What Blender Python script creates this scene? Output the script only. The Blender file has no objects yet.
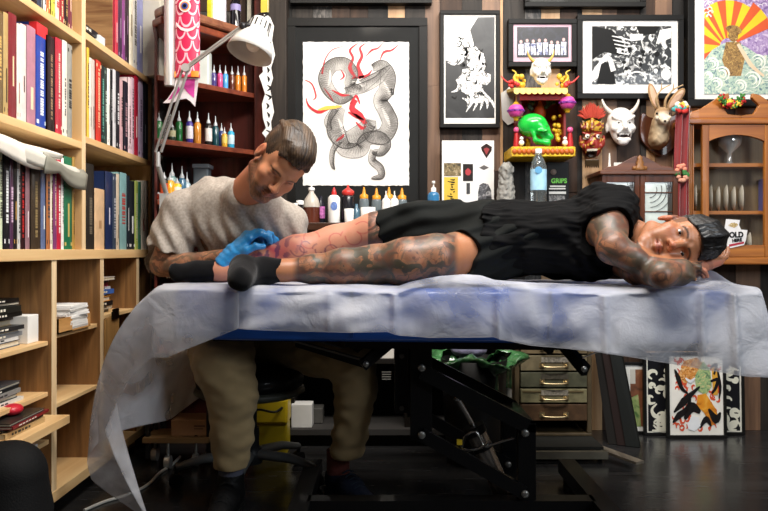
import bpy, bmesh, math, random
import numpy as np
from mathutils import Vector, Matrix, Euler
random.seed(7); np.random.seed(7)
S = bpy.context.scene
C = S.collection
PI = math.pi
# ------------------------------------------------------------------ camera
FPX = 750.0; CZ = 0.86; HOR = 250.0
cam = bpy.data.cameras.new('camera'); cam.sensor_width = 36.0; cam.lens = 36.0*FPX/768.0
cam.shift_y = -(255.5-HOR)/768.0
cam.clip_start = 0.05
cam.dof.use_dof = True; cam.dof.focus_distance = 2.42; cam.dof.aperture_fstop = 16.0
camo = bpy.data.objects.new('camera', cam); C.objects.link(camo)
camo.location = (0, 0, CZ); camo.rotation_euler = (PI/2, 0, 0)
S.camera = camo
# ------------------------------------------------------------------ world, exposure
w = bpy.data.worlds.new('world'); S.world = w; w.use_nodes = True
w.node_tree.nodes['Background'].inputs[0].default_value = (0.75, 0.85, 1.0, 1)
w.node_tree.nodes['Background'].inputs[1].default_value = 0.05
S.view_settings.view_transform = 'Standard'; S.view_settings.look = 'None'
S.view_settings.gamma = 1.0; S.view_settings.use_curve_mapping = False
S.view_settings.exposure = 0.48
# ------------------------------------------------------------------ lights of the room, plus an added fill
def area(name, loc, target, sx, sy, power, col):
    l = bpy.data.lights.new(name, 'AREA'); l.shape = 'RECTANGLE'; l.size = sx; l.size_y = sy
    l.energy = power; l.color = col
    o = bpy.data.objects.new(name, l); C.objects.link(o); o.location = loc
    o.rotation_euler = (Vector(target)-Vector(loc)).to_track_quat('-Z', 'Y').to_euler()
    return o
area('ceiling_light_front', (0.5, 1.75, 2.68), (0.25, 2.65, 0.95), 1.5, 0.5, 58, (1.0, 0.97, 0.94))
area('ceiling_light_back', (0.5, 2.75, 2.64), (0.4, 3.3, 1.0), 2.2, 0.25, 21, (1.0, 0.93, 0.84))
area('fill_light_right', (2.2, 0.4, 1.9), (-0.2, 3.0, 0.9), 1.0, 1.0, 27, (0.86, 0.93, 1.0))  # unseen fill added to brighten the lower half; no window built here
area('shelf_side_light', (-0.1, 1.7, 2.62), (-1.1, 2.6, 1.45), 0.4, 0.4, 12, (1.0, 0.88, 0.72))

# ------------------------------------------------------------------ helpers
def P(px, py, Y):
    """point at depth Y seen at photo pixel (px, py)"""
    return Vector(((px-384.0)/FPX*Y, Y, CZ-(py-HOR)/FPX*Y))
def X_at(px, Y): return (px-384.0)/FPX*Y
def Z_at(py, Y): return CZ-(py-HOR)/FPX*Y

def srgb(h):
    if isinstance(h, str):
        h = h.lstrip('#'); c = [int(h[i:i+2], 16)/255.0 for i in (0, 2, 4)]
    else: c = [v/255.0 for v in h]
    return tuple(((v/12.92) if v <= 0.04045 else ((v+0.055)/1.055)**2.4) for v in c)+(1.0,)

def new_mat(name):
    m = bpy.data.materials.new(name); m.use_nodes = True
    nt = m.node_tree; b = nt.nodes['Principled BSDF']
    return m, nt, b
_mc = {}
def mat(col, rough=0.55, metal=0.0, var=0.12, scale=8.0, bump=0.0, bscale=60.0, coat=0.0, trans=0.0, ior=1.45, alpha=1.0, emit=0.0, sheen=0.0):
    key = (col, rough, metal, var, scale, bump, bscale, coat, trans, alpha, emit, sheen)
    if key in _mc: return _mc[key]
    m, nt, b = new_mat('surface'); c = srgb(col); N = nt.nodes; L = nt.links
    tc = N.new('ShaderNodeTexCoord')
    n = N.new('ShaderNodeTexNoise'); n.inputs['Scale'].default_value = scale; n.inputs['Detail'].default_value = 5
    L.new(tc.outputs['Object'], n.inputs['Vector'])
    r = N.new('ShaderNodeValToRGB')
    r.color_ramp.elements[0].position = 0.3; r.color_ramp.elements[1].position = 0.7
    r.color_ramp.elements[0].color = tuple(max(0, v*(1-var)) for v in c[:3])+(1,)
    r.color_ramp.elements[1].color = tuple(min(1, v*(1+var)) for v in c[:3])+(1,)
    L.new(n.outputs['Fac'], r.inputs['Fac']); L.new(r.outputs['Color'], b.inputs['Base Color'])
    b.inputs['Roughness'].default_value = rough; b.inputs['Metallic'].default_value = metal
    b.inputs['Coat Weight'].default_value = coat; b.inputs['Coat Roughness'].default_value = 0.08
    b.inputs['Transmission Weight'].default_value = trans; b.inputs['IOR'].default_value = ior
    b.inputs['Alpha'].default_value = alpha; b.inputs['Sheen Weight'].default_value = sheen
    if emit: L.new(r.outputs['Color'], b.inputs['Emission Color']); b.inputs['Emission Strength'].default_value = emit
    if bump:
        n2 = N.new('ShaderNodeTexNoise'); n2.inputs['Scale'].default_value = bscale; n2.inputs['Detail'].default_value = 4
        L.new(tc.outputs['Object'], n2.inputs['Vector'])
        bp = N.new('ShaderNodeBump'); bp.inputs['Strength'].default_value = bump; bp.inputs['Distance'].default_value = 0.01
        L.new(n2.outputs['Fac'], bp.inputs['Height']); L.new(bp.outputs['Normal'], b.inputs['Normal'])
    if max(c[:3]) < .03 and metal < .5: b.inputs['Specular IOR Level'].default_value = .22
    _mc[key] = m; return m
def wood(c1, c2, axis='z', scale=14.0, rough=0.55, coat=0.0, stretch=14.0, contrast=(0.3, 0.7)):
    key = ('wood', c1, c2, axis, scale, rough, coat, stretch, contrast)
    if key in _mc: return _mc[key]
    m, nt, b = new_mat('wood'); N = nt.nodes; L = nt.links
    tc = N.new('ShaderNodeTexCoord'); mp = N.new('ShaderNodeMapping')
    sc = [stretch, stretch, stretch]; sc['xyz'.index(axis)] = 1.0
    mp.inputs['Scale'].default_value = sc
    L.new(tc.outputs['Object'], mp.inputs['Vector'])
    n = N.new('ShaderNodeTexNoise'); n.inputs['Scale'].default_value = scale/stretch*2.2; n.inputs['Detail'].default_value = 7; n.inputs['Distortion'].default_value = 0.6
    L.new(mp.outputs['Vector'], n.inputs['Vector'])
    r = N.new('ShaderNodeValToRGB'); r.color_ramp.elements[0].position = contrast[0]; r.color_ramp.elements[1].position = contrast[1]
    r.color_ramp.elements[0].color = srgb(c1); r.color_ramp.elements[1].color = srgb(c2)
    L.new(n.outputs['Fac'], r.inputs['Fac']); L.new(r.outputs['Color'], b.inputs['Base Color'])
    bp = N.new('ShaderNodeBump'); bp.inputs['Strength'].default_value = 0.25; bp.inputs['Distance'].default_value = 0.003
    L.new(n.outputs['Fac'], bp.inputs['Height']); L.new(bp.outputs['Normal'], b.inputs['Normal'])
    b.inputs['Roughness'].default_value = rough; b.inputs['Coat Weight'].default_value = coat
    if max(srgb(c2)[:3]) < .12: b.inputs['Specular IOR Level'].default_value = .2
    _mc[key] = m; return m
def glass_mat(name='glass', col=(1, 1, 1, 1), refl=0.12, rough=0.02):
    """thin pane: mostly clear, a little mirror"""
    m, nt, b = new_mat(name); N = nt.nodes; L = nt.links
    t = N.new('ShaderNodeBsdfTransparent'); t.inputs[0].default_value = col
    g = N.new('ShaderNodeBsdfGlossy'); g.inputs['Roughness'].default_value = rough
    mx = N.new('ShaderNodeMixShader'); mx.inputs[0].default_value = refl
    L.new(t.outputs[0], mx.inputs[1]); L.new(g.outputs[0], mx.inputs[2])
    L.new(mx.outputs[0], N['Material Output'].inputs['Surface']); return m

WM = {}
def tag(o, label=None, cat=None, group=None, kind=None):
    if label: o['label'] = label
    if cat: o['category'] = cat
    if group: o['group'] = group
    if kind: o['kind'] = kind
    return o
def thing(name, label, cat, loc=(0, 0, 0), rotz=0.0, group=None):
    o = bpy.data.objects.new(name, None); C.objects.link(o); o.empty_display_size = 0.05
    o.location = loc; o.rotation_euler = (0, 0, rotz)
    WM[o.name] = Matrix.Translation(Vector(loc)) @ Matrix.Rotation(rotz, 4, 'Z')
    return tag(o, label, cat, group)
def dup(root, loc, rotz=None, label=None, group=None):
    r = root.copy(); C.objects.link(r); r.location = loc
    if rotz is not None: r.rotation_euler = (0, 0, rotz)
    if label: r['label'] = label
    if group: r['group'] = group
    WM[r.name] = Matrix.Translation(Vector(loc)) @ Matrix.Rotation(r.rotation_euler[2], 4, 'Z')
    for ch in list(root.children):
        c = ch.copy(); C.objects.link(c); c.parent = r; WM[c.name] = WM[r.name]
        for g in list(ch.children):
            d = g.copy(); C.objects.link(d); d.parent = c; WM[d.name] = WM[r.name]
    return r
def shift_origin(me, m):
    me.transform(m)

class MB:
    """mesh builder: world or local coordinates, several materials"""
    def __init__(s): s.v = []; s.f = []; s.mi = []; s.m = 0; s.sm = []; s.smooth = False
    def mi_set(s, i): s.m = i; return s
    def add(s, vs, fs, smooth=None):
        o = len(s.v); s.v += [tuple(v) for v in vs]
        for f in fs:
            s.f.append(tuple(i+o for i in f)); s.mi.append(s.m); s.sm.append(s.smooth if smooth is None else smooth)
        return s
    def box(s, lo, hi, M=None):
        x0, y0, z0 = lo; x1, y1, z1 = hi
        vs = [Vector(p) for p in ((x0,y0,z0),(x1,y0,z0),(x1,y1,z0),(x0,y1,z0),(x0,y0,z1),(x1,y0,z1),(x1,y1,z1),(x0,y1,z1))]
        if M is not None: vs = [M @ v for v in vs]
        return s.add(vs, [(0,3,2,1),(4,5,6,7),(0,1,5,4),(1,2,6,5),(2,3,7,6),(3,0,4,7)], False)
    def beam(s, a, b, w, h, up=(0, 0, 1)):
        a = Vector(a); b = Vector(b); d = (b-a); L = d.length; d.normalize(); up = Vector(up)
        if abs(d.dot(up)) > 0.98: up = Vector((0, 1, 0))
        x = d.cross(up).normalized(); z = x.cross(d).normalized()
        M = Matrix(((x[0],d[0],z[0],a[0]),(x[1],d[1],z[1],a[1]),(x[2],d[2],z[2],a[2]),(0,0,0,1)))
        return s.box((-w/2, 0, -h/2), (w/2, L, h/2), M)
    def quad(s, a, b, c, d): return s.add([a, b, c, d], [(0, 1, 2, 3)], False)
    def tube(s, pts, r, n=12, cap=True, flat=(1, 1), closed=False):
        pts = [Vector(p) for p in pts]; k = len(pts)
        rs = r if isinstance(r, (list, tuple)) else [r]*k
        rings = []; ref = None
        for i, p in enumerate(pts):
            if closed: t = pts[(i+1) % k]-pts[i-1]
            else: t = pts[min(i+1, k-1)]-pts[max(i-1, 0)]
            t = t.normalized() if t.length > 1e-9 else Vector((0, 0, 1))
            if ref is None:
                ref = Vector((0, 0, 1)) if abs(t.z) < 0.9 else Vector((0, 1, 0))
            x = t.cross(ref); x = x.normalized() if x.length > 1e-6 else Vector((1, 0, 0))
            y = x.cross(t).normalized(); ref = y
            rings.append([p+x*math.cos(2*PI*j/n)*rs[i]*flat[0]+y*math.sin(2*PI*j/n)*rs[i]*flat[1] for j in range(n)])
        vs = [v for rg in rings for v in rg]; fs = []
        for i in range(k if closed else k-1):
            a = i*n; b = ((i+1) % k)*n
            for j in range(n): fs.append((a+j, a+(j+1) % n, b+(j+1) % n, b+j))
        s.add(vs, fs, True)
        if cap and not closed:
            s.add(rings[0], [tuple(range(n))[::-1]], False); s.add(rings[-1], [tuple(range(n))], False)
        return s
    def cyl(s, a, b, r, r2=None, n=20, cap=True): return s.tube([a, b], [r, r if r2 is None else r2], n, cap)
    def lathe(s, c, prof, n=24, axis=None, cap=True, squash=1.0):
        """prof: list of (radius, height) along axis from c"""
        c = Vector(c); R = Matrix.Identity(3)
        if axis is not None: R = Vector(axis).to_track_quat('Z', 'Y').to_matrix()
        vs = []; fs = []
        for (r, h) in prof:
            for j in range(n):
                t = 2*PI*j/n; vs.append(c+R @ Vector((r*math.cos(t), r*math.sin(t)*squash, h)))
        for i in range(len(prof)-1):
            for j in range(n): fs.append((i*n+j, i*n+(j+1) % n, (i+1)*n+(j+1) % n, (i+1)*n+j))
        s.add(vs, fs, True)
        if cap:
            if prof[0][0] > 1e-5: s.add(vs[:n], [tuple(range(n))[::-1]], False)
            if prof[-1][0] > 1e-5: s.add(vs[-n:], [tuple(range(n))], False)
        return s
    def prism(s, pts, d):
        """closed outline pts (3D, planar) extruded by vector d"""
        pts = [Vector(p) for p in pts]; d = Vector(d); n = len(pts)
        vs = pts+[p+d for p in pts]
        fs = [tuple(range(n))[::-1], tuple(range(n, 2*n))]+[(i, (i+1) % n, (i+1) % n+n, i+n) for i in range(n)]
        return s.add(vs, fs, False)
    def ball(s, c, r, n=14, R=None):
        c = Vector(c); r = Vector(r if isinstance(r, (tuple, list, Vector)) else (r, r, r)); vs = []; fs = []; m = n//2+1
        for i in range(m+1):
            a = PI*i/m
            for j in range(n):
                t = 2*PI*j/n; p = Vector((r[0]*math.sin(a)*math.cos(t), r[1]*math.sin(a)*math.sin(t), r[2]*math.cos(a)))
                vs.append(c+(R @ p if R is not None else p))
        for i in range(m):
            for j in range(n): fs.append((i*n+j, (i+1)*n+j, (i+1)*n+(j+1) % n, i*n+(j+1) % n))
        return s.add(vs, fs, True)
    def grid(s, F, nu, nv, smooth=True):
        vs = [F(i/nu, j/nv) for i in range(nu+1) for j in range(nv+1)]
        fs = [(i*(nv+1)+j, (i+1)*(nv+1)+j, (i+1)*(nv+1)+j+1, i*(nv+1)+j+1) for i in range(nu) for j in range(nv)]
        return s.add(vs, fs, smooth)
    def build(s, name, mats, parent=None, world=True, bevel=0.0, kind=None, weld=False, solid=0.0):
        if not isinstance(mats, (list, tuple)): mats = [mats]
        me = bpy.data.meshes.new(name); me.from_pydata(s.v, [], s.f)
        me.polygons.foreach_set('material_index', s.mi); me.polygons.foreach_set('use_smooth', s.sm)
        for m in mats: me.materials.append(m)
        bm = bmesh.new(); bm.from_mesh(me)
        if weld: bmesh.ops.remove_doubles(bm, verts=bm.verts, dist=1e-5)
        bmesh.ops.recalc_face_normals(bm, faces=bm.faces); bm.to_mesh(me); bm.free()
        o = bpy.data.objects.new(name, me); C.objects.link(o)
        place(o, me, parent, world)
        if solid: md = o.modifiers.new('thickness', 'SOLIDIFY'); md.thickness = solid; md.offset = 0
        if bevel: 
            md = o.modifiers.new('bevel', 'BEVEL'); md.width = bevel; md.segments = 2; md.limit_method = 'ANGLE'; md.angle_limit = 0.7
        if kind: o['kind'] = kind
        me.update(); return o
def place(o, me, parent, world=True):
    if parent is None:
        co = np.empty(len(me.vertices)*3); me.vertices.foreach_get('co', co); co = co.reshape(-1, 3)
        b = Vector(((co[:, 0].min()+co[:, 0].max())/2, (co[:, 1].min()+co[:, 1].max())/2, co[:, 2].min()))
        me.transform(Matrix.Translation(-b)); o.location = b; WM[o.name] = Matrix.Translation(b)
    else:
        o.parent = parent; WM[o.name] = WM[parent.name]
        if world: me.transform(WM[parent.name].inverted())
def struct(name, mb, mats, **k):
    o = mb.build(name, mats, **k); o['kind'] = 'structure'; return o
_font = {}
def text(name, body, size, M, material, parent, depth=0.0008, squeeze=1.0, bold=0.0):
    cu = bpy.data.curves.new(name, 'FONT'); cu.body = body; cu.size = size; cu.extrude = depth
    cu.align_x = 'CENTER'; cu.align_y = 'CENTER'; cu.offset = bold
    tmp = bpy.data.objects.new('tmp', cu); C.objects.link(tmp)
    dg = bpy.context.evaluated_depsgraph_get(); me = bpy.data.meshes.new_from_object(tmp.evaluated_get(dg))
    bpy.data.objects.remove(tmp); bpy.data.curves.remove(cu)
    me.transform(Matrix.Diagonal((squeeze, 1, 1, 1))); me.transform(M)
    me.materials.clear(); me.materials.append(material)
    o = bpy.data.objects.new(name, me); C.objects.link(o); place(o, me, parent, True); return o
def face_cam(loc, roll=0.0):   # text lying in the XZ plane, facing -Y
    return Matrix.Translation(Vector(loc)) @ Matrix.Rotation(PI/2, 4, 'X') @ Matrix.Rotation(roll, 4, 'Z')
def catmull(pts, n=6, closed=False):
    pts = [tuple(p) for p in pts]; out = []; k = len(pts)
    A = np.array(pts, float)
    rng = range(k) if closed else range(k-1)
    for i in rng:
        if closed: p0, p1, p2, p3 = A[(i-1) % k], A[i], A[(i+1) % k], A[(i+2) % k]
        else: p0, p1, p2, p3 = A[max(i-1, 0)], A[i], A[i+1], A[min(i+2, k-1)]
        for j in range(n):
            t = j/n
            out.append(tuple(0.5*((2*p1)+(-p0+p2)*t+(2*p0-5*p1+4*p2-p3)*t*t+(-p0+3*p1-3*p2+p3)*t**3)))
    if not closed: out.append(tuple(A[-1]))
    return out
# ------------------------------------------------------------------ smooth-surface modeller (distance field -> quad mesh)
def vec(p): return np.array(tuple(p), dtype=np.float32)
class Field:
    def __init__(s, lo, hi, h):
        s.h = h; s.lo = vec(lo); n = np.ceil((vec(hi)-s.lo)/h).astype(int)+1; s.n = n
        s.F = np.full(tuple(n), 0.5, np.float32)
    def sub(s, lo, hi):
        a = np.clip(np.floor((lo-s.lo)/s.h).astype(int), 0, s.n); b = np.clip(np.ceil((hi-s.lo)/s.h).astype(int)+1, 0, s.n)
        if np.any(b <= a): return None
        ax = [s.lo[i]+np.arange(a[i], b[i], dtype=np.float32)*s.h for i in range(3)]
        X = ax[0][:, None, None]; Y = ax[1][None, :, None]; Z = ax[2][None, None, :]
        return (slice(a[0], b[0]), slice(a[1], b[1]), slice(a[2], b[2])), X, Y, Z
    def apply(s, lo, hi, fn, k, op='add'):
        m = k+3*s.h+(0.006 if op == 'add' else 0.04)
        r = s.sub(lo-m, hi+m)
        if r is None: return s
        sl, X, Y, Z = r; d = fn(X, Y, Z); A = s.F[sl]
        if op == 'add':
            h = np.maximum(k-np.abs(A-d), 0)/max(k, 1e-6); s.F[sl] = np.minimum(A, d)-h*h*k*0.25
        elif op == 'cut':
            d = -d; h = np.maximum(k-np.abs(A-d), 0)/max(k, 1e-6); s.F[sl] = np.maximum(A, d)+h*h*k*0.25
        return s
    def cone(s, a, b, ra, rb, k=0.01, op='add'):
        a = vec(a); b = vec(b); ab = b-a; L2 = float(ab@ab)+1e-9; R = max(ra, rb)
        def fn(X, Y, Z):
            x, y, z = X-a[0], Y-a[1], Z-a[2]
            t = np.clip((x*ab[0]+y*ab[1]+z*ab[2])/L2, 0, 1)
            return np.sqrt((x-t*ab[0])**2+(y-t*ab[1])**2+(z-t*ab[2])**2)-(ra+(rb-ra)*t)
        return s.apply(np.minimum(a, b)-R, np.maximum(a, b)+R, fn, k, op)
    def chain(s, pts, rs, k=0.015, op='add'):
        for i in range(len(pts)-1): s.cone(pts[i], pts[i+1], rs[i], rs[i+1], k, op)
        return s
    def ell(s, c, r, R=None, k=0.015, op='add'):
        c = vec(c); r = vec(r); R = np.eye(3, dtype=np.float32) if R is None else np.array(R, dtype=np.float32)   # columns = local axes
        mr = float(r.max()); mn = float(r.min())
        def fn(X, Y, Z):
            x, y, z = X-c[0], Y-c[1], Z-c[2]
            u = [(x*R[0, i]+y*R[1, i]+z*R[2, i]) for i in range(3)]
            k0 = np.sqrt(sum((u[i]/r[i])**2 for i in range(3))); k1 = np.sqrt(sum((u[i]/(r[i]**2))**2 for i in range(3)))
            return np.where(k0 < 0.15, -mn*0.85, k0*(k0-1)/np.maximum(k1, 1e-6))
        return s.apply(c-mr, c+mr, fn, k, op)
    def slab(s, a, b, r1a, r1b, r2a, r2b, axis1, k=0.02, op='add'):
        """tapering limb with an oval section: r1 along axis1, r2 across"""
        a = vec(a); b = vec(b); ab = b-a; L = float(np.sqrt(ab@ab)); d = ab/L
        u = vec(axis1); u = u-d*(u@d); u /= np.sqrt(u@u); w_ = np.cross(d, u); R = max(r1a, r1b, r2a, r2b)
        def fn(X, Y, Z):
            x, y, z = X-a[0], Y-a[1], Z-a[2]
            q = x*d[0]+y*d[1]+z*d[2]; t = np.clip(q/L, 0, 1); e = q-t*L
            ru = r1a+(r1b-r1a)*t; rw = r2a+(r2b-r2a)*t; mn = np.minimum(ru, rw)
            du = (x*u[0]+y*u[1]+z*u[2])/ru; dw = (x*w_[0]+y*w_[1]+z*w_[2])/rw; de = e/mn
            return (np.sqrt(du*du+dw*dw+de*de)-1)*mn
        return s.apply(np.minimum(a, b)-R, np.maximum(a, b)+R, fn, k, op)
    def plane(s, p, n, k=0.004):
        """keep the side the normal points away from"""
        p = vec(p); n = vec(n); n = n/np.sqrt(n@n)
        sl, X, Y, Z = s.sub(s.lo-1, s.lo+s.n*s.h+1)
        d = (X-p[0])*n[0]+(Y-p[1])*n[1]+(Z-p[2])*n[2]
        h = np.maximum(k-np.abs(s.F-d), 0)/k; s.F = np.maximum(s.F, d)+h*h*k*0.25
        return s
    def cutplane_local(s, p, n, c, rad, k=0.004):
        """plane cut that only acts within rad of c"""
        p = vec(p); n = vec(n); n = n/np.sqrt(n@n); c = vec(c)
        r = s.sub(c-rad, c+rad)
        if r is None: return s
        sl, X, Y, Z = r
        d = (X-p[0])*n[0]+(Y-p[1])*n[1]+(Z-p[2])*n[2]
        dist = np.sqrt((X-c[0])**2+(Y-c[1])**2+(Z-c[2])**2)-rad
        d = np.where(dist < 0, d, -1.0)
        s.F[sl] = np.maximum(s.F[sl], d); return s
    def disp(s, fn, band=0.03):
        sl, X, Y, Z = s.sub(s.lo-1, s.lo+s.n*s.h+1)
        m = np.abs(s.F) < band
        idx = np.nonzero(m)
        x = s.lo[0]+idx[0]*s.h; y = s.lo[1]+idx[1]*s.h; z = s.lo[2]+idx[2]*s.h
        s.F[idx] += fn(x, y, z).astype(np.float32); return s
    def mesh(s):
        F = s.F; n = s.n; inside = F < 0
        cx = np.zeros(tuple(n-1), np.int8)
        for dx in (0, 1):
            for dy in (0, 1):
                for dz in (0, 1): cx += inside[dx:n[0]-1+dx, dy:n[1]-1+dy, dz:n[2]-1+dz]
        act = (cx > 0) & (cx < 8); I, J, K = np.nonzero(act); nv = len(I)
        idm = np.full(tuple(n-1), -1, np.int32); idm[I, J, K] = np.arange(nv)
        acc = np.zeros((nv, 3)); cnt = np.zeros(nv)
        corners = [(a, b, c) for a in (0, 1) for b in (0, 1) for c in (0, 1)]
        for c0 in corners:
            for ax in range(3):
                if c0[ax] == 1: continue
                c1 = list(c0); c1[ax] = 1
                f0 = F[I+c0[0], J+c0[1], K+c0[2]]; f1 = F[I+c1[0], J+c1[1], K+c1[2]]
                m = (f0 < 0) != (f1 < 0); t = np.where(m, f0/np.where(m, f0-f1, 1), 0)
                p = np.array(c0, float)[None, :].repeat(nv, 0); p[:, ax] += t
                acc[m] += p[m]; cnt[m] += 1
        V = (np.stack([I, J, K], 1)+acc/np.maximum(cnt, 1)[:, None])*s.h+s.lo[None, :]
        faces = []
        for ax in range(3):
            b, c = [(1, 2), (2, 0), (0, 1)][ax]
            sl0 = [slice(None)]*3; sl1 = [slice(None)]*3; sl0[ax] = slice(0, -1); sl1[ax] = slice(1, None)
            a0 = inside[tuple(sl0)]; a1 = inside[tuple(sl1)]
            E = np.nonzero(a0 != a1); flip = a0[E]
            e = np.stack(E, 1); ok = (e[:, b] > 0) & (e[:, c] > 0) & (e[:, b] < n[b]-1) & (e[:, c] < n[c]-1)
            e = e[ok]; flip = flip[ok]
            q = []
            for (db, dc) in ((-1, -1), (0, -1), (0, 0), (-1, 0)):
                g = e.copy(); g[:, b] += db; g[:, c] += dc; q.append(idm[g[:, 0], g[:, 1], g[:, 2]])
            q = np.stack(q, 1); q[~flip] = q[~flip][:, ::-1]; faces.append(q)
        return V, np.concatenate(faces, 0)
def vnoise(x, y, z, sc, seed=0):
    """cheap smooth noise from warped sines, about -1..1"""
    r = np.random.RandomState(seed); o = 0
    for i in range(5):
        k = r.randn(3); k /= np.linalg.norm(k); ph = r.rand()*6.28; f = sc*(0.7+0.8*r.rand())
        o = o+np.sin((x*k[0]+y*k[1]+z*k[2])*f+ph+1.3*np.sin((x*k[2]-y*k[0]+z*k[1])*f*0.6+ph*2))
    return o/2.6
def field_obj(name, fld, mats, parent, colfn=None, inkfn=None, smooth_it=2):
    V, Q = fld.mesh()
    # light Laplacian smoothing
    if smooth_it:
        E = np.concatenate([Q[:, [0, 1]], Q[:, [1, 2]], Q[:, [2, 3]], Q[:, [3, 0]]], 0)
        deg = np.bincount(E.ravel(), minlength=len(V)).astype(float)
        for _ in range(smooth_it):
            A = np.zeros_like(V)
            for c in range(3):
                A[:, c] = np.bincount(E[:, 0], V[E[:, 1], c], len(V))+np.bincount(E[:, 1], V[E[:, 0], c], len(V))
            V = V*0.5+0.5*A/np.maximum(deg, 1)[:, None]
    me = bpy.data.meshes.new(name); me.vertices.add(len(V)); me.vertices.foreach_set('co', V.ravel())
    me.loops.add(len(Q)*4); me.loops.foreach_set('vertex_index', Q.ravel().astype(np.int32))
    me.polygons.add(len(Q)); me.polygons.foreach_set('loop_start', np.arange(0, len(Q)*4, 4, dtype=np.int32))
    me.polygons.foreach_set('loop_total', np.full(len(Q), 4, np.int32))
    me.update(calc_edges=True); me.validate()
    me.polygons.foreach_set('use_smooth', np.ones(len(me.polygons), bool))
    if colfn is not None:
        col = colfn(V[:, 0], V[:, 1], V[:, 2]); a = me.color_attributes.new('Col', 'FLOAT_COLOR', 'POINT')
        a.data.foreach_set('color', np.concatenate([col, np.ones((len(V), 1))], 1).astype(np.float32).ravel())
    if inkfn is not None:
        ink = inkfn(V[:, 0], V[:, 1], V[:, 2]); a = me.attributes.new('ink', 'FLOAT', 'POINT')
        a.data.foreach_set('value', ink.astype(np.float32))
    for m in (mats if isinstance(mats, (list, tuple)) else [mats]): me.materials.append(m)
    o = bpy.data.objects.new(name, me); C.objects.link(o); place(o, me, parent, True); return o

def hand(f, wrist, fwd, palm_n, thumb, s=1.0, curl=(0.5, 0.5, 0.5, 0.5), thumb_curl=0.4, infl=0.0, k=0.006, spread=0.06):
    """wrist: wrist centre, fwd: towards the fingers, palm_n: out of the palm, thumb: side of the thumb"""
    F_ = vec(fwd); F_ /= np.linalg.norm(F_); N_ = vec(palm_n); N_ -= F_*(N_@F_); N_ /= np.linalg.norm(N_)
    T_ = np.cross(N_, F_); T_ *= np.sign(T_@vec(thumb)); W = vec(wrist)
    g = lambda a, b, c: W+(F_*a+T_*b+N_*c)*s       # forward, thumb side, palm side
    R = lambda r: r*s+infl
    for b, e in ((0.028, 0.030), (0.010, 0.010), (-0.010, -0.010), (-0.026, -0.028)):
        f.cone(g(0.0, b*0.65, 0), g(0.085, e, 0), R(0.017), R(0.0145), k+0.008)
    lens = ((0.042, 0.026, 0.021), (0.047, 0.030, 0.022), (0.043, 0.027, 0.021), (0.033, 0.021, 0.019))
    for i, bt in enumerate((0.031, 0.0105, -0.010, -0.0295)):
        a = 0.0; p = g(0.088, bt, -0.002); sp = (1.5-i)*spread
        for j, L in enumerate(lens[i]):
            a += curl[i]*(0.75 if j == 0 else 1.0)
            d = (F_*math.cos(a)+N_*math.sin(a)); d = d+T_*sp*math.cos(a); d /= np.linalg.norm(d)
            q = p+d*L*s; r0 = (0.0098, 0.0090, 0.0080, 0.0070)[j]; r1 = (0.0098, 0.0090, 0.0080, 0.0070)[j+1]
            if i == 3: r0 *= 0.88; r1 *= 0.88
            f.cone(p, q, R(r0), R(r1), k); p = q
    p0 = g(0.018, 0.022, 0.006); p1 = g(0.050, 0.048, 0.016)
    a = thumb_curl; d1 = F_*math.cos(a)*0.9+T_*(0.45-0.5*a)+N_*math.sin(a)*0.8; d1 /= np.linalg.norm(d1)
    d2 = F_*math.cos(a*1.8)+T_*(0.1-0.4*a)+N_*math.sin(a*1.8); d2 /= np.linalg.norm(d2)
    p2 = p1+d1*0.034*s; p3 = p2+d2*0.026*s
    f.cone(p0, p1, R(0.017), R(0.0125), k+0.006); f.cone(p1, p2, R(0.0115), R(0.0100), k); f.cone(p2, p3, R(0.0100), R(0.0080), k)

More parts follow.
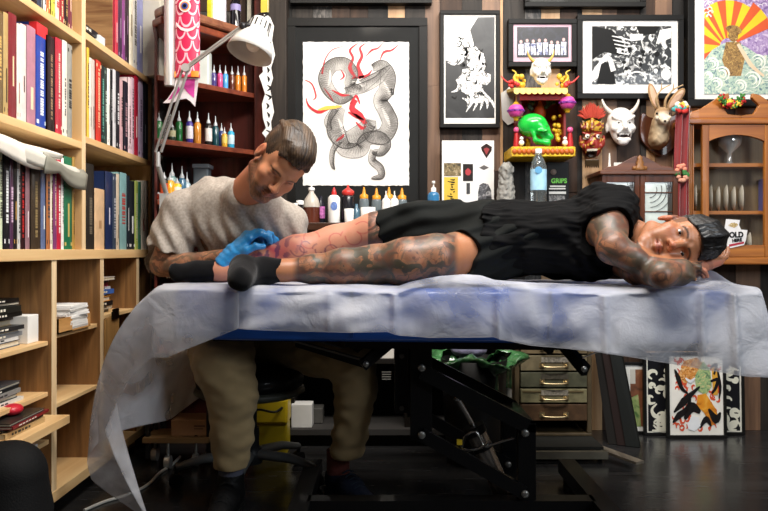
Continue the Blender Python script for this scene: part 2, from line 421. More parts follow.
class Head:
    """head frame: r = the person's right, f = face forward, u = crown"""
    def __init__(s, O, fwd, up, sc=1.0):
        s.O = vec(O); f = vec(fwd); f /= np.linalg.norm(f); u = vec(up); u -= f*(u@f); u /= np.linalg.norm(u)
        s.f = f; s.u = u; s.r = np.cross(f, u); s.s = sc
        s.R = np.stack([s.r, s.f, s.u], 1)
    def w(s, x, y, z): return s.O+(s.r*x+s.f*y+s.u*z)*s.s
    def local(s, X, Y, Z):
        x, y, z = X-s.O[0], Y-s.O[1], Z-s.O[2]
        return [(x*s.R[0, i]+y*s.R[1, i]+z*s.R[2, i])/s.s for i in range(3)]
    def ell(s, F, c, r, k=0.012, op='add'): F.ell(s.w(*c), [v*s.s for v in r], s.R, k, op)
    def cone(s, F, a, b, ra, rb, k=0.008, op='add'): F.cone(s.w(*a), s.w(*b), ra*s.s, rb*s.s, k, op)
    def sculpt(s, F, jaw=1.0, lids=0.5, heavy=0.0):
        s.ell(F, (0, -0.018, 0.035), (0.074, 0.095, 0.086), 0.02)
        s.ell(F, (0, 0.030, -0.020), (0.060*jaw, 0.060, 0.078), 0.02)
        s.ell(F, (0, 0.045, 0.045), (0.058, 0.046, 0.048), 0.02)              # forehead
        for q in (-1, 1):
            s.cone(F, (q*0.053*jaw, 0.002, -0.058), (q*0.020, 0.068, -0.098), 0.020, 0.018, 0.022)   # jaw line
            s.ell(F, (q*0.043, 0.058, -0.022), (0.022, 0.024, 0.020), 0.02)   # cheekbone
            s.ell(F, (q*0.030, 0.066, -0.055), (0.022, 0.020, 0.026), 0.02)   # cheek by the mouth
        s.ell(F, (0, 0.074, -0.100), (0.024, 0.019, 0.018), 0.018)            # chin
        for q in (-1, 1):
            s.ell(F, (q*0.032, 0.101, 0.001), (0.019, 0.018, 0.0125), 0.012, 'cut')  # sockets
        s.cone(F, (-0.040, 0.078, 0.024), (-0.012, 0.087, 0.020), 0.008, 0.009, 0.012)
        s.cone(F, (0.040, 0.078, 0.024), (0.012, 0.087, 0.020), 0.008, 0.009, 0.012)
        s.cone(F, (0, 0.088, 0.012), (0, 0.107, -0.024), 0.0075, 0.0105, 0.010)
        s.ell(F, (0, 0.109, -0.030), (0.0115, 0.0115, 0.0095), 0.006)
        for q in (-1, 1):
            s.ell(F, (q*0.0115, 0.098, -0.033), (0.0080, 0.0110, 0.0075), 0.006)
            s.ell(F, (q*0.0065, 0.107, -0.0405), (0.0040, 0.0060, 0.0035), 0.003, 'cut')
        # lips
        s.cone(F, (-0.021, 0.083, -0.0620), (0, 0.0925, -0.0595), 0.0040, 0.0062, 0.006)
        s.cone(F, (0.021, 0.083, -0.0620), (0, 0.0925, -0.0595), 0.0040, 0.0062, 0.006)
        s.cone(F, (-0.017, 0.083, -0.0700), (0, 0.0905, -0.0725), 0.0045, 0.0075, 0.006)
        s.cone(F, (0.017, 0.083, -0.0700), (0, 0.0905, -0.0725), 0.0045, 0.0075, 0.006)
        s.cone(F, (-0.022, 0.0875, -0.0660), (0.022, 0.0875, -0.0660), 0.0018, 0.0018, 0.004, 'cut')
        # lids around the eyeballs
        for q in (-1, 1):
            e = (q*0.032, 0.0725, 0.002)
            s.ell(F, e, (0.0165, 0.0140, 0.0135), 0.005)
            gap = 0.0055*lids
            if lids > 0:
                s.ell(F, (e[0], e[1]+0.011, e[2]-0.001), (0.0130, 0.010, gap), 0.002, 'cut')
        # ears
        for q in (-1, 1):
            s.ell(F, (q*0.0765, -0.008, -0.004), (0.0085, 0.019, 0.031), 0.008)
            s.ell(F, (q*0.0850, -0.004, 0.002), (0.0060, 0.0105, 0.0200), 0.004, 'cut')
            s.ell(F, (q*0.0760, 0.006, -0.014), (0.0070, 0.0060, 0.0060), 0.004)
    def eyes(s, parent, iris):
        me = mat('#e9e4de', rough=0.15, var=0.02, coat=0.5); mi = mat(iris, rough=0.1, var=0.2, scale=400, coat=1.0); mp = mat('#0a0808', rough=0.1, coat=1.0)
        for q in (-1, 1):
            mb = MB(); c = Vector(s.w(q*0.032, 0.0730, 0.0015)); mb.ball(c, 0.0122*s.s, 20, Matrix(s.R.tolist()))
            mb.mi_set(1); f = Vector(s.f)
            mb.lathe(c+f*0.0112*s.s, [(0.0062*s.s, -0.0009), (0.0058*s.s, 0.0004), (0.0032*s.s, 0.0009)], 18, f, cap=False)
            mb.mi_set(2); mb.lathe(c+f*0.0112*s.s, [(0.0033*s.s, 0.0008), (0.0, 0.0012)], 18, f, cap=False)
            mb.build('eye', [me, mi, mp], parent)
# ------------------------------------------------------------------ the room
WALLY = 3.58
def floor_mat():
    m, nt, b = new_mat('floor_boards'); N = nt.nodes; L = nt.links
    tc = N.new('ShaderNodeTexCoord'); mp = N.new('ShaderNodeMapping'); mp.inputs['Scale'].default_value = (1.0, 9.0, 1)
    L.new(tc.outputs['Object'], mp.inputs['Vector'])
    n = N.new('ShaderNodeTexNoise'); n.inputs['Scale'].default_value = 5; n.inputs['Detail'].default_value = 8
    L.new(mp.outputs['Vector'], n.inputs['Vector'])
    br = N.new('ShaderNodeTexBrick'); br.inputs['Scale'].default_value = 1.0; br.inputs['Brick Width'].default_value = 1.6; br.inputs['Row Height'].default_value = 0.115
    br.inputs['Mortar Size'].default_value = 0.0025; br.inputs['Color1'].default_value = (0.017, 0.017, 0.018, 1); br.inputs['Color2'].default_value = (0.028, 0.027, 0.027, 1); br.inputs['Mortar'].default_value = (0.002, 0.002, 0.002, 1)
    L.new(tc.outputs['Object'], br.inputs['Vector'])
    mx = N.new('ShaderNodeMix'); mx.data_type = 'RGBA'; mx.blend_type = 'MULTIPLY'; mx.inputs[0].default_value = 0.6
    r = N.new('ShaderNodeValToRGB'); r.color_ramp.elements[0].position = 0.3; r.color_ramp.elements[1].position = 0.75; r.color_ramp.elements[0].color = (0.45, 0.45, 0.45, 1); r.color_ramp.elements[1].color = (1.6, 1.55, 1.5, 1)
    L.new(n.outputs['Fac'], r.inputs['Fac']); L.new(br.outputs['Color'], mx.inputs[6]); L.new(r.outputs['Color'], mx.inputs[7])
    L.new(mx.outputs[2], b.inputs['Base Color'])
    r2 = N.new('ShaderNodeMapRange'); r2.inputs['To Min'].default_value = 0.14; r2.inputs['To Max'].default_value = 0.34
    L.new(n.outputs['Fac'], r2.inputs['Value']); L.new(r2.outputs['Result'], b.inputs['Roughness'])
    bp = N.new('ShaderNodeBump'); bp.inputs['Strength'].default_value = 0.12; bp.inputs['Distance'].default_value = 0.004
    L.new(n.outputs['Fac'], bp.inputs['Height']); L.new(bp.outputs['Normal'], b.inputs['Normal'])
    return m
XL, XR, YF, ZT = -1.42, 2.7, -1.3, 2.75
struct('floor', MB().box((XL, YF, -0.05), (XR, WALLY+0.1, 0)), floor_mat())
struct('ceiling', MB().box((XL, YF, ZT), (XR, WALLY+0.1, ZT+0.05)), mat('#8d877c', rough=0.9))
struct('wall_left', MB().box((XL-0.05, YF, 0), (XL, WALLY+0.1, ZT)), mat('#4d4338', rough=0.9))
struct('wall_right', MB().box((XR, YF, 0), (XR+0.05, WALLY+0.1, ZT)), mat('#8a8178', rough=0.9))
struct('wall_front', MB().box((XL, YF-0.05, 0), (XR, YF, ZT)), mat('#8a8178', rough=0.9))
# back wall: reclaimed boards of mixed timber
char = wood('#1d1a18', '#3a342f', 'z', 18); dkb = wood('#2a1f19', '#4b382c', 'z', 16); mid = wood('#5a4130', '#86644a', 'z', 14)
tan = wood('#a98057', '#cda980', 'z', 14); pale = wood('#b89a80', '#dcc6ae', 'z', 14); blk = wood('#131211', '#262321', 'z', 14)
spk = wood('#2b2825', '#77706a', 'z', 40, stretch=3, contrast=(0.45, 0.8))
planks = [char, dkb, mid, tan, pale, blk, spk]
seq = [(-80, 6), (240, 1), (264, 5), (292, 0), (313, 6), (332, 1), (350, 2), (368, 5), (388, 3), (405, 0), (425, 2), (440, 1), (462, 0), (482, 2), (500, 3), (503, 0), (525, 6), (541, 3), (560, 1), (577, 0), (582, 3), (602, 2), (617, 1), (640, 0), (646, 3), (655, 2), (672, 3), (690, 4), (712, 1), (735, 2), (760, 0), (790, 3), (815, 1), (850, 2), (880, 0), (920, 1), (1000, 0)]
mb = MB()
for i in range(len(seq)-1):
    x0 = X_at(seq[i][0], WALLY); x1 = X_at(seq[i+1][0], WALLY); x0 = max(x0, XL)
    if x1 <= x0 or x0 > XR: continue
    x1 = min(x1, XR); rr = random.Random(i); zs = [0.0]
    while zs[-1] < ZT: zs.append(min(ZT, zs[-1]+rr.uniform(0.9, 2.2)))
    for j in range(len(zs)-1):
        m = seq[i][1] if (Z_at(60, WALLY) > zs[j] and (zs[j+1] > 1.3)) else rr.choice([0, 1, 1, 2, 5])
        mb.mi_set(m); mb.box((x0+0.0008, WALLY-rr.uniform(0, 0.006), zs[j]+0.0008), (x1-0.0008, WALLY+0.1, zs[j+1]-0.0008))
struct('wall_back', mb, planks)

# ------------------------------------------------------------------ bookcase
BX = -1.045; BB = -1.37
ply = wood('#c79a63', '#e6c08a', 'z', 9, rough=0.5); plyx = wood('#cfa36c', '#ecc993', 'y', 9, rough=0.5)
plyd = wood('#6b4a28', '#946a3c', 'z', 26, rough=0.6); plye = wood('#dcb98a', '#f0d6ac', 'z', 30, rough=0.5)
bc = thing('bookcase', 'tall pale plywood bookcase along the left side, packed with books above and papers below', 'bookcase', ((BX+BB)/2, 2.6, 0))
def board(name, lo, hi, m, parent=bc, bevel=0.0015): return MB().box(lo, hi).build(name, m, parent, bevel=bevel)
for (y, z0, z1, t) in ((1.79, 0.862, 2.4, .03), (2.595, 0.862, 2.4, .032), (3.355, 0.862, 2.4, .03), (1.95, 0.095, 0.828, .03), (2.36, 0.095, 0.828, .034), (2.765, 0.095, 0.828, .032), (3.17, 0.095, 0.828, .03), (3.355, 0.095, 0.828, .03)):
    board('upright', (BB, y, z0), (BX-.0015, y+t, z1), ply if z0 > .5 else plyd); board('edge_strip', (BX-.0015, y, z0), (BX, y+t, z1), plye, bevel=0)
board('shelf', (BB, 1.79, 0.828), (BX+0.004, 3.385, 0.862), plyx)
board('shelf', (BB, 1.79, 0.060), (BX+0.002, 3.385, 0.095), plyx)
for (y0, y1, z) in ((1.82, 2.595, 1.21), (1.82, 2.595, 1.575), (2.627, 3.355, 1.235), (2.627, 3.355, 1.60)):
    board('shelf', (BB, y0, z), (BX, y1, z+0.024), plyx)
for (y0, y1, z) in ((1.98, 2.36, 0.560), (1.98, 2.36, 0.40), (2.394, 2.765, 0.575), (2.394, 2.765, 0.35), (2.797, 3.17, 0.600)):
    board('shelf', (BB, y0, z), (BX-0.012, y1, z+0.014), plyx)
board('pull_out_shelf', (BX-0.25, 2.0, 0.318), (BX+0.06, 2.352, 0.344), plyx)['label'] = 'pale pull-out board sticking out past the front of the bookcase'
board('top_board', (BB, 1.79, 2.4), (BX, 3.385, 2.43), plyx)
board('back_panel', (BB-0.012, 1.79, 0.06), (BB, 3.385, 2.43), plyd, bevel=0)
for y in (1.9, 3.2): board('plinth_block', (BX-0.12, y, 0), (BX-0.05, y+0.1, 0.06), ply)

# ------------------------------------------------------------------ corner shelf of dark red timber with inks
mah = wood('#2c0f0a', '#54221a', 'z', 12, rough=0.4, coat=0.2); mahx = wood('#5b2416', '#8c4327', 'x', 12, rough=0.35, coat=0.3)
ks = thing('corner_shelf', 'dark red-brown corner shelf unit holding ink bottles behind the seated man', 'shelf', (-0.82, 3.4, 0))
def shelf_poly(z, t=0.022):
    out = [(-0.952, 3.13), (-0.935, 3.10), (-0.60, 3.47), (-0.60, 3.565), (-1.035, 3.565), (-1.035, 3.43)]
    return MB().prism([(x, y, z-t) for x, y in out], (0, 0, t))
for z in (0.42, 0.78, 1.07, 1.322, 1.585): shelf_poly(z).build('shelf', mahx, ks, bevel=0.002)
crown = [(-0.955, 3.12), (-0.90, 3.06), (-0.80, 3.15), (-0.69, 3.30), (-0.60, 3.42), (-0.59, 3.565), (-1.035, 3.565), (-1.035, 3.43)]
MB().prism([(x, y, 1.825) for x, y in crown], (0, 0, 0.040)).build('top_shelf', wood('#6a3c2a', '#9a664a', 'x', 12, rough=0.3, coat=0.3), ks, bevel=0.012)
MB().prism([(x-0.012, y+0.01, 1.79) for x, y in crown], (0, 0, 0.032)).build('moulding', mahx, ks, bevel=0.008)
MB().box((-0.60, 3.46, 0), (-0.545, 3.57, 2.3)).build('post', mah, ks, bevel=0.004)
MB().prism([(-0.955, 3.12, 0), (-0.945, 3.125, 0), (-1.025, 3.43, 0), (-1.035, 3.43, 0)], (0, 0, 1.79)).build('side_panel', mah, ks)
MB().box((-1.035, 3.566, 0.0), (-0.60, 3.572, 1.83)).build('back_panel', mah, ks)
# dark beam with a yellow painted edge
MB().box((-0.535, 3.47, 0), (-0.452, 3.575, 2.75)).build('trim_1', wood('#241f1c', '#3a332d', 'z', 16), None, bevel=0.003)['kind'] = 'structure'
MB().box((-0.565, 3.44, 1.95), (-0.530, 3.455, 2.75)).build('trim_2', mat('#c9b23a', rough=0.5), None)['kind'] = 'structure'

# ------------------------------------------------------------------ workbench along the back wall
bkd = mat('#17130f', rough=0.45, var=0.3); bkt = mat('#241913', rough=0.3, var=0.3, coat=0.3)
wb = thing('workbench', 'low dark workbench along the board wall, bottles standing on its top', 'workbench', (0.05, 3.4, 0))
MB().box((-0.44, 3.27, 0.945), (0.92, 3.56, 0.98)).build('worktop', wood('#2b1a12', '#4a2e20', 'x', 14, rough=0.3, coat=0.3), wb, bevel=0.004)
MB().box((-0.43, 3.30, 0.86), (0.53, 3.55, 0.945)).build('apron', wood('#23130c', '#3d2416', 'x', 14), wb)
for x in (-0.43, 0.09, 0.495): MB().box((x, 3.30, 0.08), (x+0.035, 3.55, 0.86)).build('side_panel', bkd, wb)
MB().box((-0.43, 3.30, 0.36), (0.53, 3.55, 0.38)).build('shelf', mat('#1e1b18', rough=0.5), wb)
MB().box((-0.43, 3.30, 0.56), (0.53, 3.55, 0.575)).build('shelf', mat('#2a2521', rough=0.5), wb)
MB().box((-0.44, 3.26, 0.055), (0.535, 3.55, 0.08)).build('bottom_board', mat('#343230', rough=0.5), wb)
MB().box((-0.44, 3.30, 0.0), (0.53, 3.33, 0.055)).build('plinth', bkd, wb)
MB().box((-0.43, 3.545, 0.08), (0.53, 3.555, 0.86)).build('back_panel', mat('#0d0b0a', rough=0.8), wb)
# ------------------------------------------------------------------ books
page = mat('#d9cdb4', rough=0.8, var=0.08, scale=40)
def book(y0, y1, z0, z1, xs, depth, col, col2, label, group, rnd, lean=0.0):
    """upright book, spine towards +X"""
    mb = MB(); t = y1-y0; g = min(0.0008, t*0.05); y0 += g; y1 -= g; c = 0.0022
    M = Matrix.Translation(Vector((0, (y0+y1)/2, z0))) @ Matrix.Rotation(lean, 4, 'X') @ Matrix.Translation(Vector((0, -(y0+y1)/2, -z0)))
    mb.box((xs-depth, y0, z0), (xs, y0+c, z1), M); mb.box((xs-depth, y1-c, z0), (xs, y1, z1), M)
    n = 5; pts = []
    for i in range(n+1):
        a = PI*i/n; pts.append((xs+0.003*math.sin(a), (y0+y1)/2-(y1-y0)/2*math.cos(a), z0))
    pts = [(xs-0.003, y0, z0)]+pts+[(xs-0.003, y1, z0)]
    mb.prism([M @ Vector(p) for p in pts], M.to_3x3() @ Vector((0, 0, z1-z0)))
    mb.mi_set(1); mb.box((xs-depth+0.004, y0+c, z0+0.003), (xs-0.0035, y1-c, z1-0.003), M)
    mb.mi_set(2); H = z1-z0; xf = xs+0.0032; yc = (y0+y1)/2; hw = t*rnd.uniform(0.10, 0.24)
    z = z0+H*rnd.uniform(0.12, 0.35); ze = z0+H*rnd.uniform(0.6, 0.9)
    if rnd.random() < .42:
        mb.quad(*[M @ Vector(p) for p in ((xf, yc-hw*.6, z), (xf, yc+hw*.6, z), (xf, yc+hw*.6, (z+ze)/2), (xf, yc-hw*.6, (z+ze)/2))]); ze = z
    while z < ze:                                        # the title, running along the spine
        l = rnd.uniform(0.003, 0.009)
        mb.quad(*[M @ Vector(p) for p in ((xf, yc-hw, z), (xf, yc+hw, z), (xf, yc+hw, z+l), (xf, yc-hw, z+l))]); z += l+rnd.choice([.0015, .0015, .0015, .006])
    if rnd.random() < 0.5:
        zz = z0+H*rnd.choice([0.04, 0.06, 0.92]); mb.quad(*[M @ Vector(p) for p in ((xf-.0008, y0+c, zz), (xf-.0008, y1-c, zz), (xf-.0008, y1-c, zz+0.012), (xf-.0008, y0+c, zz+0.012))])
    if 'red band' in label: mb.mi_set(3); mb.box((xs-.02, y0-.0003, z1-.038), (xs+.0034, y1+.0003, z1+.0003), M)
    o = mb.build('book', [mat(col, rough=0.4, var=0.12, scale=30, coat=0.2), page, mat(col2, rough=0.4), mat('#cf2a30', rough=.4)])
    return tag(o, label, 'book', group)
ORD = ['first', 'second', 'third', 'fourth', 'fifth', 'sixth', 'seventh', 'eighth', 'ninth', 'tenth', 'eleventh', 'twelfth', 'thirteenth', 'fourteenth', 'fifteenth', 'sixteenth', 'seventeenth', 'eighteenth', 'nineteenth', 'twentieth']
def book_row(entries, zb, where, group, seed):
    rnd = random.Random(seed)
    for i, (p0, p1, yt, col, desc, col2) in enumerate(entries):
        xs = BX-0.007-rnd.uniform(0, 0.010)
        Y0 = 750*(-xs)/(384-p0); Y1 = min(750*(-xs)/(384-p1), 3.352); Y0 = min(Y0, Y1-.008); z1 = CZ+(HOR-yt)*(Y0+Y1)/2/750
        book(Y0, Y1, zb, z1, xs, rnd.uniform(0.16, 0.21), col, col2, '%s, %s from left, %s' % (desc, ORD[i], where), group, rnd)
book_row([(14, 19, -40, '#3b2e28', 'dark brown book', '#c8a860'), (19, 25, -30, '#b9a58a', 'beige book', '#403020'), (25, 31, -45, '#8796a8', 'blue-grey book', '#f0f0f0'), (31, 37, -35, '#20181a', 'black book', '#d0b070'),
          (37, 43, -38, '#27324a', 'navy book', '#d0d0d0'), (43, 46, -25, '#e8e2d6', 'white book', '#303030'), (46, 51, -30, '#c8683a', 'orange-red book', '#f4e2a0'), (51, 55, -33, '#c9c24a', 'lime yellow book', '#4a3020'),
          (55, 59, -40, '#d9d3c0', 'cream book', '#c03030'), (59, 64, -30, '#a02a2c', 'red book', '#e8d8b0'), (64, 68, -35, '#2a1c1c', 'brown-black book', '#b09050'), (68, 72, -30, '#6b2331', 'wine red book', '#e0c0a0')],
         1.599, 'left bay top shelf', 'books on the left bay top shelf', 1)
book_row([(-12, -5, 10, '#7a6a50', 'khaki book', '#e0c890'), (-5, 3, 12, '#6f5a35', 'mottled brown book', '#caa860'), (3, 8, 13, '#b79a62', 'tan book', '#4a3a20'), (8, 16.5, 14, '#7c2027', 'dark red hardback', '#e8c8a0'), (16.5, 20, 24, '#e6dccb', 'thin cream book', '#803030'), (20, 26.5, 25, '#ead2cc', 'pink-white book with dark title', '#2a2020'),
          (26.5, 35.5, 27, '#b07a8a', 'mauve hardback', '#e8d2b0'), (35.5, 46.5, 25, '#1c3f9c', 'thick blue hardback with red band', '#e9eef8'), (47, 54.5, 37, '#241618', 'black-brown hardback', '#a08060'), (55, 62, 39, '#b5283a', 'crimson hardback', '#f0d0c0'), (62, 67, 41, '#e5ded0', 'ivory paperback', '#505050'), (67, 72, 45, '#8f9088', 'grey spotted paperback', '#202020')],
         1.235, 'left bay middle shelf', 'books on the left bay middle shelf', 2)
book_row([(-14, -8, 150, '#303438', 'charcoal book', '#d0d0d0'), (-8, -2, 150, '#5a3030', 'russet book', '#d0d0d0'), (-2, 3, 151, '#cfd8b8', 'pale green book', '#606050'), (3, 9.5, 151, '#1b1a1f', 'black book with white title', '#e8e8e8'), (9.5, 13, 152, '#4d2848', 'purple book', '#d8b8d0'), (13, 17, 152, '#1e1a1c', 'slim black book', '#d0a050'), (17, 20, 152, '#c7c5c2', 'grey-white booklet', '#303030'), (20, 25, 153, '#2b1518', 'dark book with red foot', '#c02828'), (25, 29.5, 153, '#8c6a72', 'dusty mauve book', '#f0e0e0'),
          (30.5, 40.5, 154, '#3b2f22', 'thick mottled dark brown book', '#8a7650'), (40.5, 46, 154, '#5c6a8c', 'slate blue lettered book', '#e8e8e0'), (46, 50, 157, '#a8683c', 'rust patterned book', '#243040'), (50, 53, 158, '#e2d8c4', 'narrow cream book', '#704020'), (53, 56.5, 160, '#7a3a6a', 'violet book', '#e0c8a0'), (56.5, 61, 160, '#b3203a', 'red book with white emblem', '#f0e8e0'), (61, 63.5, 158, '#e9e6df', 'white booklet', '#606060'),
          (63.5, 72, 157, '#1e6b48', 'green hardback', '#bfa860'), (72, 74.5, 157, '#a8823a', 'ochre book', '#503010')],
         0.862, 'left bay bottom row', 'books on the left bay bottom row', 3)
book_row([(114.5, 118, -30, '#c23a4c', 'pinkish red book', '#f0d0d0'), (118, 122, -30, '#4a3348', 'plum book', '#b090b0'), (122, 125, -35, '#8c4a86', 'violet book', '#e0c0e0'), (125, 129, -32, '#3a2a34', 'dark aubergine book', '#a080a0'), (129, 133, -30, '#f0e6cf', 'cream book', '#8a7a60'), (133, 137, -34, '#dcd9d2', 'white book with grey title', '#505050'),
          (137, 143, -28, '#8e93c6', 'lilac book', '#f0f0f0'), (143, 145, -30, '#d8ddd8', 'thin pale book', '#808080'), (145, 150, -34, '#1c2422', 'black-green book', '#909a90')],
         1.624, 'right bay top shelf', 'books on the right bay top shelf', 4)
book_row([(86.5, 89, 48, '#e2b53a', 'yellow book', '#604010'), (89, 91.5, 58, '#d8d4c8', 'off-white booklet', '#404040'), (91.5, 94.5, 60, '#c9b9b0', 'beige-pink book', '#603030'), (95.5, 101, 61, '#c93426', 'bright red book', '#f2c8a0'), (101, 104, 66, '#1f2b2a', 'black-green book', '#60a090'), (104, 107, 68, '#2b3a35', 'dark green book', '#c0d0c0'), (107, 110, 69, '#eeeae2', 'white book', '#707070'), (110, 112.5, 70, '#1a1a1e', 'thin black book', '#b0b0b0'), (112.5, 116, 70, '#cfcdd0', 'light grey book', '#404040'), (116, 119.5, 72, '#26242a', 'black book with pale title', '#e0e0e0'),
          (119.5, 123.5, 81, '#caa0a4', 'dusty pink book', '#403030'), (123.5, 128, 82, '#2a2530', 'black patterned book', '#b08890'), (128, 131, 78, '#e9cfd2', 'pale pink book', '#803040'), (131, 134, 78, '#d9b8c4', 'rose book', '#505050'), (134, 138, 76, '#b8203a', 'crimson book', '#f0e0d8'), (138, 143, 76, '#c9b7d8', 'lavender book', '#604a70'), (143, 146.5, 75, '#232a3a', 'navy black book', '#c0c8d8'), (146.5, 150, 75, '#16344a', 'petrol blue book', '#a0c8d8')],
         1.259, 'right bay middle shelf', 'books on the right bay middle shelf', 5)
book_row([(86, 94, 164, '#2a2622', 'thick black-brown album', '#6a6050'), (94.2, 104.5, 189, '#d9b48c', 'short beige wooden-looking folder', '#b08860'), (105, 112.5, 172, '#1e2c52', 'navy blue hardback', '#d8d8e8'), (112.5, 116, 174, '#3a4556', 'slate book', '#c0c0c8'), (116, 119.5, 174, '#c8b7a2', 'sand-coloured book', '#504030'), (119.5, 126.5, 173, '#7fa7a8', 'teal and red patterned book', '#b04038'), (126.5, 129.5, 176, '#20272e', 'dark slate book', '#d0d0d0'), (129.5, 134.5, 181, '#23262a', 'black book with white capitals', '#f0f0ea'),
          (134.5, 138, 181, '#b8c86a', 'lime green book', '#e8e8d0'), (138, 141, 182, '#3f7f68', 'sea green book', '#e0e0d0'), (141, 145, 181, '#e3dcd0', 'off-white magazine', '#b03030'), (145, 150, 181, '#efebe4', 'white magazine', '#a0a0a0')],
         0.862, 'right bay bottom row', 'books on the right bay bottom row', 6)
def flat_item(name, cat, x0, x1, y0, y1, z0, z1, col, label, group=None, rot=0.0, pages=True, rnd=random.Random(4)):
    """book, magazine or box lying flat, spine or edge towards +X"""
    mb = MB(); c = Vector(((x0+x1)/2, (y0+y1)/2, 0)); M = Matrix.Translation(c) @ Matrix.Rotation(rot, 4, 'Z') @ Matrix.Translation(-c)
    t = min(0.0025, (z1-z0)*0.2)
    mb.box((x0, y0, z0), (x1, y1, z0+t), M); mb.box((x0, y0, z1-t), (x1, y1, z1), M)
    mb.box((x0, y0, z0+t), (x0+0.003, y1, z1-t), M)
    if rnd.random() < 0.55:
        mb.box((x1-0.003, y0, z0+t), (x1, y1, z1-t), M); mb.mi_set(2); a = y0+(y1-y0)*0.15
        while a < y0+(y1-y0)*0.6:
            l = rnd.uniform(0.008, 0.02); mb.quad(*[M @ Vector(p) for p in ((x1+.0004, a, z0+(z1-z0)*.3), (x1+.0004, a+l, z0+(z1-z0)*.3), (x1+.0004, a+l, z1-(z1-z0)*.3), (x1+.0004, a, z1-(z1-z0)*.3))]); a += l+0.006
    mb.mi_set(1); mb.box((x0+0.003, y0+0.002, z0+t), (x1-0.0032, y1-0.002, z1-t), M)
    lum = int(col[1:3], 16)
    return tag(mb.build(name, [mat(col, rough=0.4, coat=0.2, scale=30), page if pages else mat(col, rough=0.6), mat('#e8e2d0' if lum < 128 else '#303030')]), label, cat, group)
def stack(z, items, x0, x1, y0, y1, where, group, seed):
    rnd = random.Random(seed)
    for i, (th, col, desc) in enumerate(items):
        pos = 'at the bottom of' if i == 0 else ('on top of' if i == len(items)-1 else ORD[i]+' up in')
        flat_item('magazine' if th < 0.012 else 'book', 'magazine' if th < 0.012 else 'book', x0+rnd.uniform(0, .02), x1+rnd.uniform(-0.03, 0.004), y0+rnd.uniform(0, 0.02), y1-rnd.uniform(0, 0.03), z, z+th, col, '%s %s the pile %s' % (desc, pos, where), group, rnd.uniform(-0.05, 0.05), rnd=rnd)
        z += th+0.0004
    return z
# left lower bay: upper pile on shelf
stack(0.5745, [(0.018, '#4c5564', 'grey-blue book'), (0.010, '#d5d6d4', 'white magazine'), (0.012, '#7c8084', 'grey book'), (0.008, '#c8ccd0', 'pale magazine'), (0.012, '#2a2a2c', 'dark magazine'), (0.016, '#cdb68a', 'tan book'), (0.010, '#3a2420', 'brown magazine'), (0.014, '#191816', 'black paperback'), (0.018, '#23231f', 'black book with lime lettering'), (0.010, '#2c2a2a', 'charcoal magazine'), (0.010, '#151515', 'jet black magazine')],
      BX-0.24, BX-0.04, 2.0, 2.27, 'under the left bay', 'pile in the left cubby', 11)
tag(MB().box((BX-0.14, 2.275, 0.5745), (BX-0.035, 2.345, 0.66)).build('paper_block', mat('#e9e6e0', rough=0.8), None, bevel=0.002), 'white block of paper beside the pile in the left cubby', 'paper')
stack(0.4145, [(0.010, '#d8d4ca', 'white magazine'), (0.012, '#2a2a2a', 'black magazine'), (0.012, '#8a8884', 'grey magazine'), (0.010, '#1d1d1e', 'glossy black magazine'), (0.009, '#4a4a4c', 'dark grey magazine')], BX-0.24, BX-0.03, 1.99, 2.25, 'on the second lower shelf', 'pile on the second lower shelf', 12)
stack(0.3445, [(0.016, '#b99a6a', 'tan book'), (0.009, '#20201f', 'black magazine'), (0.008, '#7a1d22', 'dark red magazine'), (0.008, '#2a2522', 'black and white magazine')], BX-0.20, BX+0.03, 2.02, 2.28, 'on the pull-out board', 'pile on the pull-out board', 13)
tag(MB().ball((BX-0.02, 2.15, 0.403), (0.028, 0.035, 0.0165), 14).build('trinket', mat('#c22434', rough=0.35), None), 'small red rounded trinket lying on the pull-out board pile', 'trinket')
stack(0.264, [(0.010, '#e4e0d8', 'white magazine'), (0.010, '#c9482a', 'orange-red magazine'), (0.010, '#b9a074', 'tan magazine')], BX-0.2, BX+0.0, 2.0, 2.30, 'just under the pull-out board', 'pile under the pull-out board', 14)
MB().box((BB, 1.98, 0.25), (BX-0.01, 2.36, 0.264)).build('shelf', plyx, bc)
# middle lower bay: card tray with papers
tr = thing('paper_tray', 'brown cardboard tray full of white papers in the middle lower cubby', 'tray', (BX-0.12, 2.5, 0.589))
MB().box((BX-0.22, 2.41, 0.589), (BX-0.002, 2.415, 0.637)).box((BX-0.22, 2.67, 0.589), (BX-0.002, 2.675, 0.637)).box((BX-0.22, 2.41, 0.589), (BX-0.002, 2.675, 0.593)).box((BX-0.006, 2.41, 0.589), (BX-0.002, 2.52, 0.637)).build('tray', wood('#a8763c', '#c8955a', 'y', 12), tr)
rr = random.Random(5)
for i in range(11):
    z = 0.594+i*0.0072; a = rr.uniform(-0.08, 0.08); c = Vector((BX-0.10, 2.575, 0)); M = Matrix.Translation(c) @ Matrix.Rotation(a, 4, 'Z')
    tag(MB().box((-0.10, -0.075, z), (0.095, 0.09, z+0.0066), M).build('paper_wad', mat('#ece9e4' if i % 4 else '#b8b4ae', rough=0.7), None), 'wad of white paper sheets in the pile of the middle cubby tray', 'paper', 'papers in the middle cubby tray')
cr = MB(); rr = random.Random(9)
c0 = Vector((BX-0.10, 2.45, 0.655))
for i in range(7):
    a = rr.uniform(0, 6.28); q = Vector((math.cos(a), math.sin(a)*0.5, 0)); h = rr.uniform(0.07, 0.12)
    cr.grid(lambda u, v: c0+q*(0.045*(u-0.3))+Vector((0, 0, h*v-0.015+0.01*math.sin(7*u+i)))+Vector((-q.y, q.x, 0))*0.02*math.sin(5*v+i), 5, 5)
tag(cr.build('crumpled_tissue', mat('#f2efe8', rough=0.8), None, solid=0.001), 'crumpled white paper standing in the middle lower cubby', 'paper')
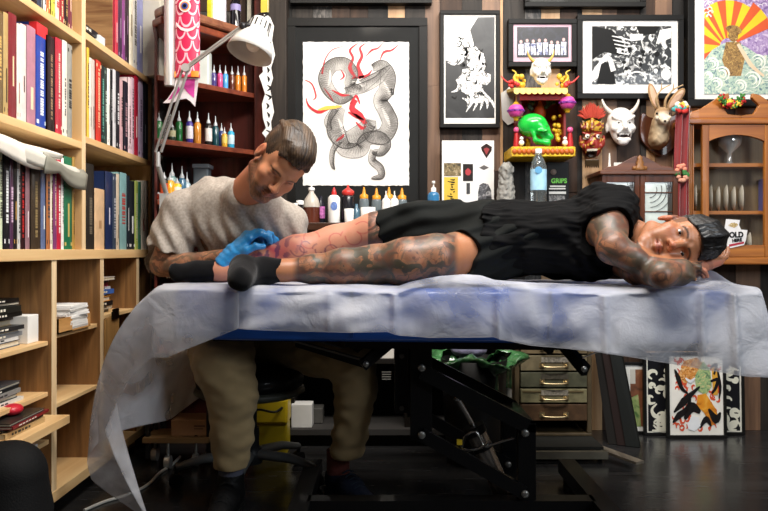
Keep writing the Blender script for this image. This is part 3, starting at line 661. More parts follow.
# right lower bay: small pile of coloured books
stack(0.614, [(0.014, '#2a1c18', 'dark brown book'), (0.012, '#d8d0c0', 'cream book'), (0.018, '#241f20', 'black book'), (0.020, '#e3932c', 'orange book'), (0.007, '#e8dcc0', 'cream magazine'), (0.018, '#3f66b0', 'blue book'), (0.010, '#e4e0da', 'white magazine'), (0.016, '#b32a48', 'crimson book'), (0.010, '#3a2a28', 'brown magazine'), (0.012, '#e0d6c6', 'pale book')], BX-0.20, BX-0.03, 2.83, 3.02, 'in the right lower cubby', 'pile in the right lower cubby', 15)
cb = thing('clipboard', 'brown clipboard leaning at the front of the right lower cubby', 'clipboard', (BX+0.01, 2.87, 0.45))
MB().prism([(BX+0.004, 2.79, 0.40), (BX+0.006, 2.93, 0.42), (BX+0.006, 2.93, 0.62), (BX+0.004, 2.79, 0.60)], (0.004, 0, 0)).build('board', wood('#8f6a38', '#b58a52', 'z', 10), cb)
MB().box((BX+0.009, 2.85, 0.595), (BX+0.016, 2.915, 0.625)).cyl((BX+0.014, 2.86, 0.63), (BX+0.014, 2.905, 0.63), 0.006).build('clip', mat('#3a3a3c', rough=0.3, metal=1.0), cb)
# open papers laid on top of the left bay bottom row
lay = thing('open_magazine', 'open magazines draped over the tops of the left bay bottom row', 'magazine', (BX-0.1, 2.25, 1.13))
for k, (ya, yb, z0, dr, c) in enumerate(((1.90, 2.30, 1.168, .040, '#efe9dc'), (2.06, 2.52, 1.158, .034, '#d9d5c8'), (2.24, 2.575, 1.150, .046, '#8f8d80'), (1.86, 2.36, 1.178, .018, '#e6e0d2'))):
    MB().grid(lambda u, v: Vector((BX-0.24+0.27*min(1, u/.82)-.008*max(0, (u-.82)/.18)+.008*math.sin(v*4+k), ya+(yb-ya)*v, z0-1.5*dr*max(0, (u-.78)/.22)*(.5+.5*abs(math.sin(3*v+k)))+.005*math.sin(5*v+k)-.02*v)), 18, 18).build('page', mat(c, rough=0.5), lay, solid=0.004)
# things on the right bay top shelf
stack(1.6245, [(0.026, '#1b1b1d', 'black box-like book'), (0.022, '#26262a', 'black book with grey edge')], BX-0.2, BX-0.02, 2.64, 2.82, 'on the right bay top shelf', 'pile on the right bay top shelf', 16)
tag(MB().box((BX-0.07, 2.80, 1.6245), (BX-0.016, 2.855, 1.665)).build('small_box', mat('#d5dde0', rough=0.4), None, bevel=0.003), 'small white box at the foot of the books on the right bay top shelf', 'box')
# tan book back panel picture
o = tag(MB().box((-1.27, 2.925, 1.6245), (-1.060, 2.931, 1.96)).build('art_card', wood('#6a4428', '#b08a5c', 'x', 18), None), 'brown and cream art card propped in the right bay top shelf', 'card')
pass
# grey binder standing against the bookcase end + tubes
tag(MB().box((-1.25, 3.295, 1.6245), (-0.982, 3.352, 2.3)).build('binder_box', mat('#c9c4b4', rough=0.5), None, bevel=0.004), 'tall pale grey box file jutting out at the end of the bookcase top shelf', 'box')
# ------------------------------------------------------------------ pictures on the board wall
frame_blk = mat('#121110', rough=0.5, var=0.2)
paper_w = mat('#ece9e3', rough=0.45, var=0.02, coat=0.25)
def ribbon(pts, ws, y, mb):
    """flat tapered stroke, pts in photo pixels on the plane at depth y"""
    pp = catmull(pts, 5); n = len(pp); k = len(ws)
    W = [np.interp(i/(n-1)*(k-1), range(k), ws) for i in range(n)]
    L = []; R = []
    for i in range(n):
        a = Vector(pp[max(i-1, 0)][:2]); b = Vector(pp[min(i+1, n-1)][:2]); t = (b-a); t = t.normalized() if t.length > 1e-6 else Vector((1, 0))
        q = Vector((-t.y, t.x))*W[i]*0.5; c = Vector(pp[i][:2]); L.append(P(c.x+q.x, c.y+q.y, y)); R.append(P(c.x-q.x, c.y-q.y, y))
    mb.add(L+R, [(i, i+1, n+i+1, n+i) for i in range(n-1)], False); return mb
def poly(pts, y, mb): mb.add([P(a, b, y) for a, b in pts], [tuple(range(len(pts)))], False); return mb
def blob(cx, cy, rx, ry, y, mb, n=12, jag=0.0, rnd=random.Random(3)):
    return poly([(cx+rx*math.cos(2*PI*i/n)*(1+rnd.uniform(-jag, jag)), cy+ry*math.sin(2*PI*i/n)*(1+rnd.uniform(-jag, jag))) for i in range(n)], y, mb)
def frame(name, label, x0, y0, x1, y1, w, Y, matw=0, matcol='#ece9e3', group=None, depth=0.03, cat='picture', fmat=None):
    a = P(x0, y1, Y); b = P(x1, y0, Y); wm = w/750*Y
    t = thing(name, label, cat, ((a.x+b.x)/2, WALLY-0.008, a.z), 0, group)
    fb = WALLY-0.007; yf = Y
    mb = MB()
    mb.box((a.x, yf, a.z), (b.x, fb, a.z+wm)).box((a.x, yf, b.z-wm), (b.x, fb, b.z)).box((a.x, yf, a.z+wm), (a.x+wm, fb, b.z-wm)).box((b.x-wm, yf, a.z+wm), (b.x, fb, b.z-wm))
    mb.build('frame', fmat or frame_blk, t, bevel=0.002)
    MB().box((a.x+wm*0.9, yf+0.010, a.z+wm*0.9), (b.x-wm*0.9, yf+0.016, b.z-wm*0.9)).build('mat_board', mat(matcol, rough=0.7, coat=0.06), t)
    return t, yf+0.010
# --- big print: grey ink dragon with red flames on white paper
t, yy = frame('framed_print', 'large black framed ink print of a grey coiling dragon with red flames on white paper', 287, 17.5, 427.5, 222, 8.5, 3.52, matcol='#1b1c1c')
rnd = random.Random(12); e = []
for i in range(60): e.append((303+106*i/60, 42+rnd.uniform(-.4, .4)))
for i in range(60): e.append((409+rnd.uniform(-.4, .4), 42+143.5*i/60))
for i in range(60): e.append((409-106*i/60, 185.5+rnd.uniform(-.4, .4)))
for i in range(60): e.append((303+rnd.uniform(-.4, .4), 185.5-143.5*i/60))
MB().prism([P(a, b, yy-0.003) for a, b in e], (0, 0.003, 0)).build('paper', paper_w, t)
def scale_mat(c1, c2, sc):
    m, nt, b = new_mat('ink_scales'); N = nt.nodes; L = nt.links; tc = N.new('ShaderNodeTexCoord')
    v = N.new('ShaderNodeTexVoronoi'); v.inputs['Scale'].default_value = sc; v.feature = 'DISTANCE_TO_EDGE'; L.new(tc.outputs['Object'], v.inputs['Vector'])
    n = N.new('ShaderNodeTexNoise'); n.inputs['Scale'].default_value = 18; L.new(tc.outputs['Object'], n.inputs['Vector'])
    ad = N.new('ShaderNodeMath'); ad.operation = 'MULTIPLY_ADD'; ad.inputs[1].default_value = 2.2; L.new(v.outputs[0], ad.inputs[0]); 
    mr = N.new('ShaderNodeMapRange'); mr.inputs['From Min'].default_value = 0.35; mr.inputs['From Max'].default_value = 0.7; mr.inputs['To Min'].default_value = -0.10; mr.inputs['To Max'].default_value = 0.35
    L.new(n.outputs['Fac'], mr.inputs['Value']); L.new(mr.outputs['Result'], ad.inputs[2])
    r = N.new('ShaderNodeValToRGB'); r.color_ramp.elements[0].position = 0.05; r.color_ramp.elements[1].position = 0.75; r.color_ramp.elements[0].color = srgb(c1); r.color_ramp.elements[1].color = srgb(c2)
    L.new(ad.outputs[0], r.inputs['Fac']); L.new(r.outputs['Color'], b.inputs['Base Color']); b.inputs['Roughness'].default_value = 0.5; return m
ys = yy-0.0034
mb = MB()
DR = []
for k_, (pts, ws) in enumerate((
    ([(352, 94), (341, 99), (330, 91), (325, 78), (332, 66), (344, 64), (352, 73), (350, 85), (360, 90)], [7, 10, 12, 13, 13, 13, 12, 10, 8]),
    ([(345, 92), (362, 88), (378, 80), (386, 70)], [8, 10, 9, 7]),
    ([(372, 68), (382, 66), (388, 76), (386, 90), (380, 100), (386, 112), (390, 124), (383, 136), (371, 134), (371, 120)], [6, 12, 15, 15, 13, 15, 16, 16, 14, 10]),
    ([(371, 122), (360, 133), (346, 140), (336, 132), (336, 118), (341, 107)], [12, 17, 17, 17, 15, 9]),
    ([(336, 128), (344, 148), (360, 150), (366, 140), (378, 137), (386, 144), (381, 152), (373, 152)], [15, 15, 14, 13, 12, 10, 8, 5]),
    ([(374, 150), (372, 160), (380, 168), (381, 176), (372, 178)], [7, 7, 7, 6, 2]),
    ([(340, 140), (333, 150), (332, 162), (334, 169)], [6, 5, 4, 2]),
    ([(336, 108), (328, 120), (330, 130)], [6, 7, 4]),
    ([(362, 86), (374, 78), (390, 66)], [12, 9, 2]),
)):
    ribbon(pts, ws, ys-.0002*k_, mb); DR.append((pts, ws))
mb.build('dragon', scale_mat('#8a8681', '#d9d5cf', 420), t)
mb = MB()
for pts, ws in DR:
    pp = catmull(pts, 14); n_ = len(pp)
    for i in range(1, n_-1, 1):
        a = Vector(pp[i-1][:2]); b_ = Vector(pp[i+1][:2]); t_ = (b_-a).normalized(); q = Vector((-t_.y, t_.x)); w_ = np.interp(i/(n_-1)*(len(ws)-1), range(len(ws)), ws)/2; c_ = Vector(pp[i][:2])
        s0 = c_-q*w_; s1 = c_+q*w_*(.25+.5*(i % 2)); ribbon([tuple(s0), tuple((s0+s1)/2+t_*1.2), tuple(s1)], [.5, .35, .05], ys-.0022, mb)
    for sg in (-1, 1):
        o_ = []
        for i in range(0, n_, 3):
            a = Vector(pp[max(i-1, 0)][:2]); b_ = Vector(pp[min(i+1, n_-1)][:2]); t_ = (b_-a).normalized(); w_ = np.interp(i/(n_-1)*(len(ws)-1), range(len(ws)), ws)/2; o_.append(tuple(Vector(pp[i][:2])+Vector((-t_.y, t_.x))*w_*sg))
        ribbon(o_, [.7, .9, .6] if sg < 0 else [.35, .45, .3], ys-.0023, mb)
mb.build('ink_scales', mat('#45413e', rough=.6), t)
mb = MB()
for a, bb, w_ in (((352, 82), (366, 84), 8), ((384, 82), (392, 100), 3), ((382, 108), (390, 126), 4), ((338, 118), (345, 138), 4), ((330, 70), (328, 86), 3)):
    ribbon([a, ((a[0]+bb[0])/2+1, (a[1]+bb[1])/2+1), bb], [1, w_, 1], ys-.0018, mb)
mb.build('dragon_belly', mat('#dedad4', rough=0.6), t)
mb = MB()
for pts, ws in (([(322, 74), (325, 60), (332, 50), (344, 46)], [2, 1.2, .8, .3]), ([(305, 80), (312, 84), (316, 96), (313, 100)], [.5, 1.3, 1.6, .4]), ([(306, 98), (309, 106), (318, 112), (326, 110), (334, 106)], [.6, 2, 3, 2, 1]),
                ([(324, 88), (330, 96), (334, 102)], [.5, 1.6, .6]), ([(356, 78), (350, 68), (353, 58), (350, 50), (358, 43)], [2, 4, 2.5, 2.5, .4]), ([(362, 78), (358, 66), (362, 56), (360, 48), (366, 43)], [6, 3.5, 3, 2, .4]), ([(366, 56), (372, 50), (378, 48), (384, 42)], [.6, 2, 1.4, .3]), ([(380, 60), (384, 52), (392, 50), (399, 44)], [.6, 2.4, 1.8, .3]),
                ([(332, 90), (342, 95), (350, 95)], [.6, 3, .6]), ([(341, 70), (344, 76), (340, 80)], [.4, 2, .6]), ([(356, 100), (352, 108), (360, 116), (366, 124)], [4, 6, 7, 3]), ([(348, 112), (356, 116), (364, 120)], [1, 4, 1]), ([(350, 104), (356, 96), (360, 104)], [1, 3, 1]), ([(336, 141), (342, 137), (344, 134)], [1.5, 3, .8]), ([(356, 122), (362, 128), (366, 126)], [1, 3.5, 1]), ([(352, 78), (366, 76), (372, 70)], [1, 3, .6])):
    ribbon(pts, ws, ys-.002, mb)
mb.build('flames', mat('#c5202c', rough=0.5, var=0.2, scale=60), t)
mb = MB(); ribbon([(318, 110), (326, 108), (336, 107), (342, 106)], [1, 4, 3, 1], ys-.0024, mb); mb.build('flame_glow', mat('#f0b64a', rough=0.5), t)
mb = MB()
for (a, b_, c, d) in ((389, 90, 394, 90), (390, 92.5, 394, 93), (391, 88, 392, 95), (389.5, 95, 394, 94.5), (394, 88, 393.6, 94)): ribbon([(a, b_), ((a+c)/2, (b_+d)/2), (c, d)], [.8, 1, .8], ys-.002, mb)
mb.build('seal_mark', mat('#1c1b1b'), t)
# --- tall black and white print: pale figure rising out of black
def noise_art(cols, sc, dist=1.5, pos=None, stretch=(1, 1, 1)):
    m, nt, b = new_mat('print_art'); N = nt.nodes; L = nt.links; tc = N.new('ShaderNodeTexCoord'); mp = N.new('ShaderNodeMapping'); mp.inputs['Scale'].default_value = stretch
    L.new(tc.outputs['Object'], mp.inputs['Vector'])
    n = N.new('ShaderNodeTexNoise'); n.inputs['Scale'].default_value = sc; n.inputs['Detail'].default_value = 4; n.inputs['Distortion'].default_value = dist; L.new(mp.outputs['Vector'], n.inputs['Vector'])
    r = N.new('ShaderNodeValToRGB'); r.color_ramp.interpolation = 'EASE'; k = len(cols)
    while len(r.color_ramp.elements) < k: r.color_ramp.elements.new(0.5)
    for i, c in enumerate(cols): r.color_ramp.elements[i].position = pos[i] if pos else 0.3+0.4*i/(k-1); r.color_ramp.elements[i].color = srgb(c)
    L.new(n.outputs['Fac'], r.inputs['Fac']); L.new(r.outputs['Color'], b.inputs['Base Color']); b.inputs['Roughness'].default_value = 0.4; b.inputs['Coat Weight'].default_value = 0.3; return m
def rect_px(mb, x0, y0, x1, y1, Y): return poly([(x0, y0), (x1, y0), (x1, y1), (x0, y1)], Y, mb)
t, yy = frame('framed_print', 'tall narrow black framed print of a white feathery creature on a black ground', 440, 10, 500, 127.5, 4, 3.53)
rect_px(MB(), 445.5, 17, 494.5, 118, yy-.001).build('print', noise_art(['#141414', '#2c2c2c', '#8a8a8a'], 6, 1.0, (0.42, 0.6, 0.8)), t)
mb = MB(); poly([(445.5, 17), (478, 17), (470, 30), (474, 45), (462, 58), (455, 64), (445.5, 60)], yy-.002, mb); mb.build('sky', mat('#e9e8e5', rough=0.5), t)
mb = MB(); rnd = random.Random(8)
blob(476, 60, 8, 12, yy-.003, mb, 12, 0.25); blob(470, 80, 12, 13, yy-.0032, mb, 12, 0.25); blob(464, 46, 7, 8, yy-.0034, mb, 10, .25); blob(484, 78, 8, 7, yy-.0031, mb, 10, .2); blob(476, 94, 9, 8, yy-.0033, mb, 10, .2)
for i in range(22):
    x = 472+rnd.uniform(-16, 12); y = rnd.uniform(45, 100); a = rnd.uniform(0.3, 2.4)
    ribbon([(x, y), (x+7*math.cos(a), y+7*math.sin(a)), (x+12*math.cos(a+.5), y+12*math.sin(a+.5))], [1, 3, .3], yy-.0036, mb)
for k in range(5): ribbon([(474+2*k, 92), (472+5*k, 102), (466+7*k, 112-k)], [4, 3, .4], yy-.0037, mb)
mb.build('creature', noise_art(['#50504e', '#e8e7e4', '#f4f3f0'], 70, 2.0, (0.36, 0.5, 0.8)), t)
mb = MB()
for i in range(26):
    x = 470+rnd.uniform(-14, 14); y = rnd.uniform(36, 98); a = rnd.uniform(0, 3)
    ribbon([(x, y), (x+3*math.cos(a), y+3*math.sin(a)), (x+5*math.cos(a+.8), y+5*math.sin(a+.8))], [.3, 1.4, .3], yy-.004, mb)
mb.build('ink_lines', mat('#2a2928'), t)
# --- group photo in mauve mount
t, yy = frame('framed_photo', 'small black framed group photo with a mauve mount', 508.5, 18.5, 577, 66.5, 5, 3.53, matcol='#c9a7b4')
rect_px(MB(), 517, 27, 568.5, 57.5, yy-.001).build('photo', noise_art(['#0d0d14', '#1c1c28', '#3a3a50'], 30, 1, (0.4, 0.6, 0.8)), t)
mb = MB(); mb2 = MB(); rnd = random.Random(3)
for i in range(8):
    x = 521+i*6.1; h = rnd.uniform(16, 20); w_ = 2.6
    poly([(x-w_, 55), (x-w_*.9, 57-h*.5), (x-w_, 57-h*.78), (x+w_, 57-h*.78), (x+w_*.9, 57-h*.5), (x+w_, 55), (x+.5, 55), (x, 50), (x-.5, 55)], yy-.002-.0001*i, mb)
    blob(x, 57-h*.9, 1.5, 1.8, yy-.0032, mb2, 10)
mb.build('figures', noise_art(['#3a4470', '#cfd3ea', '#f0eef4'], 45, 1, (0.35, 0.5, 0.65)), t); mb2.build('faces', mat('#c8a2a0'), t)
# --- wide photo of a crowded shop
t, yy = frame('framed_photo', 'wide black framed black and white photo of a crowded room', 577.5, 14.5, 684, 98.5, 5.5, 3.53)
rect_px(MB(), 592, 26, 671.5, 84.5, yy-.001).build('photo', noise_art(['#0c0c0c', '#1a1a1a', '#9a9a98', '#ecebe8'], 34, 1.2, (0.42, 0.5, 0.56, 0.66)), t)
mb = MB(); mk = MB(); rnd = random.Random(21)
poly([(592, 26), (612, 30), (624, 42), (624, 56), (604, 52), (592, 60)], yy-.0015, mk); poly([(598, 62), (612, 62), (616, 84), (597, 84)], yy-.0015, mk); poly([(636, 26), (660, 26), (655, 34), (640, 35)], yy-.0015, mk)
for i in range(5): ribbon([(612+i*1.2, 36+i*4), (622+i, 38+i*4), (630, 40+i*3.4)], [.8, 1.4, .8], yy-.0022, mb)
poly([(630, 34), (643, 34), (643, 40), (630, 41)], yy-.002, mb); poly([(660, 30), (671, 28), (671, 38), (656, 44)], yy-.002, mb)
poly([(592, 72), (602, 58), (606, 54), (612, 58), (616, 70), (611, 72), (608, 60), (601, 64), (598, 78), (592, 82)], yy-.002, mb)
mb.add([P(637+10*math.cos(a)*r, 79+8*math.sin(a)*r, yy-.0022) for r in (1, .8) for a in [PI+PI*i/12 for i in range(13)]], [(i, i+1, 14+i, 13+i) for i in range(12)], False)
for i in range(16): blob(rnd.uniform(618, 668), rnd.uniform(48, 78), rnd.uniform(1.2, 2.6), rnd.uniform(1.4, 3), yy-.0024, mb if i % 2 else mk, 8, .2)
blob(666, 74, 5, 6, yy-.0018, mb, 9, .2)
mk.build('dark_shapes', mat('#121212'), t); mb.build('light_shapes', mat('#dddcd9'), t)
# --- sunburst print
t, yy = frame('framed_print', 'black framed colour print of yellow and orange sun rays over pale waves', 688, -40, 790, 106, 7, 3.52)
rect_px(MB(), 704, -24, 776, 94, yy-.001).build('clouds', None or noise_art(['#6b4f86', '#a48ab8', '#d8c9dc'], 40, 2), t)
mb = MB(); mo = MB(); cx, cy = 728, 46
for i in range(15):
    a0 = -PI*1.12+i*0.21; a1 = a0+0.21; R0 = 46 if a0 < -1.2 else 52
    pts = [(cx+8*math.cos(a0), cy+8*math.sin(a0)), (cx+R0*math.cos(a0)*.9, cy+R0*math.sin(a0)), (cx+R0*math.cos(a1)*.9, cy+R0*math.sin(a1)), (cx+8*math.cos(a1), cy+8*math.sin(a1))]
    pts = [(max(704.2, min(775, a)), b_) for a, b_ in pts]
    poly(pts, yy-.002, mb if i % 2 else mo)
mb.build('yellow_rays', mat('#f0c021', rough=0.5), t); mo.build('orange_rays', mat('#d3572a', rough=0.5), t)
mb = MB(); rnd = random.Random(5)
for i in range(60):      # scalloped clouds
    x = rnd.uniform(706, 775); y = rnd.uniform(-22, 0) if i % 3 else rnd.uniform(0, 18); 
    if y > 0 and 712 < x < 758: x = 706+rnd.random()*5
    mb.add([P(x+2.6*math.cos(a)*r, y+2.6*math.sin(a)*r, yy-.0026-.00002*i) for r in (1, .75) for a in [PI+PI*k/6 for k in range(7)]], [(k, k+1, 8+k, 7+k) for k in range(6)], False)
mb.build('cloud_outlines', mat('#efe6ee'), t)
poly([(704.2, 60), (712, 50), (722, 44), (734, 40), (748, 48), (760, 56), (775, 54), (775, 94), (704.2, 94)], yy-.003, MB()).build('sea', noise_art(['#3f5f78', '#a9c2b0', '#e6e2cc'], 30, 3), t)
mb = MB()
for (cx_, cy_, r_) in ((712, 64, 6), (722, 74, 7), (716, 84, 6), (758, 62, 7), (766, 74, 7), (752, 80, 8), (740, 86, 6), (708, 76, 4)):
    for k in (1.0, 0.55): ribbon([(cx_+r_*k*math.cos(a), cy_+r_*k*math.sin(a)) for a in np.linspace(-2.6, 1.8, 8)], [.4, 1.6, 2.0, 1.0, .3], yy-.0036, mb)
mb.build('waves', mat('#eef0e4'), t)
mb = MB(); blob(733, 36, 5, 6, yy-.0032, mb, 10, .2); poly([(726, 42), (740, 42), (745, 58), (741, 76), (728, 76), (722, 60)], yy-.0034, mb); blob(733, 30, 8, 5, yy-.0031, mb, 12, .3)
mb.build('figure', noise_art(['#4a3218', '#94703a', '#caa45c'], 80, 2), t)
mb = MB(); ribbon([(738, 44), (744, 54), (752, 66), (764, 76)], [3, 4, 4, 2], yy-.0038, mb); mb.build('pale_limb', mat('#e2c8a8'), t)
# --- frames cut by the top edge
t, yy = frame('framed_print', 'dark frame above the mask and group photo, mostly cut by the top edge', 525, -90, 646, 6.5, 5, 3.53, matcol='#2a2c2a')
t, yy = frame('framed_print', 'dark frame above the big dragon print, cut by the top edge', 290, -110, 432, 3, 5, 3.53, matcol='#2a2c2a')

# ------------------------------------------------------------------ mask makers
def wall_mask_field(c, R=None): return None
WF = WALLY-0.008
# white horned mask (on the boards)
def horned_mask(name, label, c, s, white, horncol, tilt=0.0, mounthook=True):
    """c: centre, s: half height"""
    t = thing(name, label, 'mask', (c[0], c[1]+0.05, c[2]-s))
    h = Head(c, (0, -1, 0), (math.sin(tilt), 0, math.cos(tilt)), s/0.105)
    F = Field([c[0]-s*1.6, c[1]-s*1.4, c[2]-s*1.5], [c[0]+s*1.6, c[1]+0.05, c[2]+s*1.9], s*0.035)
    h.ell(F, (0, 0.01, 0.03), (0.078, 0.06, 0.080)); h.ell(F, (0, 0.03, -0.035), (0.060, 0.055, 0.075), 0.03)
    h.ell(F, (0, 0.060, -0.100), (0.030, 0.025, 0.020), 0.02)
    for q in (-1, 1):
        h.cone(F, (q*0.06, 0.062, 0.050), (q*0.012, 0.082, 0.018), 0.010, 0.012, 0.012); h.ell(F, (q*0.050, 0.065, -0.020), (0.022, 0.022, 0.020), 0.015)
        h.ell(F, (q*0.032, 0.092, 0.010), (0.020, 0.022, 0.011), 0.008, 'cut'); h.ell(F, (q*0.032, 0.070, 0.010), (0.012, 0.012, 0.009), 0.004)
        h.ell(F, (q*0.078, 0.0, -0.01), (0.010, 0.016, 0.030), 0.01)
        h.cone(F, (q*0.035, 0.078, -0.05), (q*0.012, 0.088, -0.030), 0.007, 0.008, 0.008)
    h.cone(F, (0, 0.084, 0.012), (0, 0.108, -0.022), 0.010, 0.014, 0.012)
    h.ell(F, (0, 0.085, -0.064), (0.036, 0.030, 0.016), 0.006, 'cut')
    for q in (-2, -1, 0, 1, 2): h.ell(F, (q*0.010, 0.070, -0.056), (0.0048, 0.008, 0.007), 0.002)
    for q in (-1, 1): h.cone(F, (q*0.025, 0.072, -0.050), (q*0.025, 0.080, -0.072), 0.005, 0.0015, 0.002)
    h.cone(F, (-0.034, 0.072, -0.086), (0.034, 0.072, -0.086), 0.008, 0.008, 0.010)
    def col(X, Y, Z):
        x, y, z = h.local(X, Y, Z); base = np.tile(np.array(srgb(white)[:3]), (len(X), 1))
        m = (np.abs(x) < 0.038) & (np.abs(z+0.064) < 0.017) & (y < 0.074); base[m] = srgb('#3a1a14')[:3]
        e = (np.hypot((np.abs(x)-0.032), (z-0.010)) < 0.006) & (y > 0.06); base[e] = srgb('#1a1410')[:3]; return base
    field_obj('face', F, vcol_mat('painted_mask', 0.35), t, col)
    for q in (-1, 1):
        pts = [h.w(q*0.055, 0.02, 0.075), h.w(q*0.085, 0.015, 0.105), h.w(q*0.105, 0.01, 0.145), h.w(q*0.108, 0.0, 0.185)]
        MB().tube(catmull(pts, 4), list(np.linspace(0.016, 0.002, 13)*h.s), 12).build('horn', mat(horncol, rough=0.4), t)
    return t
def vcol_mat(name, rough=0.5, coat=0.0, sss=0.0, bump=0.0):
    key = ('vcol', rough, coat, sss, bump)
    if key in _mc: return _mc[key]
    m, nt, b = new_mat(name); N = nt.nodes; L = nt.links
    a = N.new('ShaderNodeAttribute'); a.attribute_name = 'Col'; L.new(a.outputs['Color'], b.inputs['Base Color'])
    b.inputs['Roughness'].default_value = rough; b.inputs['Coat Weight'].default_value = coat; b.inputs['Subsurface Weight'].default_value = sss; b.inputs['Subsurface Scale'].default_value = 0.01
    if bump:
        tc = N.new('ShaderNodeTexCoord'); n = N.new('ShaderNodeTexNoise'); n.inputs['Scale'].default_value = 120; L.new(tc.outputs['Object'], n.inputs['Vector'])
        bp = N.new('ShaderNodeBump'); bp.inputs['Strength'].default_value = bump; bp.inputs['Distance'].default_value = 0.004; L.new(n.outputs['Fac'], bp.inputs['Height']); L.new(bp.outputs['Normal'], b.inputs['Normal'])
    _mc[key] = m; return m
c = P(621, 126, 3.53); horned_mask('demon_mask', 'white horned demon mask hanging on the boards beside the mounted hare', (c.x, 3.545, c.z), 0.084, '#e6e2dc', '#d8cfc2')
c = P(541, 71, 3.40); horned_mask('demon_mask', 'white horned mask with yellow horns and eyes sitting on the shrine roof', (c.x, 3.41, c.z), 0.058, '#e9e8e0', '#c9a24a')

# mounted hare with antlers
pc = P(661, 122, WF)
t = thing('mounted_hare', 'brown hare head with small antlers mounted on a dark wooden shield', 'taxidermy', (pc.x, WF, Z_at(153, WF)))
sh = [(641, 118), (644, 113), (650, 117), (662, 118), (674, 115), (680, 111), (684, 118), (682, 138), (673, 149), (662, 156), (650, 149), (641, 138)]
MB().prism([P(a, b_, 3.545) for a, b_ in catmull([(a, b_, 0) for a, b_ in sh], 4, True) for b_ in [b_]] if False else [P(q[0], q[1], 3.545) for q in catmull([(a, b_, 0) for a, b_ in sh], 4, True)], (0, WF-3.545, 0)).build('shield', wood('#33190e', '#5b3019', 'z', 16, rough=0.3, coat=0.4), t, bevel=0.003)
F = Field([pc.x-0.12, 3.33, pc.z-0.14], [pc.x+0.12, 3.56, pc.z+0.2], 0.0035)
F.cone(P(658, 140, 3.54), P(660, 125, 3.50), 0.046, 0.040, 0.02); F.cone(P(660, 138, 3.50), P(661, 124, 3.48), 0.040, 0.032, 0.02)
F.ell(P(662, 115, 3.47), (0.034, 0.042, 0.036), None, 0.02); F.cone(P(663, 118, 3.44), P(665, 121, 3.41), 0.024, 0.016, 0.02)
for q, px in ((-1, 657), (1, 669)): F.ell(P(px, 118, 3.42), (0.010, 0.014, 0.011), None, 0.008)
F.disp(lambda x, y, z: 0.0014*vnoise(x, y, z, 260, 2))
def hcol(X, Y, Z):
    n = vnoise(X, Y, Z, 60, 3)[:, None]*0.5+0.5; a = np.array(srgb('#8a6a48')[:3]); b_ = np.array(srgb('#b39470')[:3]); o = a*(1-n)+b_*n
    w_ = np.clip((3.475-Y)/0.03, 0, 1)[:, None]*np.clip((pc.z+0.03-Z)/0.02, 0, 1)[:, None]; o = o*(1-w_)+np.array(srgb('#d9cbb4')[:3])*w_
    ch = (np.clip((pc.z-0.02-Z)/0.03, 0, 1)*np.clip((3.50-Y)/0.02, 0, 1))[:, None]; return o*(1-ch*.6)+np.array(srgb('#cbb592')[:3])*ch*.6
field_obj('head', F, vcol_mat('fur', 0.9, bump=0.6), t, hcol, smooth_it=1)
fur = mat('#9c7a55', rough=0.9, bump=0.5, scale=40)
for (ax_, ay_), (bx2, by2), wd in (((657, 109), (650, 84), .021), ((668, 109), (684, 89), .023)):
    a = P(ax_, ay_, 3.49); b_ = P(bx2, by2, 3.50); z_ = (b_-a).normalized(); x_ = Vector((0, 1, 0)).cross(z_).normalized(); y_ = z_.cross(x_)
    R_ = Matrix((x_, y_, z_)).transposed(); ear = MB().ball((a+b_)/2, (wd, .007, (b_-a).length*.53), 20, R_).build('ear', fur, t)
    MB().ball((a+b_)/2-Vector((0, .0035, 0)), (wd*.66, .006, (b_-a).length*.44), 18, R_).build('inner_ear', mat('#c9a58a', rough=.8), ear)
ant = mat('#b79a74', rough=0.5)
for pts in ([P(659, 108, 3.47), P(656, 99, 3.45), P(661, 90, 3.44), P(670, 85, 3.44)], [P(665, 108, 3.47), P(666, 99, 3.45), P(673, 90, 3.44), P(683, 85, 3.44)]):
    b_ = MB().tube(catmull(pts, 5), list(np.linspace(.007, .0025, 16)), 8); q = Vector(pts[2]); b_.tube([q, q+Vector((0.0, -.01, 0.03))], [.004, .0015], 8); b_.build('antler', ant, t)
MB().ball(P(669, 113.5, 3.435), 0.006, 10).ball(P(657, 113.5, 3.435), 0.006, 10).build('eye', mat('#120c08', rough=0.1, coat=1), t)
MB().ball(P(665, 121, 3.394), (0.007, 0.004, 0.005), 10).build('nose', mat('#2a1c18', rough=0.3), t)

# carved guardian mask: red face, gold crown, red and green tufts
c = P(591, 132, 3.52)
t = thing('guardian_mask', 'red carved mask with gold crown and red green tufts hanging on the boards', 'mask', (c.x, WF, Z_at(167, WF)))
F = Field([c.x-0.08, 3.42, c.z-0.17], [c.x+0.08, 3.58, c.z+0.12], 0.003)
g = lambda px, py, dy=0: P(px, py, 3.53-dy)
F.ell(g(592, 145), (0.048, 0.045, 0.062), None, 0.01); F.ell(g(592, 128), (0.050, 0.040, 0.040), None, 0.012)
F.ell(g(592, 154, .04), (0.022, 0.03, 0.012), None, 0.006, 'cut'); F.ell(g(592, 144, .045), (0.012, 0.014, 0.012), None, 0.006)
for q in (-1, 1):
    F.ell(g(592+q*5.5, 137, .042), (0.012, 0.010, 0.009), None, 0.004); F.cone(g(592+q*9, 133, .035), g(592+q*2, 135, .045), .006, .006, .004); F.ell(g(592+q*9, 146, .03), (0.010, 0.012, 0.014), None, 0.006)
    F.ell(g(592+q*11.5, 141, .0), (0.008, 0.012, 0.028), None, 0.004)
F.cone(g(592, 120, .04), g(592, 129, .045), .010, .012, .006)
for q in range(-4, 5): F.cone(g(592+q*2.6, 129-abs(q)*.3, .034-abs(q)*.003), g(592+q*2.8, 121+abs(q)*.5, .03-abs(q)*.003), .006, .003, .003)
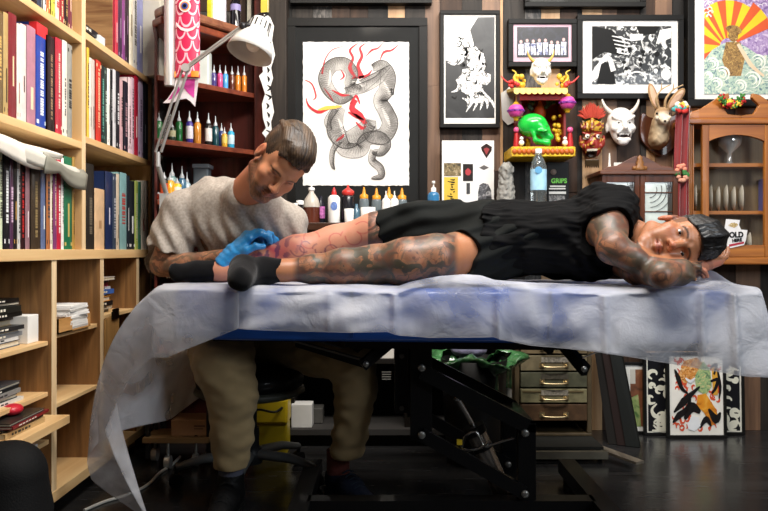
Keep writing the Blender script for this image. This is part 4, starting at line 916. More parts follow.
for q in (-3, -2, -1, 0, 1, 2, 3): F.cone(g(592+q*1.9, 160, .03), g(592+q*2.2, 168, .015), .006, .003, .004)
def gcol(X, Y, Z):
    y = 250-(Z-CZ)/3.5*750; x = 384+X/3.5*750-592; o = np.tile(np.array(srgb('#8e2a20')[:3]), (len(X), 1)); nz = vnoise(X, Y, Z, 250, 4)
    o[y < 131] = srgb('#c39a32')[:3]; o[(y < 131) & (nz > .25)] = srgb('#7b2a1c')[:3]; o[(y >= 131) & (nz > .55)] = srgb('#d2a546')[:3]
    o[np.hypot(np.abs(x)-5.5, y-137) < 2.3] = srgb('#f2eee0')[:3]; o[np.hypot(np.abs(x)-5.5, y-137) < 1.1] = srgb('#101010')[:3]
    o[(np.abs(x) < 5) & (np.abs(y-154) < 3.2)] = srgb('#1c0806')[:3]; o[(y > 159)] = srgb('#4a3a24')[:3]; o[(y > 149) & (y < 151.2) & (np.abs(x) < 5)] = srgb('#efe8d2')[:3]; return o
field_obj('face', F, vcol_mat('painted_mask', 0.35), t, gcol, smooth_it=1)
rnd = random.Random(4)
for k, (col, r0, r1, ya) in enumerate((('#3f5a2a', 10, 14, 121), ('#5a7a30', 8, 11, 118), ('#b5402e', 9, 17, 119))):
    mb = MB()
    for i in range(34):
        a = PI*(0.08+0.84*i/33)+rnd.uniform(-.03, .03); rr_ = r1*rnd.uniform(.85, 1.05)
        if k == 0: rr_ *= 0.85
        a0 = g(592-r0*.7*math.cos(a), ya-r0*.15*math.sin(a), .01*k); a1 = g(592-rr_*(.98 if k < 2 else .86)*math.cos(a), ya-(rr_*.95)*math.sin(a)*(.75 if k < 2 else 1.0), .012*k+rnd.uniform(0, .01)); mb.tube([a0, (a0+a1)/2+Vector((0, -.004, 0)), a1], [.004, .0052, .0018], 6)
    mb.build('tuft', mat(col, rough=0.8), t)
# ------------------------------------------------------------------ red and gold shrine on its wall shelf
red = mat('#a8191c', rough=0.4); gold = mat('#d9a62e', rough=0.35, metal=0.35, var=0.25, scale=60); goldb = mat('#e9b81f', rough=0.4, var=0.35, scale=90, bump=0.7, bscale=130)
Ys = 3.40
t = thing('shrine', 'small red and gold shrine house with scalloped yellow roof on the wall', 'shrine', (X_at(543, Ys), 3.48, Z_at(156.5, 3.36)))
a = P(511.5, 156.5, 3.36); b_ = P(575.5, 146.5, 3.36)
mb = MB().box((a.x, 3.36, a.z), (b_.x, WALLY-.008, b_.z)); mb.build('base', goldb, t, bevel=0.003)
mb = MB(); x0 = X_at(512.5, 3.352); x1 = X_at(574.5, 3.352)
for i in range(13):
    x = x0+(x1-x0)*(i+.5)/13; mb.ball((x, 3.359, (a.z+b_.z)/2), (0.012, 0.006, 0.014), 8)
mb.build('carving', mat('#b5591b', rough=0.4), t)
zt = Z_at(90, Ys); zb = b_.z; xl = X_at(520, Ys); xr = X_at(567, Ys)
MB().box((xl, 3.55, zb), (xr, 3.57, zt)).box((xl, 3.42, zb), (xl+.01, 3.56, zt)).box((xr-.01, 3.42, zb), (xr, 3.56, zt)).build('house', mat('#7a1512', rough=0.5), t)
MB().box((xl, 3.40, zt-.045), (xr, 3.415, zt)).build('lintel', mat('#b32018', rough=0.45), t)
rf = MB(); ra = P(514, 90, 3.36); rb = P(568, 90, 3.36)
rf.prism([(ra.x, 3.37, ra.z), (ra.x, 3.56, ra.z+.03), (ra.x, 3.56, ra.z+.045), (ra.x, 3.37, ra.z+.012)], (rb.x-ra.x, 0, 0)); rf.build('roof', mat('#e8c25a', rough=0.5), t)
mb = MB(); n = 9
for i in range(n):
    x = ra.x+(rb.x-ra.x)*(i+.5)/n; mb.lathe((x, 3.364, ra.z-.004), [((rb.x-ra.x)/n*.52, 0), ((rb.x-ra.x)/n*.52, .004)], 14, (0, 1, 0))
mb.build('scallop_trim', mat('#f1d377', rough=0.5), t)
mb = MB(); rnd = random.Random(3)
for q, cx in ((-1, 520), (1, 562)):
    for i in range(9):
        mb.ball(P(cx+rnd.uniform(-6, 6), 82+rnd.uniform(-6, 4), 3.40+rnd.uniform(0, .03)), rnd.uniform(.008, .014), 8)
    mb.tube(catmull([P(cx+q*2, 84, 3.39), P(cx+q*6, 78, 3.39), P(cx+q*4, 73, 3.39), P(cx+q*8, 70, 3.39)], 4), list(np.linspace(.008, .002, 13)), 8)
mb.build('roof_dragon', mat('#d8b23a', rough=0.4, var=0.3, scale=60), t)
mb = MB()
for q, cx in ((-1, 514), (1, 566)):
    for i in range(6): mb.ball(P(cx+rnd.uniform(-5, 4), 85+rnd.uniform(-4, 3), 3.37), rnd.uniform(.006, .011), 8)
    mb.tube(catmull([P(cx, 84, 3.38), P(cx+q*7, 82, 3.38), P(cx+q*13, 76, 3.38)], 4), list(np.linspace(.007, .002, 9)), 8)
mb.build('roof_flower', mat('#cf3a34', rough=0.5, var=0.3, scale=60), t)
# inner altar
mb = MB(); c = P(540, 112, 3.52); mb.ball(c, (.03, .02, .035), 12); mb.cyl(c+Vector((0, 0, .03)), c+Vector((0, 0, .055)), .014, .004, 12); mb.build('altar_figure', mat('#e25a20', rough=0.5), t)
mb = MB()
for q in (-1, 1):
    for i in range(7): mb.ball(P(540+q*(10+rnd.uniform(-4, 4)), 106+rnd.uniform(-7, 7), 3.50), rnd.uniform(.007, .013), 8)
mb.build('altar_ornament', mat('#3c4a36', rough=0.4, var=0.6, scale=80), t)
mb = MB()
for q, cx in ((-1, 524), (1, 557)):
    for i in range(16): mb.ball(P(cx+rnd.uniform(-4, 5), 130+rnd.uniform(-14, 14), 3.47+rnd.uniform(-.02, .02)), rnd.uniform(.007, .014), 8)
mb.build('gold_dragon', mat('#d9ae2c', rough=0.35, var=0.4, scale=70, metal=0.2), t)
# attendants with pink heads
for q, cx in ((-1, 516.5), (1, 570)):
    m_ = MB(); top = P(cx, 131, 3.42); bt = P(cx, 146, 3.42)
    m_.lathe((bt.x, bt.y, b_.z), [(.016, 0), (.014, .03), (.009, top.z-b_.z-.01)], 14); m_.build('red_post', red, t)
    MB().ball((top.x, top.y, top.z+.005), .014, 12).build('pink_bud', mat('#e05a90', rough=0.4), t)
    MB().ball(P(cx-q*5, 143, 3.385), .013, 12).ball(P(cx-q*5, 138.5, 3.385), .009, 10).build('white_figurine', mat('#e8e4dc', rough=0.3), t)
# pink lanterns hanging from the roof ends
for i, (px, py, lab) in enumerate(((516, 111, 'pink and gold paper lantern hanging at the left of the shrine'), (567.5, 103, 'pink and gold paper lantern hanging at the right of the shrine'))):
    c = P(px, py, 3.40); L_ = thing('lantern', lab, 'lantern', (c.x, c.y, c.z-.045), group='shrine lanterns')
    pr = [(.012, -.030), (.026, -.024), (.034, -.010), (.036, 0), (.034, .010), (.026, .024), (.012, .030)]
    MB().lathe(c, pr, 20).build('body', mat('#d0479a', rough=0.4, var=0.25, scale=50), L_)
    m_ = MB(); m_.lathe(c, [(.0375, -.005), (.0375, .005)], 20, cap=False)
    for k in range(10):
        a = k*PI/5; m_.ball(c+Vector((.035*math.cos(a), .035*math.sin(a), 0)), .006, 6)
    m_.build('band', mat('#7c2c8c', rough=0.4), L_)
    MB().lathe(c, [(.020, .026), (.014, .032), (.010, .040)], 14).lathe(c, [(.010, -.044), (.012, -.034), (.018, -.028)], 14).build('gold_cap', gold, L_)
    MB().cyl(c+Vector((0, 0, .04)), (c.x, c.y, Z_at(88, 3.4)), .0015, n=6).build('cord', gold, L_)
# green skull
c = P(538, 131, 3.40)
t = thing('skull', 'bright green glossy skull facing right on the shrine base', 'skull', (c.x, c.y, b_.z))
h = Head((c.x-.005, c.y, c.z+.012), (1, -.35, -.05), (0, 0, 1), 0.69)
F = Field([c.x-.1, c.y-.09, b_.z-.002], [c.x+.11, c.y+.09, c.z+.1], 0.0028)
h.ell(F, (0, -.03, .02), (.072, .098, .078)); h.ell(F, (0, .045, -.02), (.048, .045, .045), .02); h.cone(F, (0, .06, -.05), (0, .085, -.055), .032, .028, .015)
for q in (-1, 1):
    h.ell(F, (q*.030, .092, .005), (.021, .026, .019), .006, 'cut'); h.ell(F, (q*.062, .05, -.025), (.012, .035, .010), .01)
    h.cone(F, (q*.045, .0, -.085), (q*.018, .075, -.098), .016, .016, .01); h.cone(F, (q*.052, -.02, -.03), (q*.048, .005, -.085), .012, .014, .01)
h.ell(F, (0, .108, -.030), (.010, .018, .016), .004, 'cut'); h.cone(F, (-.02, .076, -.098), (.02, .076, -.098), .017, .017, .01)
h.cone(F, (-.03, .10, -.079), (.03, .10, -.079), .004, .004, .003, 'cut')
F.plane((0, 0, b_.z), (0, 0, -1), .002)
field_obj('cranium', F, mat('#18b43c', rough=0.25, var=0.2, scale=25, coat=0.6), t)
# things under the shrine on the workbench
def bottle(name, label, px, ytop, Y, r, prof, cols, zb, group=None, cat='bottle'):
    """prof per part: (part name, material, [(radius factor, height fraction)])"""
    x = X_at(px, Y); H = Z_at(ytop, Y)-zb
    b = thing(name, label, cat, (x, Y, zb), 0, group)
    for (pn, m, pr) in prof: MB().lathe((x, Y, zb), [(max(1e-5, q*r), hh*H) for q, hh in pr], 20).build(pn, m, b)
    return b
WT = 0.98
clear = mat('#dfe8e8', rough=0.06, trans=0.92, ior=1.33, var=0.02)
bottle('water_bottle', 'clear plastic water bottle with pale blue label under the shrine', 538.5, 149, 3.33, .036, [
    ('bottle', clear, [(.9, 0), (1, .03), (.95, .10), (1, .13), (.95, .2), (1, .23), (.95, .3), (1, .33), (.96, .4), (1, .44), (1, .70), (.98, .76), (.75, .84), (.36, .92), (.34, .97), (0, .97)]),
    ('label', mat('#a9d6ee', rough=0.4, var=0.15, scale=30), [(1.015, .44), (1.015, .72)]), ('cap', mat('#cfd8dc', rough=0.3), [(.42, .94), (.42, 1.0), (0, 1.0)])], None, WT)
c = P(538.5, 170, 3.293); MB().lathe((c.x, c.y, c.z), [(.016, 0), (.016, .001)], 18, (0, -1, 0)).build('label_emblem', mat('#5a9ac4'), bpy.data.objects['water_bottle'])
# stone carving
c = P(506, 186, 3.42); F = Field([c.x-.07, 3.36, WT-.004], [c.x+.07, 3.48, c.z+.13], .003)
F.cone((c.x, 3.42, WT+.02), (c.x, 3.42, Z_at(170, 3.42)), .047, .030, .01); F.ell(P(507, 169, 3.41), (.03, .03, .03), None, .012)
F.disp(lambda x, y, z: .0035*vnoise(x, y, z, 190, 6)); F.plane((0, 0, WT), (0, 0, -1), .002)
tag(field_obj('stone_figure', F, mat('#8b8983', rough=0.8, var=0.3, scale=40, bump=0.6), None), 'rough grey stone figure standing beside the white poster card', 'statue')
# black sign with green GRIPS heading
x0, x1, z0, z1 = X_at(547, 3.47), X_at(569, 3.47), WT, Z_at(162, 3.47)
t = thing('grips_box', 'black box with the green word GRIPS behind the water bottle', 'box', ((x0+x1)/2, 3.5, z0))
MB().box((x0, 3.47, z0), (x1, 3.54, z1)).build('box', mat('#151414', rough=0.4), t, bevel=.002)
text('lettering', 'GRIPS', .030, face_cam(P(559, 181, 3.4685)), mat('#6cc24a', rough=0.5, var=0.02), t, squeeze=0.95, bold=.0008)
mb = MB(); rect_px(mb, 550, 185.5, 565.5, 187, 3.469); rect_px(mb, 549, 188, 565.5, 189.4, 3.469); rect_px(mb, 549, 191.5, 566, 194, 3.469); mb.build('white_lines', mat('#cfd0cc'), t)
rect_px(MB(), 549, 195.5, 565, 202, 3.469).build('small_print', noise_art(['#222222', '#8a8a88'], 120, 0), t)
MB().lathe(P(553.5, 172, 3.466), [(.014, 0), (.012, .004), (0, .004)], 18, (0, -1, 0)).build('emblem', mat('#8a7a70', rough=0.5), t)
# white poster card with printed marks
x0, x1, z0, z1 = X_at(442, 3.50), X_at(494, 3.50), WT, Z_at(140.5, 3.50)
t = thing('poster_card', 'white printed poster card leaning on the boards under the tall print', 'poster', ((x0+x1)/2, 3.5, z0))
MB().prism([(x0, 3.50, z0), (x1, 3.50, z0), (x1, 3.50, z1), (x0, 3.50, z1)], (0, .006, 0)).build('card', mat('#e4e2df', rough=0.5, var=.03), t)
yy = 3.4985
rect_px(MB(), 444, 163, 461, 176, yy).build('picture_patch', noise_art(['#2c2a22', '#7a6a48', '#b9a888'], 60, 1), t)
rect_px(MB(), 444, 177, 458, 202, yy).build('yellow_patch', mat('#d3b13c', rough=.5), t)
mb = MB(); rnd = random.Random(2)
for i in range(9): ribbon([(447+rnd.uniform(0, 8), 179+i*2.4), (450+rnd.uniform(0, 4), 180+i*2.4), (454+rnd.uniform(-4, 3), 179.5+i*2.4)], [.6, 1.6, .5], yy-.0006, mb)
mb.build('dark_script', mat('#2a2418'), t)
rect_px(MB(), 463, 164, 473, 181, yy).build('label_patch', mat('#26201f'), t); blob(468, 172, 3, 4, yy-.0005, MB(), 12, .2).build('red_emblem', mat('#a83238'), t)
rect_px(MB(), 466.5, 183, 470, 194, yy).build('bottle_stem', mat('#3a3a3c'), t)
poly([(481, 147), (486.5, 143.5), (492, 147), (491.5, 151), (486.5, 158), (482, 151)], yy, MB()).build('crest', mat('#2a1a18'), t); poly([(483.5, 149), (486.5, 147.5), (489.5, 149), (486.5, 155)], yy-.0006, MB()).build('crest_centre', mat('#8c2a2c'), t)
poly([(479, 167.5), (484, 165), (489, 167.5), (484, 170)], yy, MB()).build('diamond_mark', mat('#55504e'), t)
poly([(478, 202), (478, 193), (479.5, 185), (483, 183), (488, 184), (491, 190), (492, 202)], yy, MB()).build('portrait', noise_art(['#1a1a1c', '#4a4a4e', '#a8a8aa'], 40, 1.5), t)
# torn poster on the board between shrine and print
tag(MB().prism([P(a, b2, 3.562) for a, b2 in ((501, 93), (506, 90), (510, 86), (512, 91), (516, 92), (517, 104), (515, 122), (508, 125), (502, 119))], (0, .003, 0)).build('paper_note', mat('#bcbab6', rough=.7), None), 'torn white paper note pinned beside the shrine', 'paper')
# small blue bottle with white pump
bottle('pump_bottle', 'blue bottle with a white pump beside the poster card', 433.5, 181, 3.42, .028, [('bottle', mat('#2f6f9c', rough=.15, coat=.5), [(1, 0), (1, .66), (.8, .72), (.4, .75), (0, .75)]), ('pump', mat('#ece9e4', rough=.3), [(.42, .73), (.42, .84), (.14, .85), (.12, .93), (.3, .94), (.25, 1), (0, 1)])], None, WT)
# --- bottles on the workbench under the big print
white = mat('#e8e6e2', rough=.35); amber = mat('#d99322', rough=.35); clear2 = mat('#7d8a90', rough=.15, trans=.35); brownl = mat('#5b2c1e', rough=.15, coat=.5)
for i, px in enumerate((295.5, 300)):
    bottle('pigment_jar', ['dark jar with white lid at the left end of the bench', 'dark jar with white lid next to the jug'][i], px, 203-i*3, 3.36, .016, [('jar', mat('#1d1a1c', rough=.2, coat=.5), [(1, 0), (1, .80), (0, .8)]), ('lid', white, [(1.05, .8), (1.05, .97), (0, 1)])], None, WT, 'dark jars on the bench')
bottle('jug', 'big translucent bottle half full of brown liquid on the bench', 311.5, 185, 3.40, .038, [('bottle', mat('#d8cfc2', rough=.3, trans=.25), [(1.0, .42), (.98, .52), (.8, .64), (.42, .76), (.30, .80), (.30, .88), (0, .88)]), ('liquid', brownl, [(1, 0), (1, .42)]), ('cap', white, [(.38, .86), (.38, .93), (.1, .94), (.08, 1), (0, 1)])], None, WT)
bottle('sticker_bottle', 'dark bottle with a pink and blue sticker behind the jug', 320.5, 196, 3.47, .020, [('bottle', mat('#20202a', rough=.2), [(1, 0), (1, .72), (.5, .85), (.4, 1), (0, 1)]), ('sticker', mat('#b86aa8', rough=.4, var=.6, scale=70), [(1.03, .2), (1.03, .62)])], None, WT)
b_ = bottle('nozzle_bottle', 'white squeeze bottle with blue logo and red nozzle on the bench', 334, 187, 3.34, .027, [('bottle', white, [(.95, 0), (1, .03), (1, .70), (.7, .76), (.35, .78), (0, .78)]), ('nozzle', mat('#cc2a2a', rough=.35), [(.42, .76), (.42, .84), (.12, .98), (0, 1)])], None, WT)
c = P(334, 206, 3.31); MB().lathe((c.x, 3.3135, c.z), [(.015, 0), (.015, .001)], 18, (0, -1, 0), squash=1.3).build('logo', mat('#6a86c4', var=.3, scale=80), b_)
bottle('wash_bottle', 'dark wash bottle with a round red cap on the bench', 348, 185, 3.42, .029, [('bottle', mat('#1c1d22', rough=.2, coat=.4), [(1, 0), (1, .68), (.7, .75), (0, .75)]), ('cap', mat('#d43a34', rough=.35), [(.75, .72), (.98, .78), (.95, .84), (.45, .90), (.2, .93), (.12, 1), (0, 1)])], None, WT)
for i, (px, lab) in enumerate(((349, 'small white paper cup in front of the red-capped wash bottle'), (368, 'wide white tub between the red and yellow topped bottles'))):
    tag(MB().lathe((X_at(px, 3.31), 3.31, WT), [(.019+.011*i, 0), (.021+.012*i, (.062, .068)[i]), (.019+.012*i, (.062, .068)[i]), (.018+.010*i, .004)], 22).build('cup', white, None), lab, 'cup')
labs = ['behind the white tub', 'second from the white tub', 'third along', 'at the right end of the bench row']
for i, px in enumerate((364, 376.5, 389, 402)):
    bottle('squeeze_bottle', 'clear squeeze bottle with yellow nozzle, '+labs[i], px, 187+(i % 2), 3.44, .023, [('bottle', clear2, [(1, 0), (1, .64), (.75, .70), (0, .7)]), ('cap', amber, [(.85, .68), (.85, .78), (.35, .82), (.32, .88), (.12, 1), (0, 1)])], None, WT, 'yellow nozzle bottles on the bench')
for i, px in enumerate((386, 394.5)):
    bottle('pump_bottle', ['white lotion bottle with black lettering, left one of the pair', 'white lotion bottle with black lettering, right one of the pair'][i], px, 191, 3.36, .0185, [('bottle', white, [(1, 0), (1, .70), (.6, .78), (0, .78)]), ('pump', mat('#d8d4cc', rough=.3), [(.4, .76), (.4, .85), (.15, .87), (.13, 1), (0, 1)]), ('print', mat('#3a3a40', var=.8, scale=200), [(1.02, .30), (1.02, .36)])], None, WT, 'white lotion bottles on the bench')
bottle('small_bottle', 'small blue-grey bottle between wash bottle and white tub', 356.5, 204, 3.40, .015, [('bottle', mat('#4a6c80', rough=.2, coat=.5), [(1, 0), (1, .7), (.5, .8), (.45, 1), (0, 1)])], None, WT)
# --- ink bottles on the corner shelf
def ink(px, ytop, zb, r, col, lab, tipc='#d8dde0', labc=None, hb=.62, dy=0.0, back=0.06):
    # depth along the diagonal shelf front
    best = 3.3
    for k in range(60):
        Y = 3.10+k*.0075; x = X_at(px, Y); yf = 3.10+(x+0.935)*(0.37/0.335)
        if Y >= yf+back: best = Y; break
    b = bottle('ink_bottle', lab, px, ytop, best+dy, r, [('bottle', mat(col, rough=.2, coat=.5, var=.15, scale=30), [(.95, 0), (1, .02), (1, hb), (.6, hb+.06), (0, hb+.06)]), ('nozzle', mat(tipc, rough=.2, trans=.3), [(.55, hb+.04), (.55, hb+.12), (.2, hb+.2), (.08, 1), (0, 1)])], None, zb, 'ink bottles on the corner shelf')
    if labc:
        MB().lathe((X_at(px, best+dy), best+dy, zb), [(r*1.02, .02), (r*1.02, (Z_at(ytop, best)-zb)*hb*.85)], 20, cap=False).build('label', mat(labc, rough=.5, var=.15, scale=60), b)
S3, S2, S4, SC = 1.322, 1.585, 1.07, 1.865
for (px, yt, col, lab, lc) in ((159, 112, '#2a6a3a', 'green ink bottle at the far left of the middle shelf', None), (172, 121, '#2c3c2c', 'dark green bottle with cream label on the middle shelf', '#d8d4a8'), (179, 111, '#1d6a34', 'green ink bottle, tall, behind the lamp arm', None), (189.5, 111, '#3a2c86', 'violet ink bottle with white label', '#e4dfe6'), (197.5, 112, '#c9822a', 'orange-amber ink bottle on the middle shelf', None), (208.5, 113, '#23201f', 'black ink bottle with white label', '#e2dedb'), (215.5, 116, '#16424a', 'dark teal ink bottle on the middle shelf', None), (221.5, 123, '#26356e', 'short navy ink bottle behind the yellow one', None), (224.5, 127, '#d9a52c', 'short yellow ink bottle on the middle shelf', '#e8c860'), (231, 123, '#2f9fc6', 'short sky blue ink bottle with pale label at the row end', '#c4dcea')):
    ink(px, yt, S3, .0155 if px not in (221.5, 224.5) else .013, col, lab, labc=lc, hb=.62, back=(.09 if px in (179, 215.5, 221.5) else .055))
for (px, yt, col, lab) in ((214, 65, '#3a2c6e', 'deep purple ink bottle on the upper shelf'), (220, 65, '#c8407a', 'pink ink bottle on the upper shelf'), (225.5, 65.5, '#4a9ad8', 'light blue ink bottle on the upper shelf'), (232, 66, '#5c2a1c', 'brown ink bottle on the upper shelf'), (238, 66, '#c8741e', 'orange ink bottle on the upper shelf, left of two'), (244.2, 66, '#d07a22', 'orange ink bottle on the upper shelf, right of two')):
    ink(px, yt, S2, .0125, col, lab, hb=.60)
Yb = 3.34
tag(MB().box((X_at(197, 3.3), 3.30, S2), (X_at(209, 3.3), 3.36, Z_at(50, 3.3))).build('squeeze_carton', mat('#dfe6df', rough=.3, trans=.2), None, bevel=.008), 'tall pale translucent container left of the upper ink bottles', 'container')
for (px, yt, col, lab, lc, r) in ((158.5, 192, '#b43c22', 'small red-orange pot on the lower shelf', None, .016), (164, 172, '#2a2824', 'black capped bottle on the lower shelf', '#c8502a', .017), (170, 174, '#d99a1e', 'yellow-orange bottle with blue label on the lower shelf', None, .019), (177, 178, '#e2bb2a', 'yellow bottle with white label on the lower shelf', '#e8e2d0', .019)):
    ink(px, yt, S4, r, col, lab, labc=lc, tipc='#c8ccd0', hb=.7, back=.05)
for (px, yt, col, lab, r) in ((172, 163, '#7a9a9a', 'grey-blue bottle at the back of the lower shelf', .02), (182, 166, '#3d6a86', 'blue-grey bottle at the back of the lower shelf', .018), (187, 172, '#a8bcc4', 'pale bottle at the back of the lower shelf', .016)):
    ink(px, yt, S4, r, col, lab, hb=.6, back=.14)
tb = thing('tub', 'grey-blue translucent tub with a lid on the lower corner shelf', 'container', (X_at(201, 3.42), 3.44, S4))
MB().box((X_at(193, 3.42), 3.42, S4), (X_at(208, 3.42), 3.49, Z_at(168, 3.42))).build('tub', mat('#7f8c92', rough=.25, trans=.2), tb, bevel=.006)
MB().box((X_at(192, 3.41), 3.41, Z_at(168, 3.42)), (X_at(209, 3.41), 3.50, Z_at(164, 3.42))).build('lid', mat('#8d9aa2', rough=.3), tb, bevel=.003)
# top shelf goods
for (x0, x1, yt, col, lab, Y) in ((207, 211.5, -12, '#c9c02c', 'yellow-green tin on top of the corner shelf', 3.34), (212.5, 225, -10, '#e6e2ea', 'white printed carton on top of the corner shelf', 3.38), (247, 251, -15, '#b8b4a4', 'grey stone-look carton at the right end of the top shelf', 3.52)):
    tag(MB().box((X_at(x0, Y), Y, SC), (X_at(x1, Y), Y+.03, Z_at(yt, Y))).build('carton', mat(col, rough=.4, var=.2, scale=50), None, bevel=.002), lab, 'carton')
bottle('black_bottle', 'black bottle with lilac label on top of the corner shelf', 235.5, -8, 3.44, .024, [('bottle', mat('#15131a', rough=.1, coat=.8), [(1, 0), (1, .7), (.4, .85), (.38, 1), (0, 1)]), ('label', mat('#8f86b4', rough=.5), [(1.02, .5), (1.02, .66)])], None, SC)
# ------------------------------------------------------------------ display cabinets on the wall
pane = glass_mat('glass', (1, 1, 1, 1), 0.045)
wo = wood('#7c4216', '#b5702a', 'z', 12, rough=0.42, coat=0.12); wox = wood('#86481a', '#bd7630', 'x', 12, rough=0.42, coat=0.12)
cab = thing('display_cabinet', 'golden oak display cabinet with arched glass door at the right edge', 'cabinet', (1.62, 3.48, 0.80))
yf = 3.42
x0 = X_at(686, yf); x1 = x0+0.50; z0 = Z_at(262, yf); z1 = Z_at(120, yf)
MB().box((x0, yf+.02, z0), (x0+.02, WF, z1)).build('side_panel', wo, cab); MB().box((x1-.02, yf+.02, z0), (x1, WF, z1)).build('side_panel', wo, cab)
MB().box((x0-.01, yf-.005, z0-.012), (x1+.01, WF, z0+.022)).build('base_moulding', wox, cab, bevel=.006); MB().box((x0-.012, yf-.012, z1-.02), (x1+.012, WF, z1+.008)).build('cornice', wox, cab, bevel=.006)
MB().box((x0, WF-.01, z0), (x1, WF, z1)).build('back_panel', wood('#5d4a30', '#8a7450', 'z', 12), cab)
for i in range(4): MB().box((x0+.004+i*.0085, yf+.002-.003*(i % 2), z0+.02), (x0+.011+i*.0085, yf+.02, z1-.02)).build('fluting', wo, cab, bevel=.002)
pts = []
dx0 = X_at(702, yf); dx1 = X_at(767, yf)+.02; fz0 = z0+.022; fz1 = z1-.022; sw = X_at(709, yf)-dx0
MB().box((dx0, yf-.004, fz0), (dx0+sw, yf+.016, fz1)).box((dx1-sw, yf-.004, fz0), (dx1, yf+.016, fz1)).build('door_stile', wo, cab, bevel=.003)
MB().box((dx0+sw, yf-.003, fz0), (dx1-sw, yf+.016, fz0+.055)).build('door_rail', wox, cab, bevel=.003)
n = 16; mb = MB(); arch = [(dx0+sw+(dx1-dx0-2*sw)*i/n, fz1-.045-.03*(1-math.sin(PI*i/n)**0.8)) for i in range(n+1)]
mb.prism([(dx0+sw, yf-.003, fz1)]+[(a, yf-.003, b_) for a, b_ in arch]+[(dx1-sw, yf-.003, fz1)], (0, .018, 0)); mb.build('door_arch', wox, cab)
MB().box((dx0+sw-.004, yf+.006, fz0+.05), (dx1-sw+.004, yf+.008, fz1-.03)).build('door_pane', pane, cab)
for zz in (Z_at(166, yf+.08), Z_at(213, yf+.08)): MB().box((x0+.02, yf+.04, zz-.008), (x1-.02, WF-.01, zz+.008)).build('shelf', wox, cab)
ct = MB(); xm = (x0+x1)/2
for q in (-1, 1):
    o_ = [(xm+q*.245, 0), (xm+q*.225, .03), (xm+q*.18, .045), (xm+q*.14, .07), (xm+q*.09, .105), (xm+q*.055, .115), (xm+q*.05, .095), (xm+q*.085, .06), (xm+q*.06, .02), (xm, .012), (xm, 0)]
    ct.prism([(a, yf+.0, z1+.008+b_) for a, b_ in o_], (0, .022, 0))
ct.build('pediment', wox, cab, bevel=.003)
# plates and figures inside
rnd = random.Random(5); pl = mat('#b9b2a2', rough=.3, coat=.4)
for k, (zz, n_) in enumerate(((Z_at(213, 3.5)+.008, 7), (z0+.022, 8))):
    for i in range(n_):
        xx = x0+.07+i*.036; rr_ = .062-.004*(i % 2); zc = zz+rr_+.001
        o = MB().lathe((xx, 3.515, zc), [(0, 0), (rr_*.6, .001), (rr_, .012), (rr_, .015), (rr_*.6, .005), (0, .004)], 26, (1, -.35, 0), cap=False).build('plate', pl, None)
        tag(o, ['pale plate standing on edge on the middle shelf of the display cabinet', 'pale plate standing on edge in the bottom of the display cabinet'][k], 'plate', ['plates on the middle cabinet shelf', 'plates in the cabinet bottom'][k])
tag(MB().lathe((x0+.24, 3.51, Z_at(166, 3.5)+.008), [(.025, 0), (.012, .01), (.01, .05), (.05, .09), (.055, .14), (.052, .14), (.012, .055)], 22, cap=False).build('goblet', mat('#c9c8c4', rough=.1, metal=.6), None), 'silvery goblet on the top shelf of the display cabinet', 'goblet')
tag(MB().box((x0+.395, 3.47, Z_at(213, 3.5)+.008), (x0+.42, 3.55, Z_at(213, 3.5)+.16)).build('book', mat('#5a5a9a', rough=.4), None), 'blue-violet book standing in the display cabinet', 'book')
# sticker on the glass
sy = yf-.0062
st = thing('sticker', 'white shaped sticker with black OLD lettering and red stripe on the cabinet glass', 'sticker', P(734, 245, sy))
poly([(726, 219), (740, 220), (739, 225), (741, 229.5), (747.5, 230), (746, 240), (744, 245), (731, 248), (724, 248), (724, 232)], sy, MB()).build('paper', mat('#efecea', rough=.4), st)
o = text('lettering', 'OLD', .034, face_cam(P(736.3, 235, sy-.0012), .03), mat('#1a1818', rough=.4), st, squeeze=.92, bold=.0016); text('lettering', 'HERE', .020, face_cam(P(737, 240.4, sy-.0012), .12), mat('#1a1818', rough=.4), st, squeeze=.95, bold=.001)
poly([(729, 244.5), (744, 241.5), (744, 243.5), (729, 246.8)], sy-.0008, MB()).build('red_stripe', mat('#b3243c'), st)
blob(733, 225, 4.5, 2.5, sy-.0008, MB(), 10, .25).build('small_figure', noise_art(['#5a4a30', '#c9a860', '#e0dcd0'], 160, 1), st)
# flower garland on the pediment
fl = thing('garland', 'small garland of red and yellow flowers on the cabinet pediment', 'garland', (xm-.1, 3.40, z1))
rnd = random.Random(8); gx = P(731, 103, 3.40)
for cn, k in (('#c42026', 13), ('#e8c23c', 8), ('#3f7a34', 8), ('#e8dcc8', 4)):
    mb = MB()
    for i in range(k):
        a = rnd.uniform(-1, 1); c = (gx.x+a*.055, 3.395+rnd.uniform(-.012, .01), gx.z+.022-.026*(1-a*a)+rnd.uniform(-.012, .012)); mb.ball(c, rnd.uniform(.007, .013), 8)
        for j in range(4): mb.ball((c[0]+.011*math.cos(j*1.57+i), c[1]-.003, c[2]+.011*math.sin(j*1.57+i)), (.006, .004, .006), 6)
    mb.build('flower', mat(cn, rough=.6), fl)
